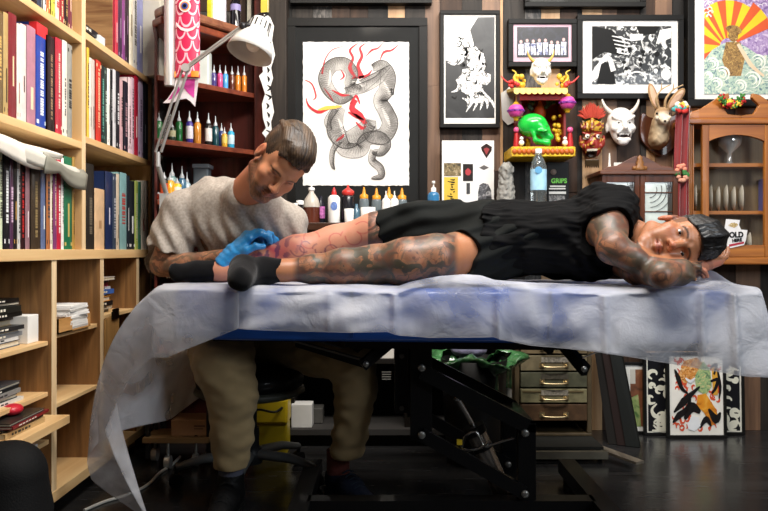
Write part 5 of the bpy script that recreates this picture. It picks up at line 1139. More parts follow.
# red cloth with flowers hanging between the cabinets
rc = thing('cloth', 'dark red velvet cloth with embroidered flowers hanging beside the display cabinet', 'cloth', (X_at(683, 3.38), 3.38, Z_at(255, 3.38)))
MB().grid(lambda u, v: Vector((X_at(676+14.5*u-2*math.sin(v*2.5), 3.38), 3.375+.012*math.sin(u*14+v*2), Z_at(106+150*v, 3.38))), 24, 24).build('cloth', mat('#7e1418', rough=.8, sheen=.6, var=.25), rc, solid=.003)
for cn, zz in (('#e08a70', 168), ('#3a7a3c', 173), ('#d89a80', 178), ('#e8e0d0', 104), ('#4aa0a0', 108), ('#d8b848', 105), ('#c9302a', 109)):
    mb = MB()
    for i in range(7):
        x = (676+12*rnd.random()) if zz > 150 else (676+14*rnd.random()-3); mb.ball(P(x, zz+rnd.uniform(-2.5, 2.5), 3.355 if zz > 150 else 3.355), (.012, .008, .010), 8)
    mb.build('embroidery', mat(cn, rough=.7), rc)
# small dark cabinet with twin glass doors
w2 = wood('#3a1a0b', '#60331c', 'z', 14, rough=.5, coat=.05); w2x = wood('#422010', '#6c3c20', 'x', 14, rough=.5, coat=.05)
c2 = thing('wall_cabinet', 'small dark wood cabinet with twin glass doors and arched top above the lying man', 'cabinet', (X_at(641, 3.38), 3.45, .74))
y2 = 3.36; a0 = X_at(602, y2); a1 = X_at(678, y2); zz0 = .78; zz1 = Z_at(174, y2)
MB().box((a0, y2+.012, zz0), (a0+.014, WF, zz1)).build('side_panel', w2, c2); MB().box((a1-.014, y2+.012, zz0), (a1, WF, zz1)).build('side_panel', w2, c2)
MB().box((a0, WF-.008, zz0), (a1, WF, zz1)).build('back_panel', mat('#d4d8d4', rough=.5, var=.1, scale=14), c2)
MB().box((a0-.012, y2-.012, zz1-.004), (a1+.012, WF, zz1+.016)).build('cornice', w2x, c2, bevel=.005); MB().box((a0, y2, zz0-.02), (a1, WF, zz0)).build('base_board', w2x, c2)
cr_ = [(a0, 0), (a0+.03, .018), (a0+.07, .022), (a0+.11, .045), ((a0+a1)/2-.02, .066), ((a0+a1)/2+.02, .066), (a1-.11, .045), (a1-.07, .022), (a1-.03, .018), (a1, 0)]
MB().prism([(x, y2+.006, zz1+.016+z) for x, z in cr_], (0, .018, 0)).build('crest', w2x, c2, bevel=.002)
cy_ = (a0+a1)/2; mb = MB().lathe((cy_, y2, zz1+.018), [(.022, 0), (.026, .012), (.014, .022), (.018, .034), (.010, .046), (.012, .056), (0, .068)], 14, squash=.6)
for q in (-1, 1): mb.ball((cy_+q*.022, y2, zz1+.026), (.012, .008, .010), 8)
mb.build('carved_finial', mat('#8a5c30', rough=.4), c2)
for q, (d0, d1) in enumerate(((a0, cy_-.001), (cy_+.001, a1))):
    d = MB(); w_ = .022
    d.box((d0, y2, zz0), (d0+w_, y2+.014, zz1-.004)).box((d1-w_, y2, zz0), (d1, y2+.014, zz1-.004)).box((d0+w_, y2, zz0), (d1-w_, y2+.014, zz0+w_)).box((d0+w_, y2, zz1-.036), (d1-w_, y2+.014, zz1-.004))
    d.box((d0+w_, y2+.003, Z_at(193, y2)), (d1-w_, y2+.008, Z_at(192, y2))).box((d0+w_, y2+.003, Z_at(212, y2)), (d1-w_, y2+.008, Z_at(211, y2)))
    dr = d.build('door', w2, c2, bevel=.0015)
    MB().box((d0+w_*.8, y2+.0075, zz0+w_*.8), (d1-w_*.8, y2+.010, zz1-.03)).build('pane', mat('#c9d2cc', rough=.12, coat=.6, var=.25, scale=12), dr); MB().box((d1-w_-.022, y2+.0068, zz0+w_), (d1-w_, y2+.0078, zz1-.036)).build('dark_pane', mat('#3a342c', rough=.15, coat=.6), dr)  # pale pane colour paints in the bright reflection and pale interior
    mb = MB(); cx = d0+w_+.02; cz = zz1-.04
    for k in range(4): r_ = .035+.022*k; mb.tube([(cx+r_*math.cos(t_), y2+.005, cz-.03+r_*math.sin(t_)) for t_ in np.linspace(-1.5, .35, 10)], .0012, 6)
    sp = [(d1-w_-.018+.012*(1-i/22)*math.cos(i*.55), y2+.005, cz-.02+.012*(1-i/22)*math.sin(i*.55)) for i in range(20)]; mb.tube(sp, .0012, 6)
    mb.build('leading', mat('#3a3a38', rough=.4, metal=.5), dr)
for i, (px, yt, cn, lab) in enumerate(((609.5, 153, '#e8e4da', 'small white pointed bottle on the dark cabinet top'), (622, 162.5, '#e0ddd6', 'folded white card on the dark cabinet top'))):
    if i == 0: tag(MB().lathe((X_at(px, 3.5), 3.50, zz1+.016), [(.014, 0), (.015, .02), (.006, .036), (.003, Z_at(yt, 3.5)-zz1-.016)], 14).build('bottle', mat(cn, rough=.4), None), lab, 'bottle')
    else: tag(MB().box((X_at(614, 3.5), 3.50, zz1+.016), (X_at(628, 3.5), 3.503, Z_at(yt, 3.5))).build('card', mat(cn, rough=.5), None), lab, 'card')

# ------------------------------------------------------------------ left side: lamp, windsock, tubes
lw = mat('#cfcdc8', rough=.3, coat=.4); lgm = mat('#b3b2b0', rough=.35, metal=.25); dkm = mat('#2a2a2c', rough=.4, metal=.5)
LY = 2.86
lamp = thing('desk_lamp', 'white dome shade lamp on a long jointed grey arm in front of the corner shelf', 'lamp', P(158, 178, 3.05))
ax = Vector((-0.30, -0.35, -0.89)).normalized(); ax = Vector((-.27, -.25, -.93)).normalized()
c = P(257, 33, LY)
MB().lathe(c, [(.020, -.062), (.034, -.056), (.040, -.04), (.043, 0), (.052, .012), (.070, .035), (.083, .066), (.088, .092), (.086, .092), (.080, .066), (.066, .035), (.045, .012)], 36, ax, cap=False).build('shade', lw, lamp, weld=True)
MB().lathe(c, [(.022, -.063), (0, -.063)], 24, ax, cap=False).lathe(c, [(.010, -.072), (.012, -.063)], 14, ax).build('shade_cap', dkm, lamp)
side = ax.cross(Vector((0, 1, 0))).normalized(); mb = MB()
R3 = ax.to_track_quat('Z', 'Y').to_matrix()
for k in range(14):
    a = 2*PI*k/14; d = R3 @ Vector((math.cos(a), math.sin(a), 0)); mb.beam(c+ax*(-.045)+d*.0405, c+ax*(-.012)+d*.043, .005, .002, up=d)
mb.build('vent_slots', dkm, lamp)
MB().ball(c+ax*.045, (.028, .028, .034), 18).build('bulb', mat('#efeae0', rough=.3), lamp)
j0 = P(243, 26, LY-.02); j1 = P(186, 68, 2.93); j2 = P(158, 152, 3.03); o_ = Vector((0.006, 0, .010))
MB().tube([c+ax*(-.03), (c+j0)/2+Vector((0, -.02, .01)), j0], .008, 10).ball(j0, .015, 10).build('swivel_joint', dkm, lamp)
MB().beam(j0+o_, j1+o_, .007, .007).beam(j0-o_, j1-o_, .007, .007).build('upper_arm', lgm, lamp); MB().beam(j1+Vector((-.012, 0, .0)), j2+Vector((-.010, 0, 0)), .007, .007).beam(j1+Vector((.010, 0, 0)), j2+Vector((.012, 0, 0)), .009, .007).build('lower_arm', lgm, lamp)
MB().cyl(j1+Vector((0, -.012, 0)), j1+Vector((0, .012, 0)), .016).build('elbow_joint', lgm, lamp)
mb = MB(); 
for a_, b_ in ((j0, j1), (j1, j2)):
    p = [a_.lerp(b_, t_)+Vector((.014*math.sin(i*2.2), .004*math.cos(i*2.2)-.012, .006*math.cos(i*2.2)))*.35 for i, t_ in enumerate(np.linspace(.55, .92, 60))]; mb.tube(p, .0012, 5)
mb.build('spring', lgm, lamp)
cp_ = [c-ax*.068, c-ax*.085+Vector((.02, 0, .0)), c-ax*.075+Vector((.035, 0, -.01)), c+Vector((.06, .02, .02))]
MB().tube(catmull([tuple(c-ax*.072), tuple(c-ax*.085+Vector((.02, 0, .004))), tuple(c-ax*.07+Vector((-.02, 0, .01))), tuple(j0)], 5), .003, 8).build('cable', mat('#151515', rough=.5), lamp)
MB().cyl(j2, (j2.x, j2.y, j2.z-.06), .009).cyl((j2.x, j2.y, j2.z-.05), (-.905, 3.12, 1.09), .010).box((-.93, 3.105, 1.03), (-.88, 3.16, 1.095)).build('bracket', lgm, lamp)
bs = MB().lathe(P(172, 188, 3.0), [(.001, -.07), (.034, .0), (.04, .035)], 24, (.2, -.2, -1), cap=False); bs.build('dark_funnel', mat('#3c3e40', rough=.3, metal=.4), lamp) if False else None
ch = mat('#e2e2e0', rough=.3, metal=.5, var=.05)
tag(MB().lathe((X_at(169.5, 3.02), 3.02, Z_at(86, 3.02)), [(.020, 0), (.021, .01), (.021, .85), (.018, .86)], 26).build('chrome_tube', ch, None), 'polished chrome tube hanging at the end of the bookcase', 'tube')
tag(MB().cyl((X_at(169.5, 3.02), 3.02, Z_at(86, 3.02)+.86), (X_at(169.5, 3.02), 3.02, ZT), .003, n=8).build('wire', mat('#333333', rough=.5), None), 'thin wire holding the chrome tube', 'wire')
# koi windsock
ky = 3.02
koi = thing('koi_windsock', 'pink red koi fish windsock hanging head up behind the lamp arm', 'windsock', P(187, 106, ky))
def koi_mat():
    m, nt, b = new_mat('koi_print'); N = nt.nodes; L = nt.links; tc = N.new('ShaderNodeTexCoord'); sp = N.new('ShaderNodeSeparateXYZ'); L.new(tc.outputs['UV'], sp.inputs[0])
    def M2(op, a, b_=None, c_=None):
        q = N.new('ShaderNodeMath'); q.operation = op
        for i, v in enumerate((a, b_, c_)):
            if v is None: continue
            if isinstance(v, (int, float)): q.inputs[i].default_value = v
            else: L.new(v, q.inputs[i])
        return q.outputs[0]
    U, V = sp.outputs[0], sp.outputs[1]
    row = M2('FLOOR', M2('MULTIPLY', V, 9.0)); off = M2('MULTIPLY', M2('MODULO', row, 2.0), 0.5)
    fx = M2('SUBTRACT', M2('FRACT', M2('ADD', M2('MULTIPLY', U, 6.0), off)), 0.5); fy = M2('FRACT', M2('MULTIPLY', V, 9.0))
    r = M2('SQRT', M2('ADD', M2('MULTIPLY', fx, fx), M2('MULTIPLY', M2('MULTIPLY', fy, fy), 0.30)))
    ed = M2('LESS_THAN', M2('ABSOLUTE', M2('SUBTRACT', r, 0.44)), 0.055)
    mx = N.new('ShaderNodeMix'); mx.data_type = 'RGBA'; mx.inputs[6].default_value = srgb('#c81e4e'); mx.inputs[7].default_value = srgb('#f0b8c4'); L.new(ed, mx.inputs[0])
    hd = M2('LESS_THAN', V, 0.13); m2 = N.new('ShaderNodeMix'); m2.data_type = 'RGBA'; L.new(hd, m2.inputs[0]); L.new(mx.outputs[2], m2.inputs[6]); m2.inputs[7].default_value = srgb('#d8303c')
    L.new(m2.outputs[2], b.inputs['Base Color']); b.inputs['Roughness'].default_value = .5; return m
kt = Z_at(-30, ky); kb = Z_at(78, ky); kx = X_at(187.5, ky)
mb = MB(); mb.grid(lambda u, v: Vector((kx+(.050)*math.cos(2*PI*u), ky+.022*math.sin(2*PI*u), kt+(kb-kt)*v)), 32, 20); 
o = mb.build('body', koi_mat(), koi); uv = o.data.uv_layers.new(name='UV'); k = 0
for p in o.data.polygons:
    fi = p.index; i, j = divmod(fi, 20)
    for li in p.loop_indices:
        vi = o.data.loops[li].vertex_index; ii, jj = divmod(vi, 21); uv.data[li].uv = (ii/32, jj/20)
z_ = Z_at(8, ky)
for nm, r_, cn, d in (('eye', .024, '#f0dcd8', .024), ('eye_ring', .018, '#d88a4a', .0255), ('iris', .013, '#3a4a90', .027), ('pupil', .007, '#121218', .0285)): MB().lathe((kx-.004, ky-d, z_), [(r_, 0), (r_, .0012)], 22, (0, -1, 0)).build(nm, mat(cn, rough=.3), koi)
MB().add([P(a, b_, ky-.0236+.00*i) for i, (a, b_) in enumerate([(176, 22), (181, 27), (187, 29), (193, 27), (199, 21), (199, 24), (193, 30), (187, 32), (181, 30), (176, 25)])], [(0, 1, 8, 9), (1, 2, 7, 8), (2, 3, 6, 7), (3, 4, 5, 6)], False).build('gill_line', mat('#f2c8cc'), koi)
MB().grid(lambda u, v: Vector((kx-.0495+.099*u, ky-.012+.01*math.sin(u*6), Z_at(72+6*v, ky))), 10, 3).build('tail_band', mat('#e8932c', rough=.5), koi)
tl = [(176, 78), (199, 78), (197, 92), (195, 106.5), (190, 101), (186, 98.5), (178, 100), (172, 103), (163, 103), (168, 98), (174, 89)]
MB().prism([P(a, b_, ky-.004) for a, b_ in tl], (0, .002, 0)).build('tail', mat('#efe6ea', rough=.5), koi)
MB().prism([P(a, b_, ky-.0055) for a, b_ in [(184, 79), (195, 79), (194, 98), (188, 93), (184, 88)]], (0, .001, 0)).prism([P(a, b_, ky-.0055) for a, b_ in [(173, 92), (178, 85), (180, 90), (175, 97), (168, 100)]], (0, .001, 0)).build('tail_patch', mat('#d94aa8', rough=.5), koi)
MB().cyl((kx, ky, kt), (kx, ky, ZT), .0015, n=6).build('string', mat('#dddddd'), koi)
# white cut-paper hanging decoration
pd = MB(); rnd = random.Random(6); yq = 3.40
out = [(264, 14), (270, 17), (274, 26), (272, 40), (275, 55), (271, 68), (273, 78), (270, 88), (272, 100), (274, 112), (271, 122), (272, 134), (266, 138), (262, 133), (266, 128), (263, 118), (262, 104), (265, 94), (262, 84), (259, 76), (263, 72), (262, 60), (264, 46), (262, 30)]
pd.prism([P(a, b_, yq) for a, b_ in out], (0, .002, 0)); pdo = thing('paper_garland', 'long white cut-paper decoration with black marks hanging beside the big print', 'decoration', P(268, 138, yq))
pd.build('paper', mat('#e6e4e0', rough=.6), pdo)
mb = MB()
for i in range(13): 
    y = 22+i*9; ribbon([(267+rnd.uniform(-2, 1), y), (269+rnd.uniform(-1, 2), y+3), (267+rnd.uniform(-1, 2), y+6)], [.5, 2.6, .5], yq-.0006, mb)
mb.build('black_marks', mat('#1a1a1a'), pdo)
MB().cyl(P(268, 16, yq+.001), (P(268, 16, yq).x, yq+.001, ZT), .001, n=6).build('string', mat('#dddddd'), pdo)

# ------------------------------------------------------------------ low things by the wall
# drawer cabinet on a dolly
dm = mat('#51442f', rough=.5, metal=.0, var=.3, scale=14); 
yd = 3.20; q0 = X_at(520, yd); q1 = X_at(588, yd); dz0 = .075; dz1 = .56
dc = thing('drawer_cabinet', 'old brown metal drawer cabinet with brass pulls under the table head', 'cabinet', ((q0+q1)/2, 3.35, dz0))
MB().box((q0-.02, yd+.012, dz0), (q0-.0, 3.53, dz1)).box((q1, yd+.012, dz0), (q1+.02, 3.53, dz1)).box((q0-.02, yd+.012, dz1), (q1+.02, 3.53, dz1+.015)).box((q0-.02, 3.52, dz0), (q1+.02, 3.53, dz1)).box((q0-.02, yd+.012, dz0-.012), (q1+.02, 3.53, dz0)).build('carcass', dm, dc, bevel=.003)
ys_ = [338, 354.5, 371.5, 388, 403.5, 421.5]
br = mat('#c9b48a', rough=.3, metal=.9)
for i in range(5):
    ztop = Z_at(ys_[i]+1, yd); zbt = Z_at(ys_[i+1]-.8, yd); mc = ['#75664c', '#726850', '#50503f', '#7a7456', '#503a26'][i]
    if zbt < dz0: zbt = dz0+.003
    d = MB().box((q0+.004, yd, zbt), (q1-.004, yd+.02, ztop)).box((q0+.01, yd+.02, zbt+.01), (q1-.01, 3.50, ztop-.015)).build('drawer', mat(mc, rough=.5, var=.3, scale=30), dc, bevel=.002)
    xm_ = (q0+q1)/2; zm = zbt+(ztop-zbt)*.30
    MB().tube(catmull([(xm_-.05, yd, zm+.006), (xm_-.048, yd-.018, zm), (xm_, yd-.024, zm-.002), (xm_+.048, yd-.018, zm), (xm_+.05, yd, zm+.006)], 4), .0042, 8).box((xm_-.062, yd-.003, zm-.006), (xm_-.04, yd, zm+.016)).box((xm_+.04, yd-.003, zm-.006), (xm_+.062, yd, zm+.016)).build('pull', br, d)
    if i < 4:
        zl_ = zbt+(ztop-zbt)*.62
        MB().box((xm_-.055, yd-.004, zl_-.004), (xm_+.06, yd, zl_+.018)).build('label_holder', mat('#8a8478' if i != 2 else '#4a463c', rough=.5, var=.5, scale=120), d)
    if i == 3: MB().box((q0+.01, yd-.003, ztop-.014), (q1-.02, yd, ztop-.008)).build('trim_strip', mat('#8a7a58', rough=.4, metal=.6), d)
dl = thing('dolly', 'low metal dolly with a worn ramp arm under the drawer cabinet', 'dolly', ((q0+q1)/2, 3.2, 0))
dk = mat('#7d7768', rough=.4, metal=.6, var=.3)
MB().beam((q0-.03, 3.02, .035), (q1+.03, 3.02, .035), .02, .03).beam((q0-.03, 3.50, .035), (q1+.03, 3.50, .035), .02, .03).beam((q0-.03, 3.02, .035), (q0-.03, 3.5, .035), .02, .03).beam((q1+.02, 3.02, .035), (q1+.02, 3.5, .035), .02, .03).build('frame', dk, dl)
MB().box((q0-.02, 3.04, .05), (q1+.02, 3.50, .062)).build('deck', mat('#22221f', rough=.7), dl)
pa = P(574, 424, 3.22); pb = P(612, 446, 3.28)
MB().beam((pa.x, 3.22, .050), (P(606, 441, 3.3).x+.02, 2.92, .032), .045, .010).build('ramp_arm', wood('#5c5348', '#8a8070', 'y', 14), dl)
for x in (q0-.01, q1+.01):
    for y in (3.06, 3.47): MB().cyl((x-.008, y, .012), (x+.008, y, .012), .012).build('caster', mat('#111111', rough=.5), dl)
# leaning pictures
def leaning(label, x0, y0, x1, y1, w_, Yb, lean, matw, matc, group=None):
    """picture frame on the floor, leaning back against the boards"""
    X0 = X_at(x0, Yb); X1 = X_at(x1, Yb); H = Z_at(y0, Yb)-0.0; a = lean
    t = thing('leaning_picture', label, 'picture', ((X0+X1)/2, Yb, 0), 0, group)
    M = Matrix.Translation((0, Yb, 0.001)) @ Matrix.Rotation(-a, 4, 'X'); wm = w_/750*Yb; D = .022
    mb = MB(); mb.box((X0, 0, 0), (X1, D, wm), M).box((X0, 0, H-wm), (X1, D, H), M).box((X0, 0, wm), (X0+wm, D, H-wm), M).box((X1-wm, 0, wm), (X1, D, H-wm), M); mb.build('frame', frame_blk, t, bevel=.002)
    MB().box((X0+wm*.9, .008, wm*.9), (X1-wm*.9, .013, H-wm*.9), M).build('mat_board', mat(matc, rough=.5, coat=.3), t)
    g = lambda u, v, d=0: M @ Vector((X0+(X1-X0)*u, .0075-.0004*d, H*v)); return t, g
def rib(g, pts, ws, d, mb):
    pp = catmull([(a, b_) for a, b_ in pts], 5); n = len(pp); k = len(ws); L_ = []; R_ = []
    for i in range(n):
        a = Vector(pp[max(i-1, 0)]); b_ = Vector(pp[min(i+1, n-1)]); t_ = b_-a; t_ = t_.normalized() if t_.length > 1e-6 else Vector((1, 0)); wv = np.interp(i/(n-1)*(k-1), range(k), ws)/2
        c = Vector(pp[i]); L_.append(g(c.x-t_.y*wv, c.y+t_.x*wv*.8, d)); R_.append(g(c.x+t_.y*wv, c.y-t_.x*wv*.8, d))
    mb.add(L_+R_, [(i, i+1, n+i+1, n+i) for i in range(n-1)], False); return mb
def gp(g, pts, d, mb): mb.add([g(a, b_, d) for a, b_ in pts], [tuple(range(len(pts)))], False); return mb
t, g = leaning('small black frame with a brown and green picture, leftmost of those leaning on the wall', 623, 363, 655, 430, 2.6, 3.50, .03, 0, '#e9e6dd')
gp(g, [(.26, .10), (.84, .10), (.84, .90), (.26, .90)], 1, MB()).build('print', noise_art(['#4a2f20', '#7a4a30', '#9a6a48'], 12, 1), t)
gp(g, [(.26, .10), (.58, .10), (.56, .3), (.5, .55), (.26, .5)], 2, MB()).build('green_patch', noise_art(['#4a6a34', '#8a9a5c', '#b9b080'], 20, 1), t); gp(g, [(.26, .7), (.42, .7), (.42, .9), (.26, .9)], 2, MB()).build('pale_patch', mat('#c9c4b8'), t)
def swirl_pic(label, x0, x1, Yb, seed):
    t, g = leaning(label, x0, 353.5, x1, 432, 2.8, Yb, .03, 0, '#e6e2d4')
    gp(g, [(.08, .05), (.92, .05), (.92, .95), (.08, .95)], 1, MB()).build('print', mat('#16161a', rough=.4, coat=.3), t); mb = MB(); rnd = random.Random(seed)
    for i in range(27):
        cx = rnd.uniform(.12, .88); cy = rnd.uniform(.1, .9); r_ = rnd.uniform(.04, .13); s_ = rnd.choice([-1, 1])
        rib(g, [(min(.91, max(.09, cx+r_*(1-.1*k)*math.cos(s_*k*.8+i)*1.5)), min(.94, max(.06, cy+r_*(1-.1*k)*math.sin(s_*k*.8+i)*.8))) for k in range(7)], [.02, .07, .05, .02], 2+i*.1, mb)
    mb.build('pale_swirls', mat('#dedbc8', rough=.5), t)
swirl_pic('black framed print of pale wave swirls on black, left of the tiger picture', 644.5, 700, 3.47, 3)
swirl_pic('black framed print of pale wave swirls on black, right of the tiger picture', 690, 745.5, 3.48, 9)
t, g = leaning('black framed colour print of orange and black leaping animals, in front of the others', 667.5, 353, 727.5, 433, 3.0, 3.42, .035, 0, '#ebe7dd')
mb = MB(); rnd = random.Random(31)
for i in range(64):
    cx = rnd.choice([rnd.uniform(.12, .35), rnd.uniform(.12, .9), rnd.uniform(.7, .9)]); cy = rnd.uniform(.08, .92); r_ = rnd.uniform(.02, .05)
    rib(g, [(cx+r_*math.cos(k*.9+i), cy+r_*math.sin(k*.9+i)) for k in range(5)], [.01, .035, .01], 1+i*.03, mb)
mb.build('red_flames', mat('#d4502c', rough=.5), t)
gp(g, [(.2, .72), (.3, .9), (.52, .94), (.62, .86), (.6, .74), (.45, .66), (.3, .64)], 3, MB()).build('tiger_head', noise_art(['#8a4a20', '#d89040', '#e8c890'], 60, 2), t)
gp(g, [(.48, .72), (.62, .9), (.74, .8), (.76, .6), (.66, .5), (.5, .56)], 4, MB()).build('green_body', noise_art(['#4a6a50', '#9ab87c', '#d8c08a'], 50, 2), t)
gp(g, [(.52, .5), (.66, .52), (.82, .34), (.88, .2), (.74, .14), (.62, .3), (.5, .38)], 4.5, MB()).build('orange_body', noise_art(['#b06014', '#e09020', '#f0b040'], 16, 1), t)
mb = MB()
for pts, ws in (([(.12, .3), (.28, .42), (.4, .5), (.56, .6)], [.02, .12, .08, .02]), ([(.1, .18), (.2, .26), (.34, .34), (.4, .46)], [.02, .1, .08, .03]), ([(.3, .22), (.42, .36), (.56, .3)], [.04, .16, .05]), ([(.7, .34), (.82, .22), (.9, .3)], [.03, .14, .02]), ([(.55, .12), (.66, .22), (.74, .14)], [.02, .1, .02]), ([(.14, .8), (.2, .7), (.26, .58), (.36, .52)], [.02, .08, .06, .02]),
                ([(.74, .82), (.84, .86), (.8, .74)], [.03, .05, .03]), ([(.74, .66), (.86, .68), (.82, .58), (.76, .52)], [.03, .06, .05, .03]), ([(.86, .8), (.9, .6), (.88, .46)], [.03, .05, .02])): rib(g, pts, ws, 6, mb)
mb.build('black_shapes', mat('#1a1616', rough=.5), t)
mb = MB(); gp(g, [(.34, .16), (.42, .26), (.54, .24), (.56, .14), (.46, .08), (.36, .1)], 7, mb); rib(g, [(.32, .7), (.4, .66), (.48, .7)], [.02, .05, .02], 7, mb); mb.build('white_flower', mat('#e6e8ea', rough=.5), t)
mb = MB(); gp(g, [(.76, .84), (.86, .84), (.86, .50), (.78, .50)], 5, mb); mb.build('gold_panel', mat('#d39a30'), t)
# dark boards leaning beside the drawers
for i, (xa, xb, yb_) in enumerate(((597, 612, 3.46), (600, 621, 3.44), (604, 629, 3.42))):
    A = (X_at(xa, 3.5), 3.53-.03*i, .55-.01*i); a1 = X_at(xb-9, yb_); 
    mb = MB(); e0 = Vector((a1-.02, yb_-.14, .001)); e1 = Vector((a1+.035, yb_-.16, .001)); u0 = Vector((A[0]-.03+.01*i, A[1]-.01, A[2])); u1 = Vector((A[0]+.02+.01*i, A[1]-.01, A[2]))
    mb.prism([e0, e1, u1, u0], (0.012, .016, 0)); tag(mb.build('dark_panel', mat(['#14110e', '#1e100d', '#0e110f'][i], rough=.7), None, bevel=.002), ['dark brown panel leaning by the drawer cabinet, rearmost of three', 'dark red-brown panel leaning by the drawer cabinet, middle of three', 'black-green panel leaning by the drawer cabinet, nearest of three'][i], 'panel')
# black bin with green bag
bn = thing('waste_bin', 'tall black bin with a dark green plastic liner under the table', 'bin', (X_at(475, 3.05), 3.05, 0))
bx = X_at(474, 3.05); MB().lathe((bx, 3.05, 0), [(.11, 0), (.135, .42), (.13, .42), (.105, .01)], 30, cap=False).lathe((bx, 3.05, .0), [(.11, 0), (.11, .006)], 30).build('bin', mat('#101010', rough=.4), bn)
rnd = random.Random(2)
def bag(u, v):
    a = 2*PI*u; k = .148+.028*math.sin(5*a+1)+.012*math.sin(11*a); z = .415-.16*v+.03*math.sin(3*a+.5)*(1-v)
    r_ = (.125+.06*math.sin(PI*min(v*1.4, 1)))*(k/.148); return Vector((bx+r_*math.cos(a), 3.05+r_*.8*math.sin(a), z+.07*math.sin(PI*v*.8)+.006*math.sin(17*a+9*v)))
MB().grid(bag, 72, 12).build('liner', mat('#3a6a3e', rough=.22, coat=.6, var=.6, scale=20), bn, solid=.001)
tag(MB().ball((bx-.02, 3.05, .455), (.075, .05, .035), 14).build('crumpled_tissue', mat('#8e8ca8', rough=.7, bump=.8, bscale=40), None), 'crumpled lilac tissue on top of the green bin liner', 'paper')
tag(MB().cyl((X_at(508, 3.12), 3.12, .001), (X_at(508, 3.12), 3.12, .50), .016).build('pipe', mat('#a8a69e', rough=.35), None), 'grey upright pipe beside the drawer cabinet', 'pipe')
# under the bench, left of the post
tag(MB().box((X_at(291, 3.28), 3.28, .0805), (X_at(312, 3.28), 3.36, Z_at(407, 3.28)+.012)).build('white_box', mat('#c9c8c4', rough=.5), None, bevel=.004), 'small white box on the bottom board of the bench', 'box')
tag(MB().box((X_at(302, 3.33), 3.33+.035, .0805), (X_at(322, 3.33), 3.46, .15)).build('grey_box', mat('#4a4844', rough=.5), None, bevel=.004), 'small dark grey box behind the white box under the bench', 'box')
pp_ = MB(); tag(pp_.box((X_at(300, 3.3), 3.31, .3805), (X_at(338, 3.3), 3.5, .402)).build('paper_stack', mat('#d4d2ce', rough=.6), None), 'low stack of white paper on the bench shelf behind the knee', 'paper')
tag(MB().box((X_at(380, 3.31), 3.31, .3805), (X_at(394, 3.31), 3.42, .445)).build('carton', mat('#dcd8cf', rough=.5, var=.1), None, bevel=.002), 'white lettered carton on the bench shelf beside the table post', 'carton')
mb = MB(); [rect_px(mb, 382, 371.5+2.4*i, 391, 372.4+2.4*i, 3.3085) for i in range(4)]; mb.build('print_lines', mat('#7a7872'), bpy.data.objects['carton.003'] if 'carton.003' in bpy.data.objects else None)
tag(MB().box((X_at(362, 3.31), 3.31, .5755), (X_at(384, 3.31), 3.45, .66)).build('carton', wood('#8a6434', '#b08a52', 'x', 12), None, bevel=.002), 'tan cardboard carton on the upper bench shelf behind the table arm', 'carton')
# yellow bin behind the stool
yb = thing('sharps_bin', 'yellow plastic bin on the floor behind the stool', 'bin', (X_at(270, 3.1), 3.1, 0))
MB().box((X_at(252, 3.15)+.005, 3.15, 0), (X_at(288, 3.15)-.003, 3.25, .13)).build('bin', mat('#a8941a', rough=.35), yb, bevel=.008); MB().box((X_at(252, 3.15), 3.14, .13), (X_at(288, 3.15), 3.255, .235)).build('lid', mat('#c4a81c', rough=.35), yb, bevel=.01)
MB().tube(catmull([(X_at(256, 3.14), 3.14, .19), (X_at(262, 3.14), 3.10, .20), (X_at(276, 3.14), 3.10, .19), (X_at(282, 3.14), 3.14, .20)], 5), .005, 8).build('handle', mat('#1a1a18', rough=.4), yb)
# trolley and cardboard box at left
tr2 = thing('trolley', 'low wooden trolley with casters at the left, behind the hanging sheet', 'trolley', (X_at(190, 3.0), 3.05, 0))
u0, u1 = X_at(158, 3.0), X_at(213, 3.0)
MB().box((u0-.04, 2.93, .105), (u1, 3.09, .125)).build('deck', wood('#7a5c38', '#a88454', 'x', 10), tr2)
for z in (.30, .42): MB().box((u0-.04, 2.95, z), (u1, 3.09, z+.015)).build('shelf', mat('#3a2a22' if z < .4 else '#2a2826', rough=.5), tr2)
for x in (u0-.035, u1-.015):
    for y in (2.95, 3.07): MB().box((x, y, .04), (x+.015, y+.02, .43)).build('leg', mat('#2b2b2c', rough=.4, metal=.5), tr2)
for (x, y) in ((X_at(168, 2.95), 2.95), (X_at(196, 2.98), 2.98), (u0-.03, 3.06), (u1-.03, 3.06)):
    c_ = MB().lathe((x-.011, y, .026), [(.026, 0), (.026, .022)], 20, (1, 0, 0)).cyl((x, y, .05), (x, y, .105), .006); c_.build('caster', mat('#b9b9b4', rough=.25, metal=.6), tr2)
bx_ = thing('cardboard_box', 'tan cardboard box with small printed marks on the trolley', 'box', (X_at(190, 2.98), 3.0, .1255))
MB().box((X_at(171, 2.96), 2.96, .1255), (X_at(212, 2.96), 3.09, Z_at(420, 2.96))).build('box', mat('#a8805c', rough=.7, var=.08), bx_, bevel=.003)
mb = MB(); blob(196, 437, 2.2, 2.2, 2.9575, mb, 12); rect_px(mb, 194, 425.5, 205, 426.6, 2.9575); rect_px(mb, 194, 428.5, 203, 429.3, 2.9575); rect_px(mb, 200, 436, 208, 437, 2.9575); mb.build('printed_marks', mat('#3a2820'), bx_)
for i, (z, cn, lab, x0_, x1_) in enumerate(((.3155, '#6a3a28', 'brown tray on the trolley shelf', 176, 212), (.4355, '#c2bdb4', 'crumpled white paper on the trolley top', 170, 190), (.3155+.045, '#8a5a44', 'copper-coloured flat case on the trolley shelf', 178, 210))):
    tag(MB().box((X_at(x0_, 3.0), 2.97+.01*i, z), (X_at(x1_, 3.0), 3.1, z+(.044 if i != 1 else .02))).build(['tray', 'paper', 'case'][i], mat(cn, rough=.5, bump=.5, bscale=30), None, bevel=.005), lab, ['tray', 'paper', 'case'][i])
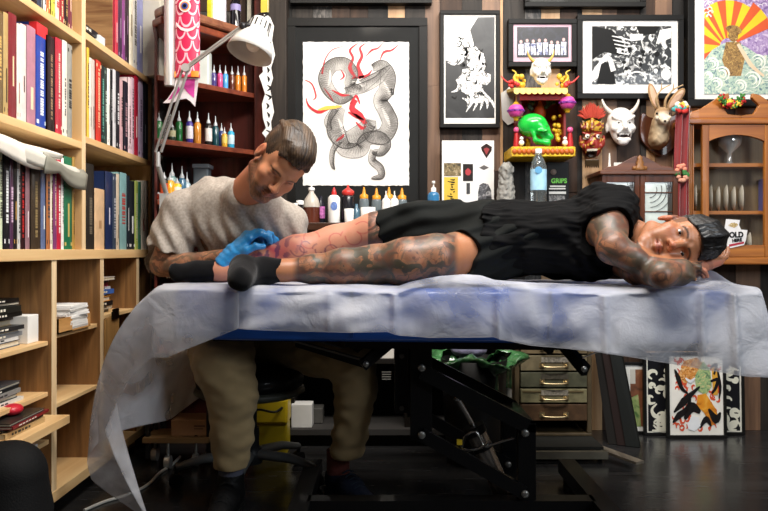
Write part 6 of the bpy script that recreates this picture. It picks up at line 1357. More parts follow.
tag(MB().box((X_at(195, 3.0), 3.0, .4355), (X_at(207, 3.0), 3.08, .465)).build('blue_pack', mat('#2a4a9a', rough=.4), None, bevel=.003), 'small blue packet on the trolley top', 'packet')
# bag and shoebox bottom left
bgx = X_at(18, 2.05)
F = Field([-1.26, 1.80, -.02], [-.84, 2.2, .34], .006); F.slab((-1.00, 1.99, .05), (-1.00, 1.99, .135), .115, .10, .12, .10, (1, 0, 0), .03); F.slab((-1.08, 1.99, .05), (-1.10, 1.99, .135), .10, .10, .12, .10, (1, 0, 0), .03); F.cone((-.98, 1.98, .17), (-1.1, 2.0, .19), .03, .04, .03); F.plane((0, 0, .0), (0, 0, -1)); F.disp(lambda x, y, z: .004*vnoise(x, y, z, 28, 9))
bg = field_obj('bag', F, mat('#0b0b0c', rough=.75, bump=.15, bscale=200), None); tag(bg, 'black soft bag on a dark shoebox at the bottom left corner', 'bag')
bg.location.z = .1155
sb = thing('shoebox', 'dark grey shoebox with a green and white label at the bottom left corner', 'box', (-.97, 2.0, 0))
MB().box((-1.15, 1.80, 0), (-.855, 2.07, .085)).build('box', mat('#2a2a2c', rough=.5), sb, bevel=.002); MB().box((-1.155, 1.795, .085), (-.85, 2.075, .115)).build('lid', mat('#303034', rough=.5), sb, bevel=.002)
MB().box((-.8545, 1.95, .03), (-.8535, 1.965, .075)).build('green_label', mat('#a8d83a'), sb); MB().box((-.8545, 1.99, .03), (-.8535, 2.05, .08)).build('white_label', mat('#c8c8c8', var=.4, scale=150), sb)
# white cable on the floor
cb_ = [P(88, 511, 2.5), P(110, 500, 2.55), P(140, 488, 2.62), P(152, 478, 2.75), P(163, 462, 2.95), P(160, 452, 3.05)]
cb_ = [(p.x, 0.86*750/(max(q-250, 1)), .006) for p, q in zip(cb_, (513, 503, 492, 482, 470, 458))]
cb_ = [(X_at(px, 645/(py-250)), 645/(py-250), .0055) for px, py in ((84, 512), (105, 503), (128, 496), (148, 486), (160, 474), (172, 466), (180, 458))]
tag(MB().tube(catmull(cb_, 6), .0055, 8).build('cable', mat('#d8d4ca', rough=.4), None), 'white cable lying on the dark floor at the left', 'cable')
# ------------------------------------------------------------------ treatment table
BC = Vector((0.205, 2.50, 0)); BR = math.radians(-4.0)
BM = Matrix.Translation(BC) @ Matrix.Rotation(BR, 4, 'Z')
def B(x, y, z): return BM @ Vector((x, y, z))
bed = thing('treatment_table', 'adjustable tattoo table with blue padded top on a black steel lift frame', 'table', tuple(BC), BR)
F = MB()
def pad(u, v):   # rounded slab shell
    a = 2*PI*u; n_ = 6.0; c, s_ = math.cos(a), math.sin(a); r_ = (abs(c)**n_+abs(s_)**n_)**(-1/n_); x = .865*r_*c; y = .295*r_*s_
    return x, y
N1 = 96; prof = [(-.05, .584), (-.012, .587), (0, .597), (.003, .67), (0, .722), (-.008, .738), (-.022, .744), (-.06, .745)]
vs = []; 
for d, z in prof:
    for i in range(N1):
        x, y = pad(i/N1, 0); L_ = math.hypot(x, y); vs.append(B(x+d*(1 if x > 0 else -1)*min(1, abs(x)/.8), y+d*(1 if y > 0 else -1)*min(1, abs(y)/.25), z))
fs = [(k*N1+i, k*N1+(i+1) % N1, (k+1)*N1+(i+1) % N1, (k+1)*N1+i) for k in range(len(prof)-1) for i in range(N1)]
mb = MB(); mb.add(vs, fs, True); mb.add(vs[:N1], [tuple(range(N1))], False); mb.add(vs[-N1:], [tuple(range(N1))], False)
mb.build('padded_top', mat('#1a56b4', rough=.35, coat=.3, var=.1), bed, weld=True)
mb = MB()
for k in (-.28, .30): mb.box((k-.004, -.301, .602), (k+.004, -.296, .74), BM)
mb.build('seam', mat('#0b3576', rough=.5), bed)
MB().box((-.74, -.16, .570), (.74, .20, .5835), BM).build('underboard', mat('#15120f', rough=.6), bed)
st_ = mat('#0f0f10', rough=.38, metal=.3, coat=.2); chm = mat('#b8b8b6', rough=.2, metal=1.0, var=.1)
MB().beam(B(-.30, -.17, .565), B(.78, -.17, .565), .035, .022).beam(B(-.70, .18, .565), B(.78, .18, .565), .035, .022).beam(B(-.30, -.17, .565), B(-.30, .18, .565), .035, .022).beam(B(.70, -.17, .565), B(.70, .18, .565), .035, .022).build('top_frame', st_, bed)
def PY(px, py, Y): return P(px, py, Y)
Yf, Yr = 2.36, 2.68
for Y_ in (Yf, Yr):
    a = P(421, 340, Y_) if Y_ == Yf else Vector((P(421, 340, Yf).x, Yr, P(421, 340, Yf).z)); x = P(421, 340, Yf).x; zb = Z_at(439, Yf)
    MB().box((x-.034, Y_-.012, zb), (x+.034, Y_+.012, .575)).build('upright_plate', st_, bed, bevel=.002)
    xp = P(526, 420, Yf).x
    MB().box((xp-.028, Y_-.02, .0), (xp+.028, Y_+.02, Z_at(422, Yf))).build('front_post', st_, bed, bevel=.002)
    MB().beam((x, Y_-.026, Z_at(370, Yf)), (xp, Y_-.026, Z_at(424, Yf)), .022, .045).build('lift_arm', st_, bed); MB().beam((x, Y_-.026, Z_at(432, Yf)), (xp-.01, Y_-.026, Z_at(490, Yf)), .022, .040).build('lift_arm', st_, bed)
    for (bx_, by_) in ((x, Z_at(366, Yf)), (x, Z_at(432, Yf)), (xp-.01, Z_at(430, Yf)), (xp-.01, Z_at(490, Yf))): MB().lathe((bx_, Y_-.037, by_), [(.012, 0), (.012, .006), (.008, .009), (0, .009)], 14, (0, -1, 0)).build('bolt', mat('#8a8a86', rough=.35, metal=.8), bed)
xl_ = P(402, 340, Yf).x; MB().box((xl_-.022, 2.40, Z_at(412, 2.42)), (xl_+.02, 2.62, .575)).build('rear_plate', mat('#17181a', rough=.4, metal=.3), bed, bevel=.002)
MB().lathe((xl_, 2.397, Z_at(356, 2.4)), [(.008, 0), (.008, .004)], 12, (0, -1, 0)).build('bolt', mat('#5a5a58', rough=.35, metal=.8), bed); MB().lathe((xl_, 2.397, Z_at(408, 2.4)), [(.008, 0), (.008, .004)], 12, (0, -1, 0)).build('bolt', mat('#5a5a58', rough=.35, metal=.8), bed)
MB().box((xp-.028, Yf-.02, Z_at(422, Yf)-.03), (xp+.028, Yr+.02, Z_at(422, Yf))).build('cross_plate', st_, bed, bevel=.002)
MB().beam((-.24, Yf, .055), (.66, Yf, .055), .06, .05).beam((xp, Yf, .055), (xp, Yr, .055), .05, .05).beam((.68, 2.12, .055), (.68, 2.80, .055), .06, .05).beam((-.26, 2.2, .055), (-.26, 2.80, .055), .06, .05).build('base_frame', st_, bed)
for (x, y) in ((.68, 2.16), (.68, 2.76), (-.26, 2.24), (-.26, 2.76)): MB().cyl((x, y, 0), (x, y, .03), .02).build('foot', mat('#1a1a1a', rough=.6), bed)
# hydraulic ram
ca = P(474, 428, 2.45); cb2 = P(505, 505, 2.45); ra_ = P(457, 398, 2.45); cb2.z = max(cb2.z, .05)
MB().cyl(ca, cb2, .032, n=28).build('ram_cylinder', mat('#a8a098', rough=.25, metal=.85), bed); MB().cyl(ra_, ca, .009).ball(ra_, .014, 10).build('ram_rod', chm, bed)
dd = (cb2-ca).normalized(); MB().cyl(ca-dd*.008, ca+dd*.02, .036, n=28).cyl(ca+dd*.06, ca+dd*.075, .034, n=28).build('ram_collar', mat('#1e1e1f', rough=.35, metal=.5), bed)
q = MB(); q.tube(catmull([P(462, 447, 2.41), P(466, 436, 2.40), P(476, 432, 2.39), P(484, 446, 2.385), P(494, 444, 2.38), P(506, 440, 2.37), P(514, 438, 2.37)], 5), .0055, 8).tube(catmull([P(461, 449, 2.40), P(470, 450, 2.385), P(480, 448, 2.385), P(490, 441, 2.38)], 5), .005, 8); q.build('pedal_linkage', chm, bed)
MB().box(tuple(P(457, 445, 2.40)), tuple(P(462, 440, 2.40)+Vector((0, .012, 0)))).build('yellow_tab', mat('#c9a81c'), bed)
# tilt linkages under the top
def Bp(px, py, Y): return P(px, py, Y)
MB().beam(P(362, 366, 2.36), P(400, 334, 2.40), .02, .034).build('tilt_arm', st_, bed); MB().beam(P(354, 350, 2.48), P(368, 338, 2.48), .02, .03).build('tilt_arm', st_, bed)
MB().beam(P(288, 339, 2.42), P(364, 360, 2.38), .022, .006).build('tilt_rail', mat('#6a6a68', rough=.3, metal=.7), bed); MB().beam(P(296, 343, 2.44), P(364, 364, 2.41), .02, .022).build('tilt_rail', st_, bed); MB().beam(P(310, 339, 2.50), P(358, 352, 2.48), .014, .004).build('tilt_rail', mat('#8a8a88', rough=.3, metal=.7), bed)
MB().lathe(P(366, 364, 2.345), [(.010, 0), (.010, .005), (0, .006)], 14, (0, -1, 0)).build('bolt', mat('#8f8f8b', rough=.3, metal=.8), bed); MB().lathe(P(584, 369, 2.185), [(.009, 0), (.009, .005), (0, .006)], 14, (0, -1, 0)).build('bolt', mat('#8f8f8b', rough=.3, metal=.8), bed)
MB().beam(P(563, 344, 2.30), P(586, 371, 2.20), .02, .036).beam(P(537, 338, 2.35), P(552, 350, 2.30), .02, .03).build('tilt_arm', st_, bed); MB().beam(P(582, 358, 2.21), P(600, 351, 2.24), .004, .004).build('spring_rod', chm, bed)

# ------------------------------------------------------------------ paper sheets
def sheet_mat():
    m, nt, b = new_mat('nonwoven_sheet'); N = nt.nodes; L = nt.links; tc = N.new('ShaderNodeTexCoord')
    n = N.new('ShaderNodeTexNoise'); n.inputs['Scale'].default_value = 4.5; n.inputs['Detail'].default_value = 3; n.inputs['Roughness'].default_value = .5; n.inputs['Distortion'].default_value = .6; L.new(tc.outputs['Object'], n.inputs['Vector'])
    n2 = N.new('ShaderNodeTexNoise'); n2.inputs['Scale'].default_value = 170; n2.inputs['Detail'].default_value = 3; L.new(tc.outputs['Object'], n2.inputs['Vector'])
    n3 = N.new('ShaderNodeTexNoise'); n3.inputs['Scale'].default_value = 14; n3.inputs['Detail'].default_value = 3; n3.inputs['Distortion'].default_value = 1.2; L.new(tc.outputs['Object'], n3.inputs['Vector'])
    b.inputs['Base Color'].default_value = srgb('#d6d7dd'); b.inputs['Roughness'].default_value = .6; b.inputs['Subsurface Weight'].default_value = 0
    mr = N.new('ShaderNodeMapRange'); mr.inputs['From Min'].default_value = .37; mr.inputs['From Max'].default_value = .64; mr.inputs['To Min'].default_value = .12; mr.inputs['To Max'].default_value = .58; L.new(n.outputs['Fac'], mr.inputs['Value']); L.new(mr.outputs['Result'], b.inputs['Alpha'])
    ad = N.new('ShaderNodeMath'); ad.operation = 'MULTIPLY_ADD'; ad.inputs[1].default_value = .15; L.new(n2.outputs['Fac'], ad.inputs[0]); L.new(n3.outputs['Fac'], ad.inputs[2])
    bp = N.new('ShaderNodeBump'); bp.inputs['Strength'].default_value = .45; bp.inputs['Distance'].default_value = .012; L.new(ad.outputs[0], bp.inputs['Height']); L.new(bp.outputs['Normal'], b.inputs['Normal'])
    tr = N.new('ShaderNodeBsdfTranslucent'); tr.inputs[0].default_value = (.7, .7, .72, 1); mx = N.new('ShaderNodeMixShader'); mx.inputs[0].default_value = .15
    out = N['Material Output']; L.new(b.outputs[0], mx.inputs[1]); L.new(tr.outputs[0], mx.inputs[2]); L.new(mx.outputs[0], out.inputs['Surface']); return m
shm = sheet_mat()
def wloc(px, Y=2.21): return (BM.inverted() @ Vector((X_at(px, Y), Y, 0))).x
cpx = [160, 240, 300, 350, 374, 392, 410, 440, 465, 482, 496, 515, 540, 600, 640, 690, 712, 724, 745, 765]
cpy = [287, 288, 287, 288, 292, 287, 281, 275.5, 273, 274, 279, 281, 283, 286.5, 288.5, 285, 280, 281, 288, 300]
hpx = [170, 240, 300, 388, 400, 430, 494, 500, 530, 595, 640, 690, 745, 775]; hpy = [356, 328, 331.5, 331, 335, 337.5, 336, 338.5, 345, 350.5, 358, 367, 375, 374]
def yfront(xl): return B(xl, -.31, 0).y
def zc(xl):
    Y = yfront(xl); px = 384+B(xl, -.31, 0).x/Y*750; return max(CZ-(np.interp(px, cpx, cpy)-250)*Y/750-.004, .7535)
def zh(xl):
    Y = yfront(xl); px = 384+B(xl, -.31, 0).x/Y*750; return CZ-(np.interp(px, hpx, hpy)-250)*Y/750
def creases(xl):
    s_ = 0
    for c_, a_ in ((395, .016), (497, .018), (600, .012), (692, .016), (722, .018), (330, .004)):
        s_ += a_*math.exp(-((xl-wloc(c_))/.010)**2)
    return s_
def main_sheet(u, v):
    a = -.628+u*1.80                                   # flat coordinate along the table
    xo = max(0, a-.872); x = min(a, .872)
    w1 = vnoise(np.float64(a), np.float64(v*.6), 0.3, 16, 3); w2_ = vnoise(np.float64(a), np.float64(v*.5), 0.1, 42, 5)
    top = .7500; crest = zc(x)
    if v < .45:
        t_ = v/.45; y = .315-.565*t_; z = top+.004+(crest-.004-top)*max(0, (t_-.80)/.20)**1.5+.003*w1+.0012*w2_
        if v < .03: z -= .06*(1-v/.03)
        if t_ > .5 and .50 < x < .70: pass
    elif v < .60:
        t_ = (v-.45)/.15*PI/2; y = -.250-.062*math.sin(t_); z = (crest-.012)+.012*math.cos(t_)-.012*(1-math.cos(t_))+.002*w1
    else:
        t_ = (v-.60)/.40; z0_ = crest-.024; z = z0_+(zh(x)-z0_)*t_; y = -.312-.010*math.sin(t_*2)-.008*t_*(1+w1)-creases(x)*(1-.3*t_)-.0045*w2_-.006*w1*t_
    so = max(0, v-.6)/.4
    if xo > 0:                                        # over the head end
        y = y*(1+.15*xo); z -= xo*.85+0*so; x += .018+.40*xo*(0.4+so)+.012*w1; 
        if z < .34+.08*v: z = .34+.08*v+(z-.34-.08*v)*.2
    # the raised corner by the head
    z += .045*math.exp(-(((x-.815)/.035)**2+((y+.12)/.10)**2)) + .012*math.exp(-(((x-.70)/.04)**2+((y+.2)/.08)**2))
    return B(x, y, z)
t = thing('paper_sheet', 'white disposable sheet covering most of the table under the lying man', 'sheet', tuple(B(.2, -.3, .6)))
MB().grid(main_sheet, 260, 70).build('sheet', shm, t, solid=.0006)
def left_sheet(u, v):
    a = -.612-u*(.262+.60); xo = max(0, -.872-a); x = max(a, -.872)
    w1 = vnoise(np.float64(a), np.float64(v*.6), 0.8, 13, 13); w2_ = vnoise(np.float64(a), np.float64(v*.5), 0.1, 38, 15)
    crest = zc(x)+.003; ro = min(1, xo/.06)
    if v < .45:
        t_ = v/.45; y = .30-.55*t_; z = .754+(crest-.754)*max(0, (t_-.8)/.2)**1.5+.002*w1
    elif v < .58:
        t_ = (v-.45)/.13*PI/2; y = -.250-.068*math.sin(t_); z = crest-.014*(1-math.cos(t_))-.004
    else:
        t_ = (v-.58)/.42; z0_ = crest-.018; z = z0_+(zh(x)-z0_)*t_; y = -.322-.014*t_-.005*w1-.003*w2_
    if xo > 0:
        ff = max(0, (v-.15)/.85); fl_ = .215*min(1, v/.6)*(1-math.exp(-4*xo))-.34*max(0, (v-.66)/.34)*max(0, (xo-.24)/.5)+.0*xo; sv = v
        tail = xo*(.80+.26*ff+.05*math.sin(v*11))
        y = y*(1-.12*min(1, xo/.5))+.030*math.sin(v*9+xo*3)*min(1, xo*3)
        x = -.872-.012*ro-fl_-.030*math.sin(v*12+1)*min(1, xo*2.2)
        zz = z-tail*.92-.0
        z = max(zz, .06+.05*math.sin(v*5)+.03)
        z += .0
    return B(x, y+.004*w2_, z)
t = thing('paper_sheet', 'second white disposable sheet draped over the foot end with a long hanging tail', 'sheet', tuple(B(-.8, -.2, .3)))
MB().grid(left_sheet, 150, 70).build('sheet', shm, t, solid=.0006)
MB().box(tuple(P(165, 278, 2.34)), tuple(P(173, 283, 2.34)+Vector((0, .02, 0)))).build('tape_tab', mat('#e8e6e4', rough=.5), t) if False else None

# ------------------------------------------------------------------ stool
sx, sy = X_at(249, 2.77), 2.79
stl = thing('stool', 'black swivel stool with five legged base under the seated man', 'stool', (sx, sy, 0))
pl_ = mat('#1a1b1d', rough=.45); MB().lathe((sx, sy, 0), [(.06, .345), (.17, .347), (.195, .36), (.200, .385), (.19, .415), (.15, .428), (0, .43)], 40).build('seat', mat('#101012', rough=.5, coat=.2), stl)
MB().lathe((sx, sy, 0), [(.05, .315), (.18, .322), (.205, .336), (.20, .352), (.1, .356)], 40).build('seat_shell', mat('#4a4c44', rough=.45), stl)
MB().cyl((sx, sy, .10), (sx, sy, .32), .026).cyl((sx, sy, .09), (sx, sy, .2), .034).build('gas_column', pl_, stl)
MB().lathe((sx, sy, 0), [(.045, .07), (.05, .09), (.045, .125), (.03, .135)], 24).build('hub', pl_, stl)
for k in range(5):
    a = math.radians(-18+72*k); e = Vector((sx+.265*math.cos(a), sy+.265*math.sin(a), .075)); 
    MB().tube([(sx+.03*math.cos(a), sy+.03*math.sin(a), .105), (sx+.17*math.cos(a), sy+.17*math.sin(a), .098), tuple(e)], [.024, .021, .016], 12, flat=(1, .8)).build('star_leg', mat('#4a4c4c', rough=.4), stl)
    MB().cyl((e.x-.014*math.sin(a), e.y+.014*math.cos(a), .027), (e.x+.014*math.sin(a), e.y-.014*math.cos(a), .027), .026).cyl((e.x, e.y, .03), (e.x, e.y, .08), .008).build('caster', mat('#0e0e0e', rough=.5), stl)
# ------------------------------------------------------------------ people
def skin_mat():
    m, nt, b = new_mat('skin'); N = nt.nodes; L = nt.links; tc = N.new('ShaderNodeTexCoord')
    a = N.new('ShaderNodeAttribute'); a.attribute_name = 'Col'; k = N.new('ShaderNodeAttribute'); k.attribute_name = 'ink'
    n = N.new('ShaderNodeTexNoise'); n.inputs['Scale'].default_value = 9; n.inputs['Detail'].default_value = 4; n.inputs['Distortion'].default_value = 1.5; L.new(tc.outputs['Object'], n.inputs['Vector'])
    v = N.new('ShaderNodeTexWave'); v.inputs['Scale'].default_value = 9; v.inputs['Distortion'].default_value = 13; v.inputs['Detail'].default_value = 2.5; v.inputs['Detail Scale'].default_value = 1.6; v.wave_type = 'RINGS'; L.new(tc.outputs['Object'], v.inputs['Vector'])
    vo = N.new('ShaderNodeTexVoronoi'); vo.inputs['Scale'].default_value = 30; vo.feature = 'DISTANCE_TO_EDGE'
    ad = N.new('ShaderNodeVectorMath'); ad.operation = 'MULTIPLY_ADD'; ad.inputs[1].default_value = (.12, .12, .12); L.new(n.outputs['Color'], ad.inputs[0]); L.new(tc.outputs['Object'], ad.inputs[2]); L.new(ad.outputs[0], vo.inputs['Vector'])
    def M2(op, x, y=None):
        q = N.new('ShaderNodeMath'); q.operation = op
        for i, t_ in enumerate((x, y)):
            if t_ is None: continue
            if isinstance(t_, (int, float)): q.inputs[i].default_value = t_
            else: L.new(t_, q.inputs[i])
        return q.outputs[0]
    def MR(x, a0, a1, b0, b1):
        q = N.new('ShaderNodeMapRange'); L.new(x, q.inputs[0]); [setattr(q.inputs[i+1], 'default_value', t_) for i, t_ in enumerate((a0, a1, b0, b1))]; return q.outputs[0]
    lines = MR(v.outputs['Fac'], .25, .42, 1, 0); l2 = MR(vo.outputs['Distance'], .0, .09, .9, 0); shade = MR(n.outputs['Fac'], .36, .58, .22, .88)
    tot = M2('MINIMUM', M2('MAXIMUM', M2('MAXIMUM', lines, l2), shade), .92); tot = M2('MULTIPLY', tot, k.outputs['Fac'])
    r = N.new('ShaderNodeValToRGB'); cs = ((.30, '#2b2a28'), (.42, '#3a4238'), (.50, '#4a4640'), (.56, '#5a3a30'), (.66, '#2c3430'))
    while len(r.color_ramp.elements) < len(cs): r.color_ramp.elements.new(.5)
    for e, (p_, c_) in zip(r.color_ramp.elements, cs): e.position = p_; e.color = srgb(c_)
    n2 = N.new('ShaderNodeTexNoise'); n2.inputs['Scale'].default_value = 14; n2.inputs['Detail'].default_value = 2; L.new(tc.outputs['Object'], n2.inputs['Vector']); L.new(n2.outputs['Fac'], r.inputs['Fac'])
    mx = N.new('ShaderNodeMix'); mx.data_type = 'RGBA'; L.new(tot, mx.inputs[0]); L.new(a.outputs['Color'], mx.inputs[6]); L.new(r.outputs['Color'], mx.inputs[7]); L.new(mx.outputs[2], b.inputs['Base Color'])
    b.inputs['Roughness'].default_value = .42; b.inputs['Subsurface Weight'].default_value = .12; b.inputs['Subsurface Scale'].default_value = .008; b.inputs['Subsurface Radius'].default_value = (1, .35, .2)
    n3 = N.new('ShaderNodeTexNoise'); n3.inputs['Scale'].default_value = 220; L.new(tc.outputs['Object'], n3.inputs['Vector']); bp = N.new('ShaderNodeBump'); bp.inputs['Strength'].default_value = .12; bp.inputs['Distance'].default_value = .003; L.new(n3.outputs['Fac'], bp.inputs['Height']); L.new(bp.outputs['Normal'], b.inputs['Normal'])
    return m
SKIN = skin_mat()
def hair_mat(c1, c2, sc=(90, 90, 8), rough=.4):
    m, nt, b = new_mat('hair'); N = nt.nodes; L = nt.links; a = N.new('ShaderNodeAttribute'); a.attribute_name = 'Col'
    n = N.new('ShaderNodeTexNoise'); n.inputs['Scale'].default_value = 1; n.inputs['Detail'].default_value = 3; mp = N.new('ShaderNodeMapping'); mp.inputs['Scale'].default_value = sc; L.new(a.outputs['Color'], mp.inputs['Vector']); L.new(mp.outputs[0], n.inputs['Vector'])
    r = N.new('ShaderNodeValToRGB'); r.color_ramp.elements[0].position = .35; r.color_ramp.elements[1].position = .68; r.color_ramp.elements[0].color = srgb(c1); r.color_ramp.elements[1].color = srgb(c2); L.new(n.outputs['Fac'], r.inputs['Fac']); L.new(r.outputs['Color'], b.inputs['Base Color'])
    bp = N.new('ShaderNodeBump'); bp.inputs['Strength'].default_value = .8; bp.inputs['Distance'].default_value = .004; L.new(n.outputs['Fac'], bp.inputs['Height']); L.new(bp.outputs['Normal'], b.inputs['Normal']); b.inputs['Roughness'].default_value = rough
    b.inputs['Anisotropic'].default_value = .5; return m
def cloth_mat(col, rough=.85, weave=900, var=.1, heather=0.0, sheen=.2):
    m, nt, b = new_mat('cloth'); N = nt.nodes; L = nt.links; tc = N.new('ShaderNodeTexCoord'); c = srgb(col)
    n = N.new('ShaderNodeTexNoise'); n.inputs['Scale'].default_value = 120 if heather else 12; n.inputs['Detail'].default_value = 4; L.new(tc.outputs['Object'], n.inputs['Vector'])
    r = N.new('ShaderNodeValToRGB'); v = max(var, heather); r.color_ramp.elements[0].position = .35; r.color_ramp.elements[1].position = .65; r.color_ramp.elements[0].color = tuple(q*(1-v) for q in c[:3])+(1,); r.color_ramp.elements[1].color = tuple(min(1, q*(1+v)) for q in c[:3])+(1,)
    L.new(n.outputs['Fac'], r.inputs['Fac']); L.new(r.outputs['Color'], b.inputs['Base Color']); b.inputs['Roughness'].default_value = rough; b.inputs['Sheen Weight'].default_value = sheen; b.inputs['Specular IOR Level'].default_value = .12 if max(c[:3]) < .03 else .3
    n2 = N.new('ShaderNodeTexNoise'); n2.inputs['Scale'].default_value = weave; L.new(tc.outputs['Object'], n2.inputs['Vector']); bp = N.new('ShaderNodeBump'); bp.inputs['Strength'].default_value = .25; bp.inputs['Distance'].default_value = .002; L.new(n2.outputs['Fac'], bp.inputs['Height']); L.new(bp.outputs['Normal'], b.inputs['Normal']); return m
def C3(h): return np.array(srgb(h)[:3])
def mixc(o, m, c): m = np.clip(m, 0, 1)[:, None]; return o*(1-m)+C3(c)[None, :]*m
def face_paint(o, h, X, Y, Z, brow, lip, beard=None, beardc='#5a3c28', stub=.6, rnd=1):
    x, y, z = h.local(X, Y, Z); near = (np.abs(x) < .1) & (y > -.02) & (z > -.14) & (z < .13)
    g = lambda cx, cz, sx, sz: np.exp(-(((np.abs(x)-cx)/sx)**2+((z-cz)/sz)**2))*(y > .04)
    o = mixc(o, near*g(.045, -.02, .022, .02)*.25, '#c0624a'); o = mixc(o, near*g(0, -.03, .014, .012)*.35, '#c0604a')
    bz = .0215-.0022*((np.abs(x)-.030)/.012)**2
    o = mixc(o, near*(y > .05)*np.clip(1.25-np.abs(z-bz)/.0042, 0, 1)*np.clip((.0205-np.abs(np.abs(x)-.032))/.003, 0, 1)*.92, brow)
    o = mixc(o, near*(y > .05)*np.clip(1.3-((x/.023)**2+((z+.0665)/.0105)**2), 0, 1)*.75, lip)
    o = mixc(o, near*(y > .05)*np.clip(1.2-np.abs(z+.0660)/.0016, 0, 1)*(np.abs(x) < .021)*.7, '#4a1f1a')
    o = mixc(o, near*(y > .03)*g(.032, .0135, .017, .0018)*.6, '#5a3020')
    o = mixc(o, near*(y > .03)*g(.032, .0085, .0165, .0022)*.8, '#20140f')
    o = mixc(o, near*(np.abs(x) > .070)*.35*(y < .03), '#c8604a')
    if beard is not None:
        nz = vnoise(X, Y, Z, 700, 11)*.5+.5; m = np.zeros_like(x)
        m = np.maximum(m, np.clip((-.050-z)/.012, 0, 1)*np.clip((y+.025)/.02, 0, 1))
        m = np.maximum(m, np.clip((np.abs(x)-.046)/.010, 0, 1)*np.clip((.010-z)/.02, 0, 1)*np.clip((y+.010)/.010, 0, 1)*np.clip((.055-y)/.02, 0, 1))
        m = np.maximum(m, (y > .05)*np.clip((.032-np.abs(x))/.006, 0, 1)*np.clip((-.040-z)/.006, 0, 1))
        m = m*(1-np.clip(1.3-((x/.021)**2+((z+.0665)/.0095)**2), 0, 1)*(y > .05))*np.clip((z+.135)/.02, 0, 1)
        o = mixc(o, m*(stub+.3*nz)*beard, beardc)
    return o
def local_cols(h):
    """hair growth coordinates stored in the colour channels"""
    def f(X, Y, Z):
        x, y, z = h.local(X, Y, Z); return np.stack([x*10+.5, np.arctan2(z, -y)*1.2+.5, np.sqrt(y*y+z*z)*3], 1)
    return f

# =========== the man lying on the table ===========
man = thing('person', 'man in black t-shirt and shorts lying on his side, tattooed, head resting on his arm', 'person', (0.2, 2.42, .75))
h = 0.0032
H1 = Head(P(672.5, 242.5, 2.27), (-.10, -.99, -.05), (.992, -.10, .115), 1.0)
F = Field([-.78, 2.05, .70], [1.08, 2.78, 1.10], h)
kA, kB, kC = P(283, 270.5, 2.33), P(342, 267, 2.35), P(408, 262, 2.32)          # near leg
F.chain([P(246, 272, 2.31), kA], [.034, .031], .02)
F.cone(P(244, 274, 2.28), P(241, 279, 2.15), .032, .024, .02)
F.chain([kA, P(312, 269, 2.345), kB, P(375, 264.5, 2.345), kC], [.033, .043, .056, .060, .070], .02)
F.chain([kC, P(436, 258, 2.33), P(458, 255, 2.40), P(515, 246, 2.52)], [.072, .070, .068, .10], .03)
lA, lB, lC = P(222, 271, 2.50), P(296, 253, 2.55), P(376, 231, 2.55)             # far leg
F.chain([P(176, 273.5, 2.50), P(196, 272, 2.50), lA], [.018, .027, .031], .015)
F.chain([lA, P(255, 264, 2.52), lB, P(335, 243, 2.57), lC, P(420, 228, 2.54), P(505, 236, 2.55)], [.031, .044, .056, .056, .060, .078, .10], .03)
F.slab(P(497, 240, 2.51), P(580, 240, 2.48), .140, .145, .105, .100, (0, 1, 0), .05); F.slab(P(575, 240, 2.48), P(606, 235, 2.46), .155, .13, .105, .090, (0, 1, 0), .05)
F.cone(P(604, 205, 2.40), P(614, 208, 2.36), .060, .057, .03)                     # right shoulder
S1 = P(612, 209, 2.36); E1 = P(613, 248, 2.21); W1 = P(653, 265, 2.185)
F.chain([S1, P(608, 230, 2.28), E1], [.060, .054, .045], .025); F.chain([E1, P(632, 258, 2.19), W1], [.045, .038, .026], .02)
S2_ = P(612, 255, 2.44); E2 = P(661, 275, 2.12); W2 = P(697, 268.5, 2.24)
F.chain([S2_, P(636, 271, 2.26), E2], [.055, .038, .036], .02); F.chain([E2, P(680, 273, 2.16), W2], [.037, .034, .025], .015)
F.cone(P(618, 232, 2.43), H1.w(0, -.030, -.045), .056, .050, .03); F.cone(P(628, 234, 2.40), H1.w(0, -.01, -.075), .05, .042, .02)
H1.sculpt(F, jaw=1.02, lids=.46)
hand(F, P(655, 264.5, 2.165), P(672, 263, 2.175)-P(655, 264.5, 2.165), (0, .3, -1), (1, -.3, .2), .92, (.35, .4, .45, .5), .3)
hand(F, W2, Vector((.55, .35, .12)), (-.3, .2, 1), (-.3, .9, 0), .90, (.25, .3, .3, .35), .3)
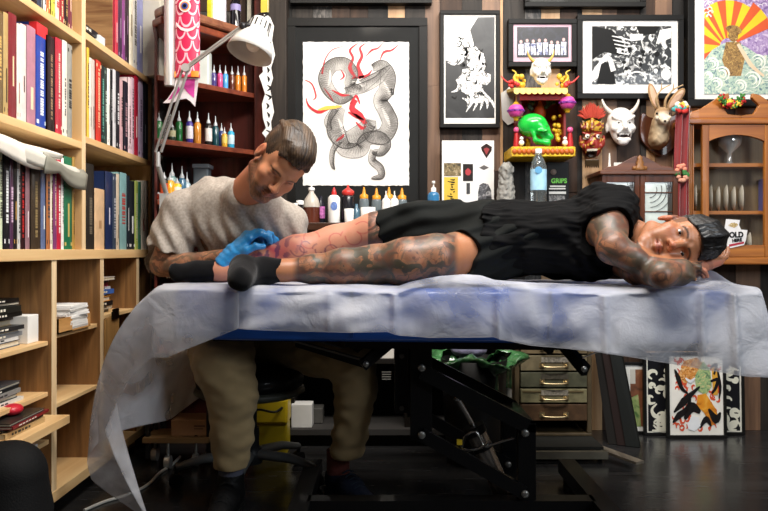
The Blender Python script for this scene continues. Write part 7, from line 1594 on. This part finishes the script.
def mcol(X, Y, Z):
    o = np.tile(C3('#ab7350'), (len(X), 1)); n = vnoise(X, Y, Z, 25, 2)*.5+.5; o = mixc(o, n*.25, '#a0644a')
    px = 384+X/Y*750; py = 250-(Z-CZ)/Y*750
    far = (Y > 2.455) & (px < 392)
    o = mixc(o, far*1.0, '#c88a70')
    # fresh work on the far calf: red shaded area and drawn outline curls
    red = far*np.exp(-(((px-272)/24)**2)); nz = vnoise(X, Y, Z, 90, 5); o = mixc(o, red*(.55+.45*nz), '#b5404e'); o = mixc(o, red*(vnoise(X, Y, Z, 150, 6) > .35)*.8, '#4a2a55')
    ln = far*(px > 285)*(px < 372)
    for cx, cy, r_ in ((306, 247, 5.5), (320, 249, 6), (338, 241, 8), (352, 236, 9), (330, 252, 7), (360, 228, 8), (312, 240, 9), (296, 250, 7)):
        d = np.abs(np.hypot((px-cx), (py-cy)*1.2)-r_*(1+.25*np.sin(np.arctan2(py-cy, px-cx)*1.5+cx))); o = mixc(o, ln*np.clip(1.2-d/.9, 0, 1)*.75*(np.sin(np.arctan2(py-cy, px-cx)+cx) > -.6), '#5a2a4a' if r_ < 8 else '#b04848')
    cuff = (Y < 2.56)*(px < 236)*(px > 226)*0
    o = face_paint(o, H1, X, Y, Z, '#130c0a', '#9a5348', beard=.28, beardc='#4a342a', stub=.3)
    x, y, z = H1.local(X, Y, Z); fade = (np.hypot(x, z-.02) > .055)*(np.abs(x) > .05)*(z > .005)*(y < .045)*(y > -.12)*(z < .1)
    o = mixc(o, fade*.6, '#2a1c18'); o = mixc(o, (y < -.02)*(z > -.03)*(np.abs(x) < .09)*(y > -.13)*(z < .14)*.8, '#1a1210')
    fing = (px > 700)*(Z < .83)*(Z > .7); o = mixc(o, fing*.4, '#d88a78'); return o
def mink(X, Y, Z):
    px = 384+X/Y*750; py = 250-(Z-CZ)/Y*750; k = np.zeros_like(X)
    near = (Y < 2.44) & (px < 470); k = np.maximum(k, near*np.clip((px-292)/6, 0, 1)*np.clip((459-px)/5, 0, 1))
    far = (Y >= 2.44) & (px > 368) & (px < 400); k = np.maximum(k, far*1.0)
    arms = (px > 580) & (px < 702) & (py > 196)
    dh = np.stack(H1.local(X, Y, Z), 0); inhead = (np.abs(dh[0]) < .085) & (dh[2] > -.118) & (dh[2] < .13) & (dh[1] > -.13) & (dh[1] < .12) & ~((Z < .815) & (Y < 2.24))
    def seg(a, b, r):
        a = vec(a); b = vec(b); ab = b-a; p = np.stack([X, Y, Z], 1)-a; t_ = np.clip(p@ab/(ab@ab), 0, 1); return np.linalg.norm(p-t_[:, None]*ab, axis=1) < r
    armm = seg(S1, E1, .075) | seg(E1, W1, .06) | seg(S2_, E2, .07) | seg(E2, W2, .056)
    return np.maximum(k, (armm & arms & ~(inhead & (py < 262)))*np.clip((px-583)/3, 0, 1)*.95)
body = field_obj('body', F, SKIN, man, mcol, mink, 1); body['label'] = 'tattooed skin of arms, legs and face'
H1.eyes(man, '#3a2014')
# hair: short sides, long top swept back, in one thick cap with locks
F = Field(H1.O-np.array([.10, .17, .13], np.float32), H1.O+np.array([.21, .17, .15], np.float32), .0026)
H1.ell(F, (0, -.022, .048), (.0745, .096, .086)); H1.ell(F, (0, .030, .098), (.058, .052, .040), .02); H1.ell(F, (0, -.035, .090), (.064, .075, .052), .02)
rn = np.random.RandomState(5)
for i in range(44):                                                    # locks combed across the head
    ph = math.radians(8+150*i/43+rn.uniform(-2, 2)); lift = .026*math.exp(-((ph-.75)/.55)**2)+rn.uniform(-.002, .003); pts = []
    for th in (-62, -35, -8, 18, 42):
        t_ = math.radians(th); rr_ = .094+lift*(1-abs(th+10)/110); pts.append((-.072*math.sin(t_)*1.05, -.012+rr_*math.cos(ph)*math.cos(t_)**.8, .038+rr_*math.sin(ph)*math.cos(t_)**.8*1.02))
    for j in range(4): H1.cone(F, pts[j], pts[j+1], (.006, .009, .010, .009, .006)[j], (.006, .009, .010, .009, .006)[j+1], .006)
H1.ell(F, (0, .080, -.02), (.085, .068, .078), .008, 'cut')            # keep the face clear
for q in (-1, 1): H1.ell(F, (q*.085, -.005, -.002), (.024, .026, .034), .006, 'cut')
H1.ell(F, (0, -.03, -.08), (.09, .12, .045), .01, 'cut')
F.disp(lambda x, y, z: .0012*np.sin(vnoise(x, y, z, 30, 4)*3+(y-H1.O[1])*900))
field_obj('hair', F, hair_mat('#050404', '#120f0e', (9, 1.2, 6), .42), man, local_cols(H1), smooth_it=1)
# t-shirt
F = Field([.28, 2.22, .72], [1.0, 2.72, 1.12], h)
F.slab(P(478, 238, 2.52), P(580, 240, 2.48), .172, .167, .124, .121, (0, 1, 0), .05); F.slab(P(560, 238, 2.48), P(602, 234, 2.46), .165, .140, .115, .112, (0, 1, 0), .05)
F.cone(P(598, 207, 2.42), P(615, 209, 2.37), .080, .078, .04); F.chain([P(606, 211, 2.38), P(608, 224, 2.30)], [.082, .074], .03)
F.cone(P(604, 252, 2.45), P(612, 256, 2.42), .072, .064, .03); F.cone(P(612, 232, 2.43), P(632, 231, 2.41), .080, .060, .03)
F.cone(P(540, 255, 2.40), P(600, 262, 2.37), .050, .055, .04)
nS = vec((.55, -.55, -.63)); F.cutplane_local(P(608, 214, 2.28), (.25, -.55, -1.0), P(608, 236, 2.22), .100)
F.cutplane_local(P(641, 226, 2.40), (1, .15, .25), P(652, 225, 2.38), .11)
F.plane(P(474, 240, 2.5), (-1, 0, .18))
def shirt_f(x, y, z):
    px = 384+x/y*750
    a = .0070*vnoise(x, y, z*1.3, 30, 21)+.0030*vnoise(x*.6, y, z, 95, 22)
    s_ = .0055*np.sin((x*.45+(z-.85)*1.2)*80+3.2*vnoise(x, y, z, 16, 27)+y*20)*(.6+.6*vnoise(x, y, z, 12, 28))*np.clip((px-470)/40, .3, 1)
    return a+s_*np.clip((1.0-(z-.75)/.35), .25, 1)+.0022*vnoise(x*.5+z*.9, y, z*1.6, 150, 24)*np.clip((px-465)/20, 0, 1)
F.disp(shirt_f); F.plane((0, 0, .747), (0, 0, -1))
SHIRT = cloth_mat('#0b0b0c', rough=.85, sheen=.0)
tee = field_obj('tshirt', F, SHIRT, man, smooth_it=2); tee['label'] = 'black cotton t-shirt'
# shorts
F = Field([-.10, 2.18, .72], [.62, 2.74, 1.08], h)
F.slab(P(485, 240, 2.52), P(525, 240, 2.51), .170, .168, .122, .122, (0, 1, 0), .04)
F.chain([P(376, 231, 2.55), P(420, 227, 2.54), P(500, 234, 2.54)], [.071, .090, .115], .03); F.cone(P(395, 238, 2.56), P(480, 250, 2.55), .055, .09, .04)
F.chain([P(459, 257, 2.385), P(500, 250, 2.47)], [.082, .105], .03)
F.plane(P(379, 226, 2.53), (-1, .1, -.22)); F.cutplane_local(P(466, 258, 2.38), (-1, -.55, .35), P(443, 262, 2.32), .125)
def short_f(x, y, z): return .0045*vnoise(x, y*1.4, z*1.4, 36, 31)+.0045*np.sin((z*1.1-x*.35)*105+1.6*np.sin(x*18+y*9))
F.disp(short_f); F.plane((0, 0, .747), (0, 0, -1))
sh_ = field_obj('shorts', F, cloth_mat('#151716', rough=.8, sheen=.0), man, smooth_it=2); sh_['label'] = 'charcoal black shorts'
# socks
SOCK = cloth_mat('#0d0d0f', rough=.95, weave=500, sheen=.1)
F = Field([-.52, 2.06, .70], [-.27, 2.42, .88], .003)
F.chain([P(246, 272, 2.305), P(266, 271, 2.33), P(285, 270.5, 2.33)], [.046, .041, .0375], .02); F.cone(P(244, 273, 2.28), P(241, 280, 2.15), .044, .034, .03); F.cone(P(243, 266, 2.27), P(238, 275, 2.17), .030, .022, .03)
F.plane(P(283, 270, 2.33), (1, -.15, .05)); F.disp(lambda x, y, z: .002*vnoise(x, y, z, 90, 41)); field_obj('sock', F, SOCK, man, smooth_it=1)
F = Field([-.82, 2.40, .70], [-.46, 2.62, .88], .003)
F.chain([P(177, 273, 2.50), P(196, 272, 2.50), P(221, 271, 2.50)], [.026, .034, .036], .02); F.cone(P(174, 267, 2.50), P(180, 274, 2.50), .013, .02, .02)
F.plane(P(219, 270, 2.50), (1, 0, .15)); F.disp(lambda x, y, z: .002*vnoise(x, y, z, 90, 43)); field_obj('sock', F, SOCK, man, smooth_it=1)

# =========== the seated artist ===========
art = thing('person', 'bearded man in grey t-shirt and khaki trousers seated behind the table, bending over the leg', 'person', (sx, 2.75, 0))
H2 = Head(P(279.5, 163, 2.42), (.12, -.69, -.71), (.72, -.45, .53), 1.0)
F = Field([-.92, 2.24, .38], [-.08, 3.10, 1.34], .0036)
F.slab(P(246, 320, 2.93), P(247, 262, 2.80), .165, .155, .11, .115, (1, 0, 0), .04); F.slab(P(247, 262, 2.80), P(240, 222, 2.70), .155, .165, .115, .11, (1, 0, 0), .04)
aS, aE, aW = P(184, 210, 2.68), P(163, 264, 2.66), P(231, 256, 2.50)
F.cone(P(212, 214, 2.70), aS, .064, .058, .03); F.chain([aS, P(171, 240, 2.68), aE], [.058, .048, .042], .02); F.chain([aE, P(190, 265, 2.60), aW], [.044, .040, .027], .015)
bS, bE, bW = P(288, 226, 2.68), P(296, 272, 2.76), P(278, 262, 2.63)
F.cone(P(262, 214, 2.68), bS, .07, .058, .03); F.chain([bS, bE], [.055, .042], .02); F.chain([bE, bW], [.042, .028], .02)
F.cone(P(228, 210, 2.69), H2.w(0, -.035, -.05), .055, .051, .03); F.cone(P(240, 210, 2.65), H2.w(0, -.01, -.075), .048, .040, .03)
F.chain([P(222, 330, 2.92), P(222, 358, 2.62)], [.085, .07], .03); F.chain([P(272, 330, 2.92), P(345, 352, 2.62)], [.085, .07], .03)
H2.sculpt(F, jaw=1.04, lids=.12)
hd1 = dict(s=.98, curl=(.75, .8, .85, .9), thumb_curl=.55)
gW = aW; gF = Vector((.52, .05, .62)); gN = Vector((.62, .30, -.55)); gT = Vector((.3, -.8, -.1))
def acol(X, Y, Z):
    o = np.tile(C3('#d0906a'), (len(X), 1)); o = mixc(o, (vnoise(X, Y, Z, 25, 2)*.5+.5)*.25, '#9a5a3e'); px = 384+X/Y*750
    x, y, z = H2.local(X, Y, Z); o = mixc(o, (z < -.06)*(y < .05)*(Z > 1.0)*.25, '#b8603c')
    o = face_paint(o, H2, X, Y, Z, '#3a2618', '#a05a48', beard=1.0, beardc='#4a3222', stub=.55)
    o = mixc(o, (Z < .95)*np.clip(1-np.abs(px-224)/5, 0, 1)*.8, '#d06a30'); return o
def aink(X, Y, Z):
    px = 384+X/Y*750; return ((Z < 1.0) & (px < 224)).astype(float)*.85
F.h and None
body2 = field_obj('body', F, SKIN, art, acol, aink, 1); body2['label'] = 'skin with tattooed forearm and short beard'
# gloves with the hands inside them
GL = mat('#2f8fd0', rough=.38, var=.10, scale=20, coat=.25, bump=.3, bscale=70)
def glove(W, fr, to, nrm, th, kw, lab):
    F = Field(vec(W)-.16, vec(W)+.19, .0026); fr = vec(fr)
    d = vec(to); d = d/np.linalg.norm(d)
    F.cone(vec(W)-d*.035, vec(W)+d*.02, .034, .031, .01); hand(F, W, to, nrm, th, infl=.0022, **kw)
    F.plane(vec(W)-d*.045, -d); F.disp(lambda x, y, z: .0011*vnoise(x, y, z, 170, 51)+.0010*np.sin((x*d[0]+y*d[1]+z*d[2])*330)*np.clip(1-np.abs((x-W[0])*d[0]+(y-W[1])*d[1]+(z-W[2])*d[2])/.05, 0, 1))
    g = field_obj('glove', F, GL, art, smooth_it=1); g['label'] = lab; return g
glove(aW, aE, gF, gN, gT, dict(s=.98, curl=(.72, .78, .82, .88), thumb_curl=.5), 'blue nitrile glove holding the needle grip')
glove(bW, bE, Vector((-.35, -.4, .75)), Vector((-.1, -.85, -.5)), Vector((-.9, 0, -.2)), dict(s=.95, curl=(.45, .5, .5, .5), thumb_curl=.4), 'blue nitrile glove steadying the calf')
# hair
F = Field(H2.O-.17, H2.O+.17, .0026)
H2.ell(F, (0, -.022, .045), (.0795, .101, .086)); H2.ell(F, (0, .028, .092), (.062, .062, .045), .02); H2.ell(F, (0, -.03, .086), (.068, .080, .052), .02)
for i in range(40):
    x0_ = rn.uniform(-.058, .058); yy0 = .090-.5*abs(x0_)+rn.uniform(-.012, .004); z0_ = .080+rn.uniform(-.008, .006)-.15*abs(x0_)
    pts = [(x0_, yy0, z0_), (x0_+.006, yy0-.030, z0_+.033), (x0_+.010, yy0-.08, z0_+.046+rn.uniform(-.006, .003)), (x0_+.01, yy0-.14, z0_+.022)]
    for j in range(3): H2.cone(F, pts[j], pts[j+1], (.006, .0075, .0075, .005)[j], (.006, .0075, .0075, .005)[j+1], .004)
H2.ell(F, (0, .076, -.018), (.090, .060, .086), .006, 'cut')
for q in (-1, 1): H2.ell(F, (q*.088, -.008, -.004), (.026, .024, .034), .004, 'cut')
H2.ell(F, (0, -.02, -.080), (.09, .13, .050), .01, 'cut')
F.disp(lambda x, y, z: .0010*np.sin(vnoise(x, y, z, 30, 4)*3+(x-H2.O[0])*800))
field_obj('hair', F, hair_mat('#1f140d', '#55402c', (9, 1.2, 6), .5), art, local_cols(H2), smooth_it=1)
# grey t-shirt
F = Field([-.94, 2.48, .50], [-.14, 3.08, 1.14], .0036)
F.slab(P(246, 322, 2.93), P(247, 262, 2.80), .185, .172, .130, .135, (1, 0, 0), .05); F.slab(P(247, 262, 2.80), P(240, 224, 2.70), .172, .180, .135, .128, (1, 0, 0), .05)
F.cone(P(210, 204, 2.70), P(187, 211, 2.68), .088, .078, .05); F.chain([P(186, 211, 2.68), P(172, 240, 2.68), P(167, 260, 2.67)], [.076, .082, .084], .02)
F.cone(P(262, 214, 2.68), P(287, 226, 2.68), .084, .072, .05); F.chain([P(287, 226, 2.68), P(293, 258, 2.73)], [.071, .066], .02)
F.cone(P(226, 207, 2.68), P(243, 199, 2.60), .080, .072, .04); F.cone(P(198, 208, 2.72), P(226, 197, 2.67), .072, .070, .03); F.cone(P(250, 212, 2.66), P(262, 206, 2.60), .07, .06, .04)
F.cutplane_local(P(171, 252, 2.62), (-.30, -.1, -1), P(166, 268, 2.60), .125); F.cutplane_local(P(292, 262, 2.73), (.05, .1, -1), P(294, 276, 2.75), .10)
nk = H2.w(0, -.01, -.085)-vec(P(230, 210, 2.66)); nk /= np.linalg.norm(nk); nb_ = vec(P(231, 206, 2.64)); nt_ = H2.w(0, -.025, -.06); F.cone(nb_*.42+nt_*.58, nt_, .066, .085, .004, 'cut')
F.cone(vec(P(243, 204, 2.61))*.45+H2.w(0, -.01, -.075)*.55, H2.w(0, .01, -.06), .052, .085, .004, 'cut')
def tee_f(x, y, z):
    px = 384+x/y*750; a = .0055*vnoise(x*1.3, y, z*.6, 32, 61)+.0028*vnoise(x*1.4, y, z*.5, 80, 62)
    sl = np.exp(-((px-205)/10)**2)*.010*np.clip((1.02-z)/.10, 0, 1); vf = .005*np.sin((x*1.3+(z-.9)*.35)*88+2*np.sin(z*14))*np.clip((1.02-z)/.12, 0, 1)
    return a+sl+vf
F.disp(tee_f)
g2 = field_obj('tshirt', F, cloth_mat('#a39a90', rough=.9, heather=.16, sheen=.1), art, smooth_it=2); g2['label'] = 'heather grey t-shirt'
# collar band
n_ = nk; cc = vec(P(236.5, 202, 2.62)); 
# trousers
F = Field([-.78, 2.32, .06], [.06, 3.14, .72], .0042)
F.slab(P(246, 345, 2.96), P(247, 315, 2.92), .185, .165, .14, .13, (1, 0, 0), .04)
F.chain([P(220, 335, 2.90), P(222, 352, 2.58), P(224, 366, 2.47)], [.105, .105, .096], .03); F.chain([P(224, 366, 2.47), P(232, 396, 2.48), P(232, 435, 2.49), P(231, 466, 2.49)], [.096, .080, .066, .056], .025)
F.chain([P(272, 335, 2.90), P(318, 348, 2.70), P(350, 360, 2.55)], [.105, .098, .082], .03); F.chain([P(350, 358, 2.55), P(356, 388, 2.56), P(350, 432, 2.60), P(344, 476, 2.62)], [.084, .072, .058, .055], .02)
F.plane((0, 0, .138), (0, 0, -1)); 
def tr_f(x, y, z): return .0016*vnoise(x, y, z*1.3, 24, 71)+.0030*np.sin(z*110+4*vnoise(x, y, z, 9, 77))*np.clip((.30-z)/.12, .15, 1)*(.6+.5*vnoise(x, y, z, 10, 78))+.0028*vnoise(x, y, z*1.6, 70, 72)
F.disp(tr_f); F.cutplane_local((sx, 2.9, .432), (0, 0, -1), (sx, 2.87, .33), .17)
F.cutplane_local((X_at(231, 2.49), 2.49, Z_at(469, 2.49)), (0, 0, -1), (X_at(231, 2.49), 2.49, Z_at(469, 2.49)-.07), .12)
tro = field_obj('trousers', F, cloth_mat('#9a8560', rough=.85, sheen=.1), art, smooth_it=2); tro['label'] = 'khaki trousers with rumpled knees'
# shoes and socks
def shoe(heel, toe, name_label, col, sole, ank):
    hv = Vector(heel); tv = Vector(toe); d = (tv-hv).normalized(); side_ = d.cross(Vector((0, 0, 1))).normalized()
    F = Field([min(hv.x, tv.x)-.08, min(hv.y, tv.y)-.08, -.004], [max(hv.x, tv.x)+.08, max(hv.y, tv.y)+.08, .17], .0032)
    F.slab(hv+Vector((0, 0, .05)), hv.lerp(tv, .5)+Vector((0, 0, .045)), .038, .042, .05, .045, tuple(side_), .02); F.slab(hv.lerp(tv, .5)+Vector((0, 0, .04)), tv+Vector((0, 0, .028)), .043, .036, .042, .026, tuple(side_), .02)
    F.cone(hv+Vector((0, 0, .05))+d*.01, Vector(ank)+Vector((0, 0, -.02)), .042, .044, .02); F.plane((0, 0, .020), (0, 0, -1)); F.plane((0, 0, ank[2]-.005), (0, 0, 1))
    s_ = field_obj('shoe', F, mat(col, rough=.6, bump=.3, bscale=80), art, smooth_it=1)
    F = Field([min(hv.x, tv.x)-.08, min(hv.y, tv.y)-.08, -.01], [max(hv.x, tv.x)+.08, max(hv.y, tv.y)+.08, .05], .0032)
    F.slab(hv+Vector((0, 0, .012)), hv.lerp(tv, .5)+Vector((0, 0, .012)), .044, .047, .05, .05, tuple(side_), .02); F.slab(hv.lerp(tv, .5)+Vector((0, 0, .012)), tv+Vector((0, 0, .012)), .047, .040, .05, .04, tuple(side_), .02)
    F.plane((0, 0, .002), (0, 0, -1)); F.plane((0, 0, .022), (0, 0, 1)); field_obj('sole', F, mat(sole, rough=.7), s_, smooth_it=1)
    mb = MB()
    for k in range(5):
        c_ = hv.lerp(tv, .40+.10*k)+Vector((0, 0, .093-.008*k)); mb.tube([c_-side_*.022, c_+Vector((0, 0, .008)), c_+side_*.022], .0028, 6)
    mb.build('laces', mat('#1c2430' if col != '#0b0b0c' else '#141414', rough=.8), s_)
fa = P(231, 470, 2.50); shoe((fa.x+.0, 2.52, 0), (fa.x-.01, 2.33, 0), '', '#0b0b0c', '#0f0f0f', (fa.x, 2.50, .125))
fb = P(338, 478, 2.63); shoe((fb.x-.005, 2.65, 0), (fb.x+.10, 2.49, 0), '', '#131a2a', '#1a2238', (fb.x, 2.64, .085))
MB().tube([(fb.x, 2.635, .06), (fb.x, 2.63, .16)], [.040, .040], 20).build('sock', mat('#5a2a24', rough=.9, var=.3, scale=60), art)
MB().tube([(fa.x, 2.50, .10), (fa.x, 2.495, .19)], [.042, .042], 20).build('sock', mat('#4a4c5a', rough=.9), art)
# tattoo machine in the gloved hand
tm = P(270, 243, 2.50)
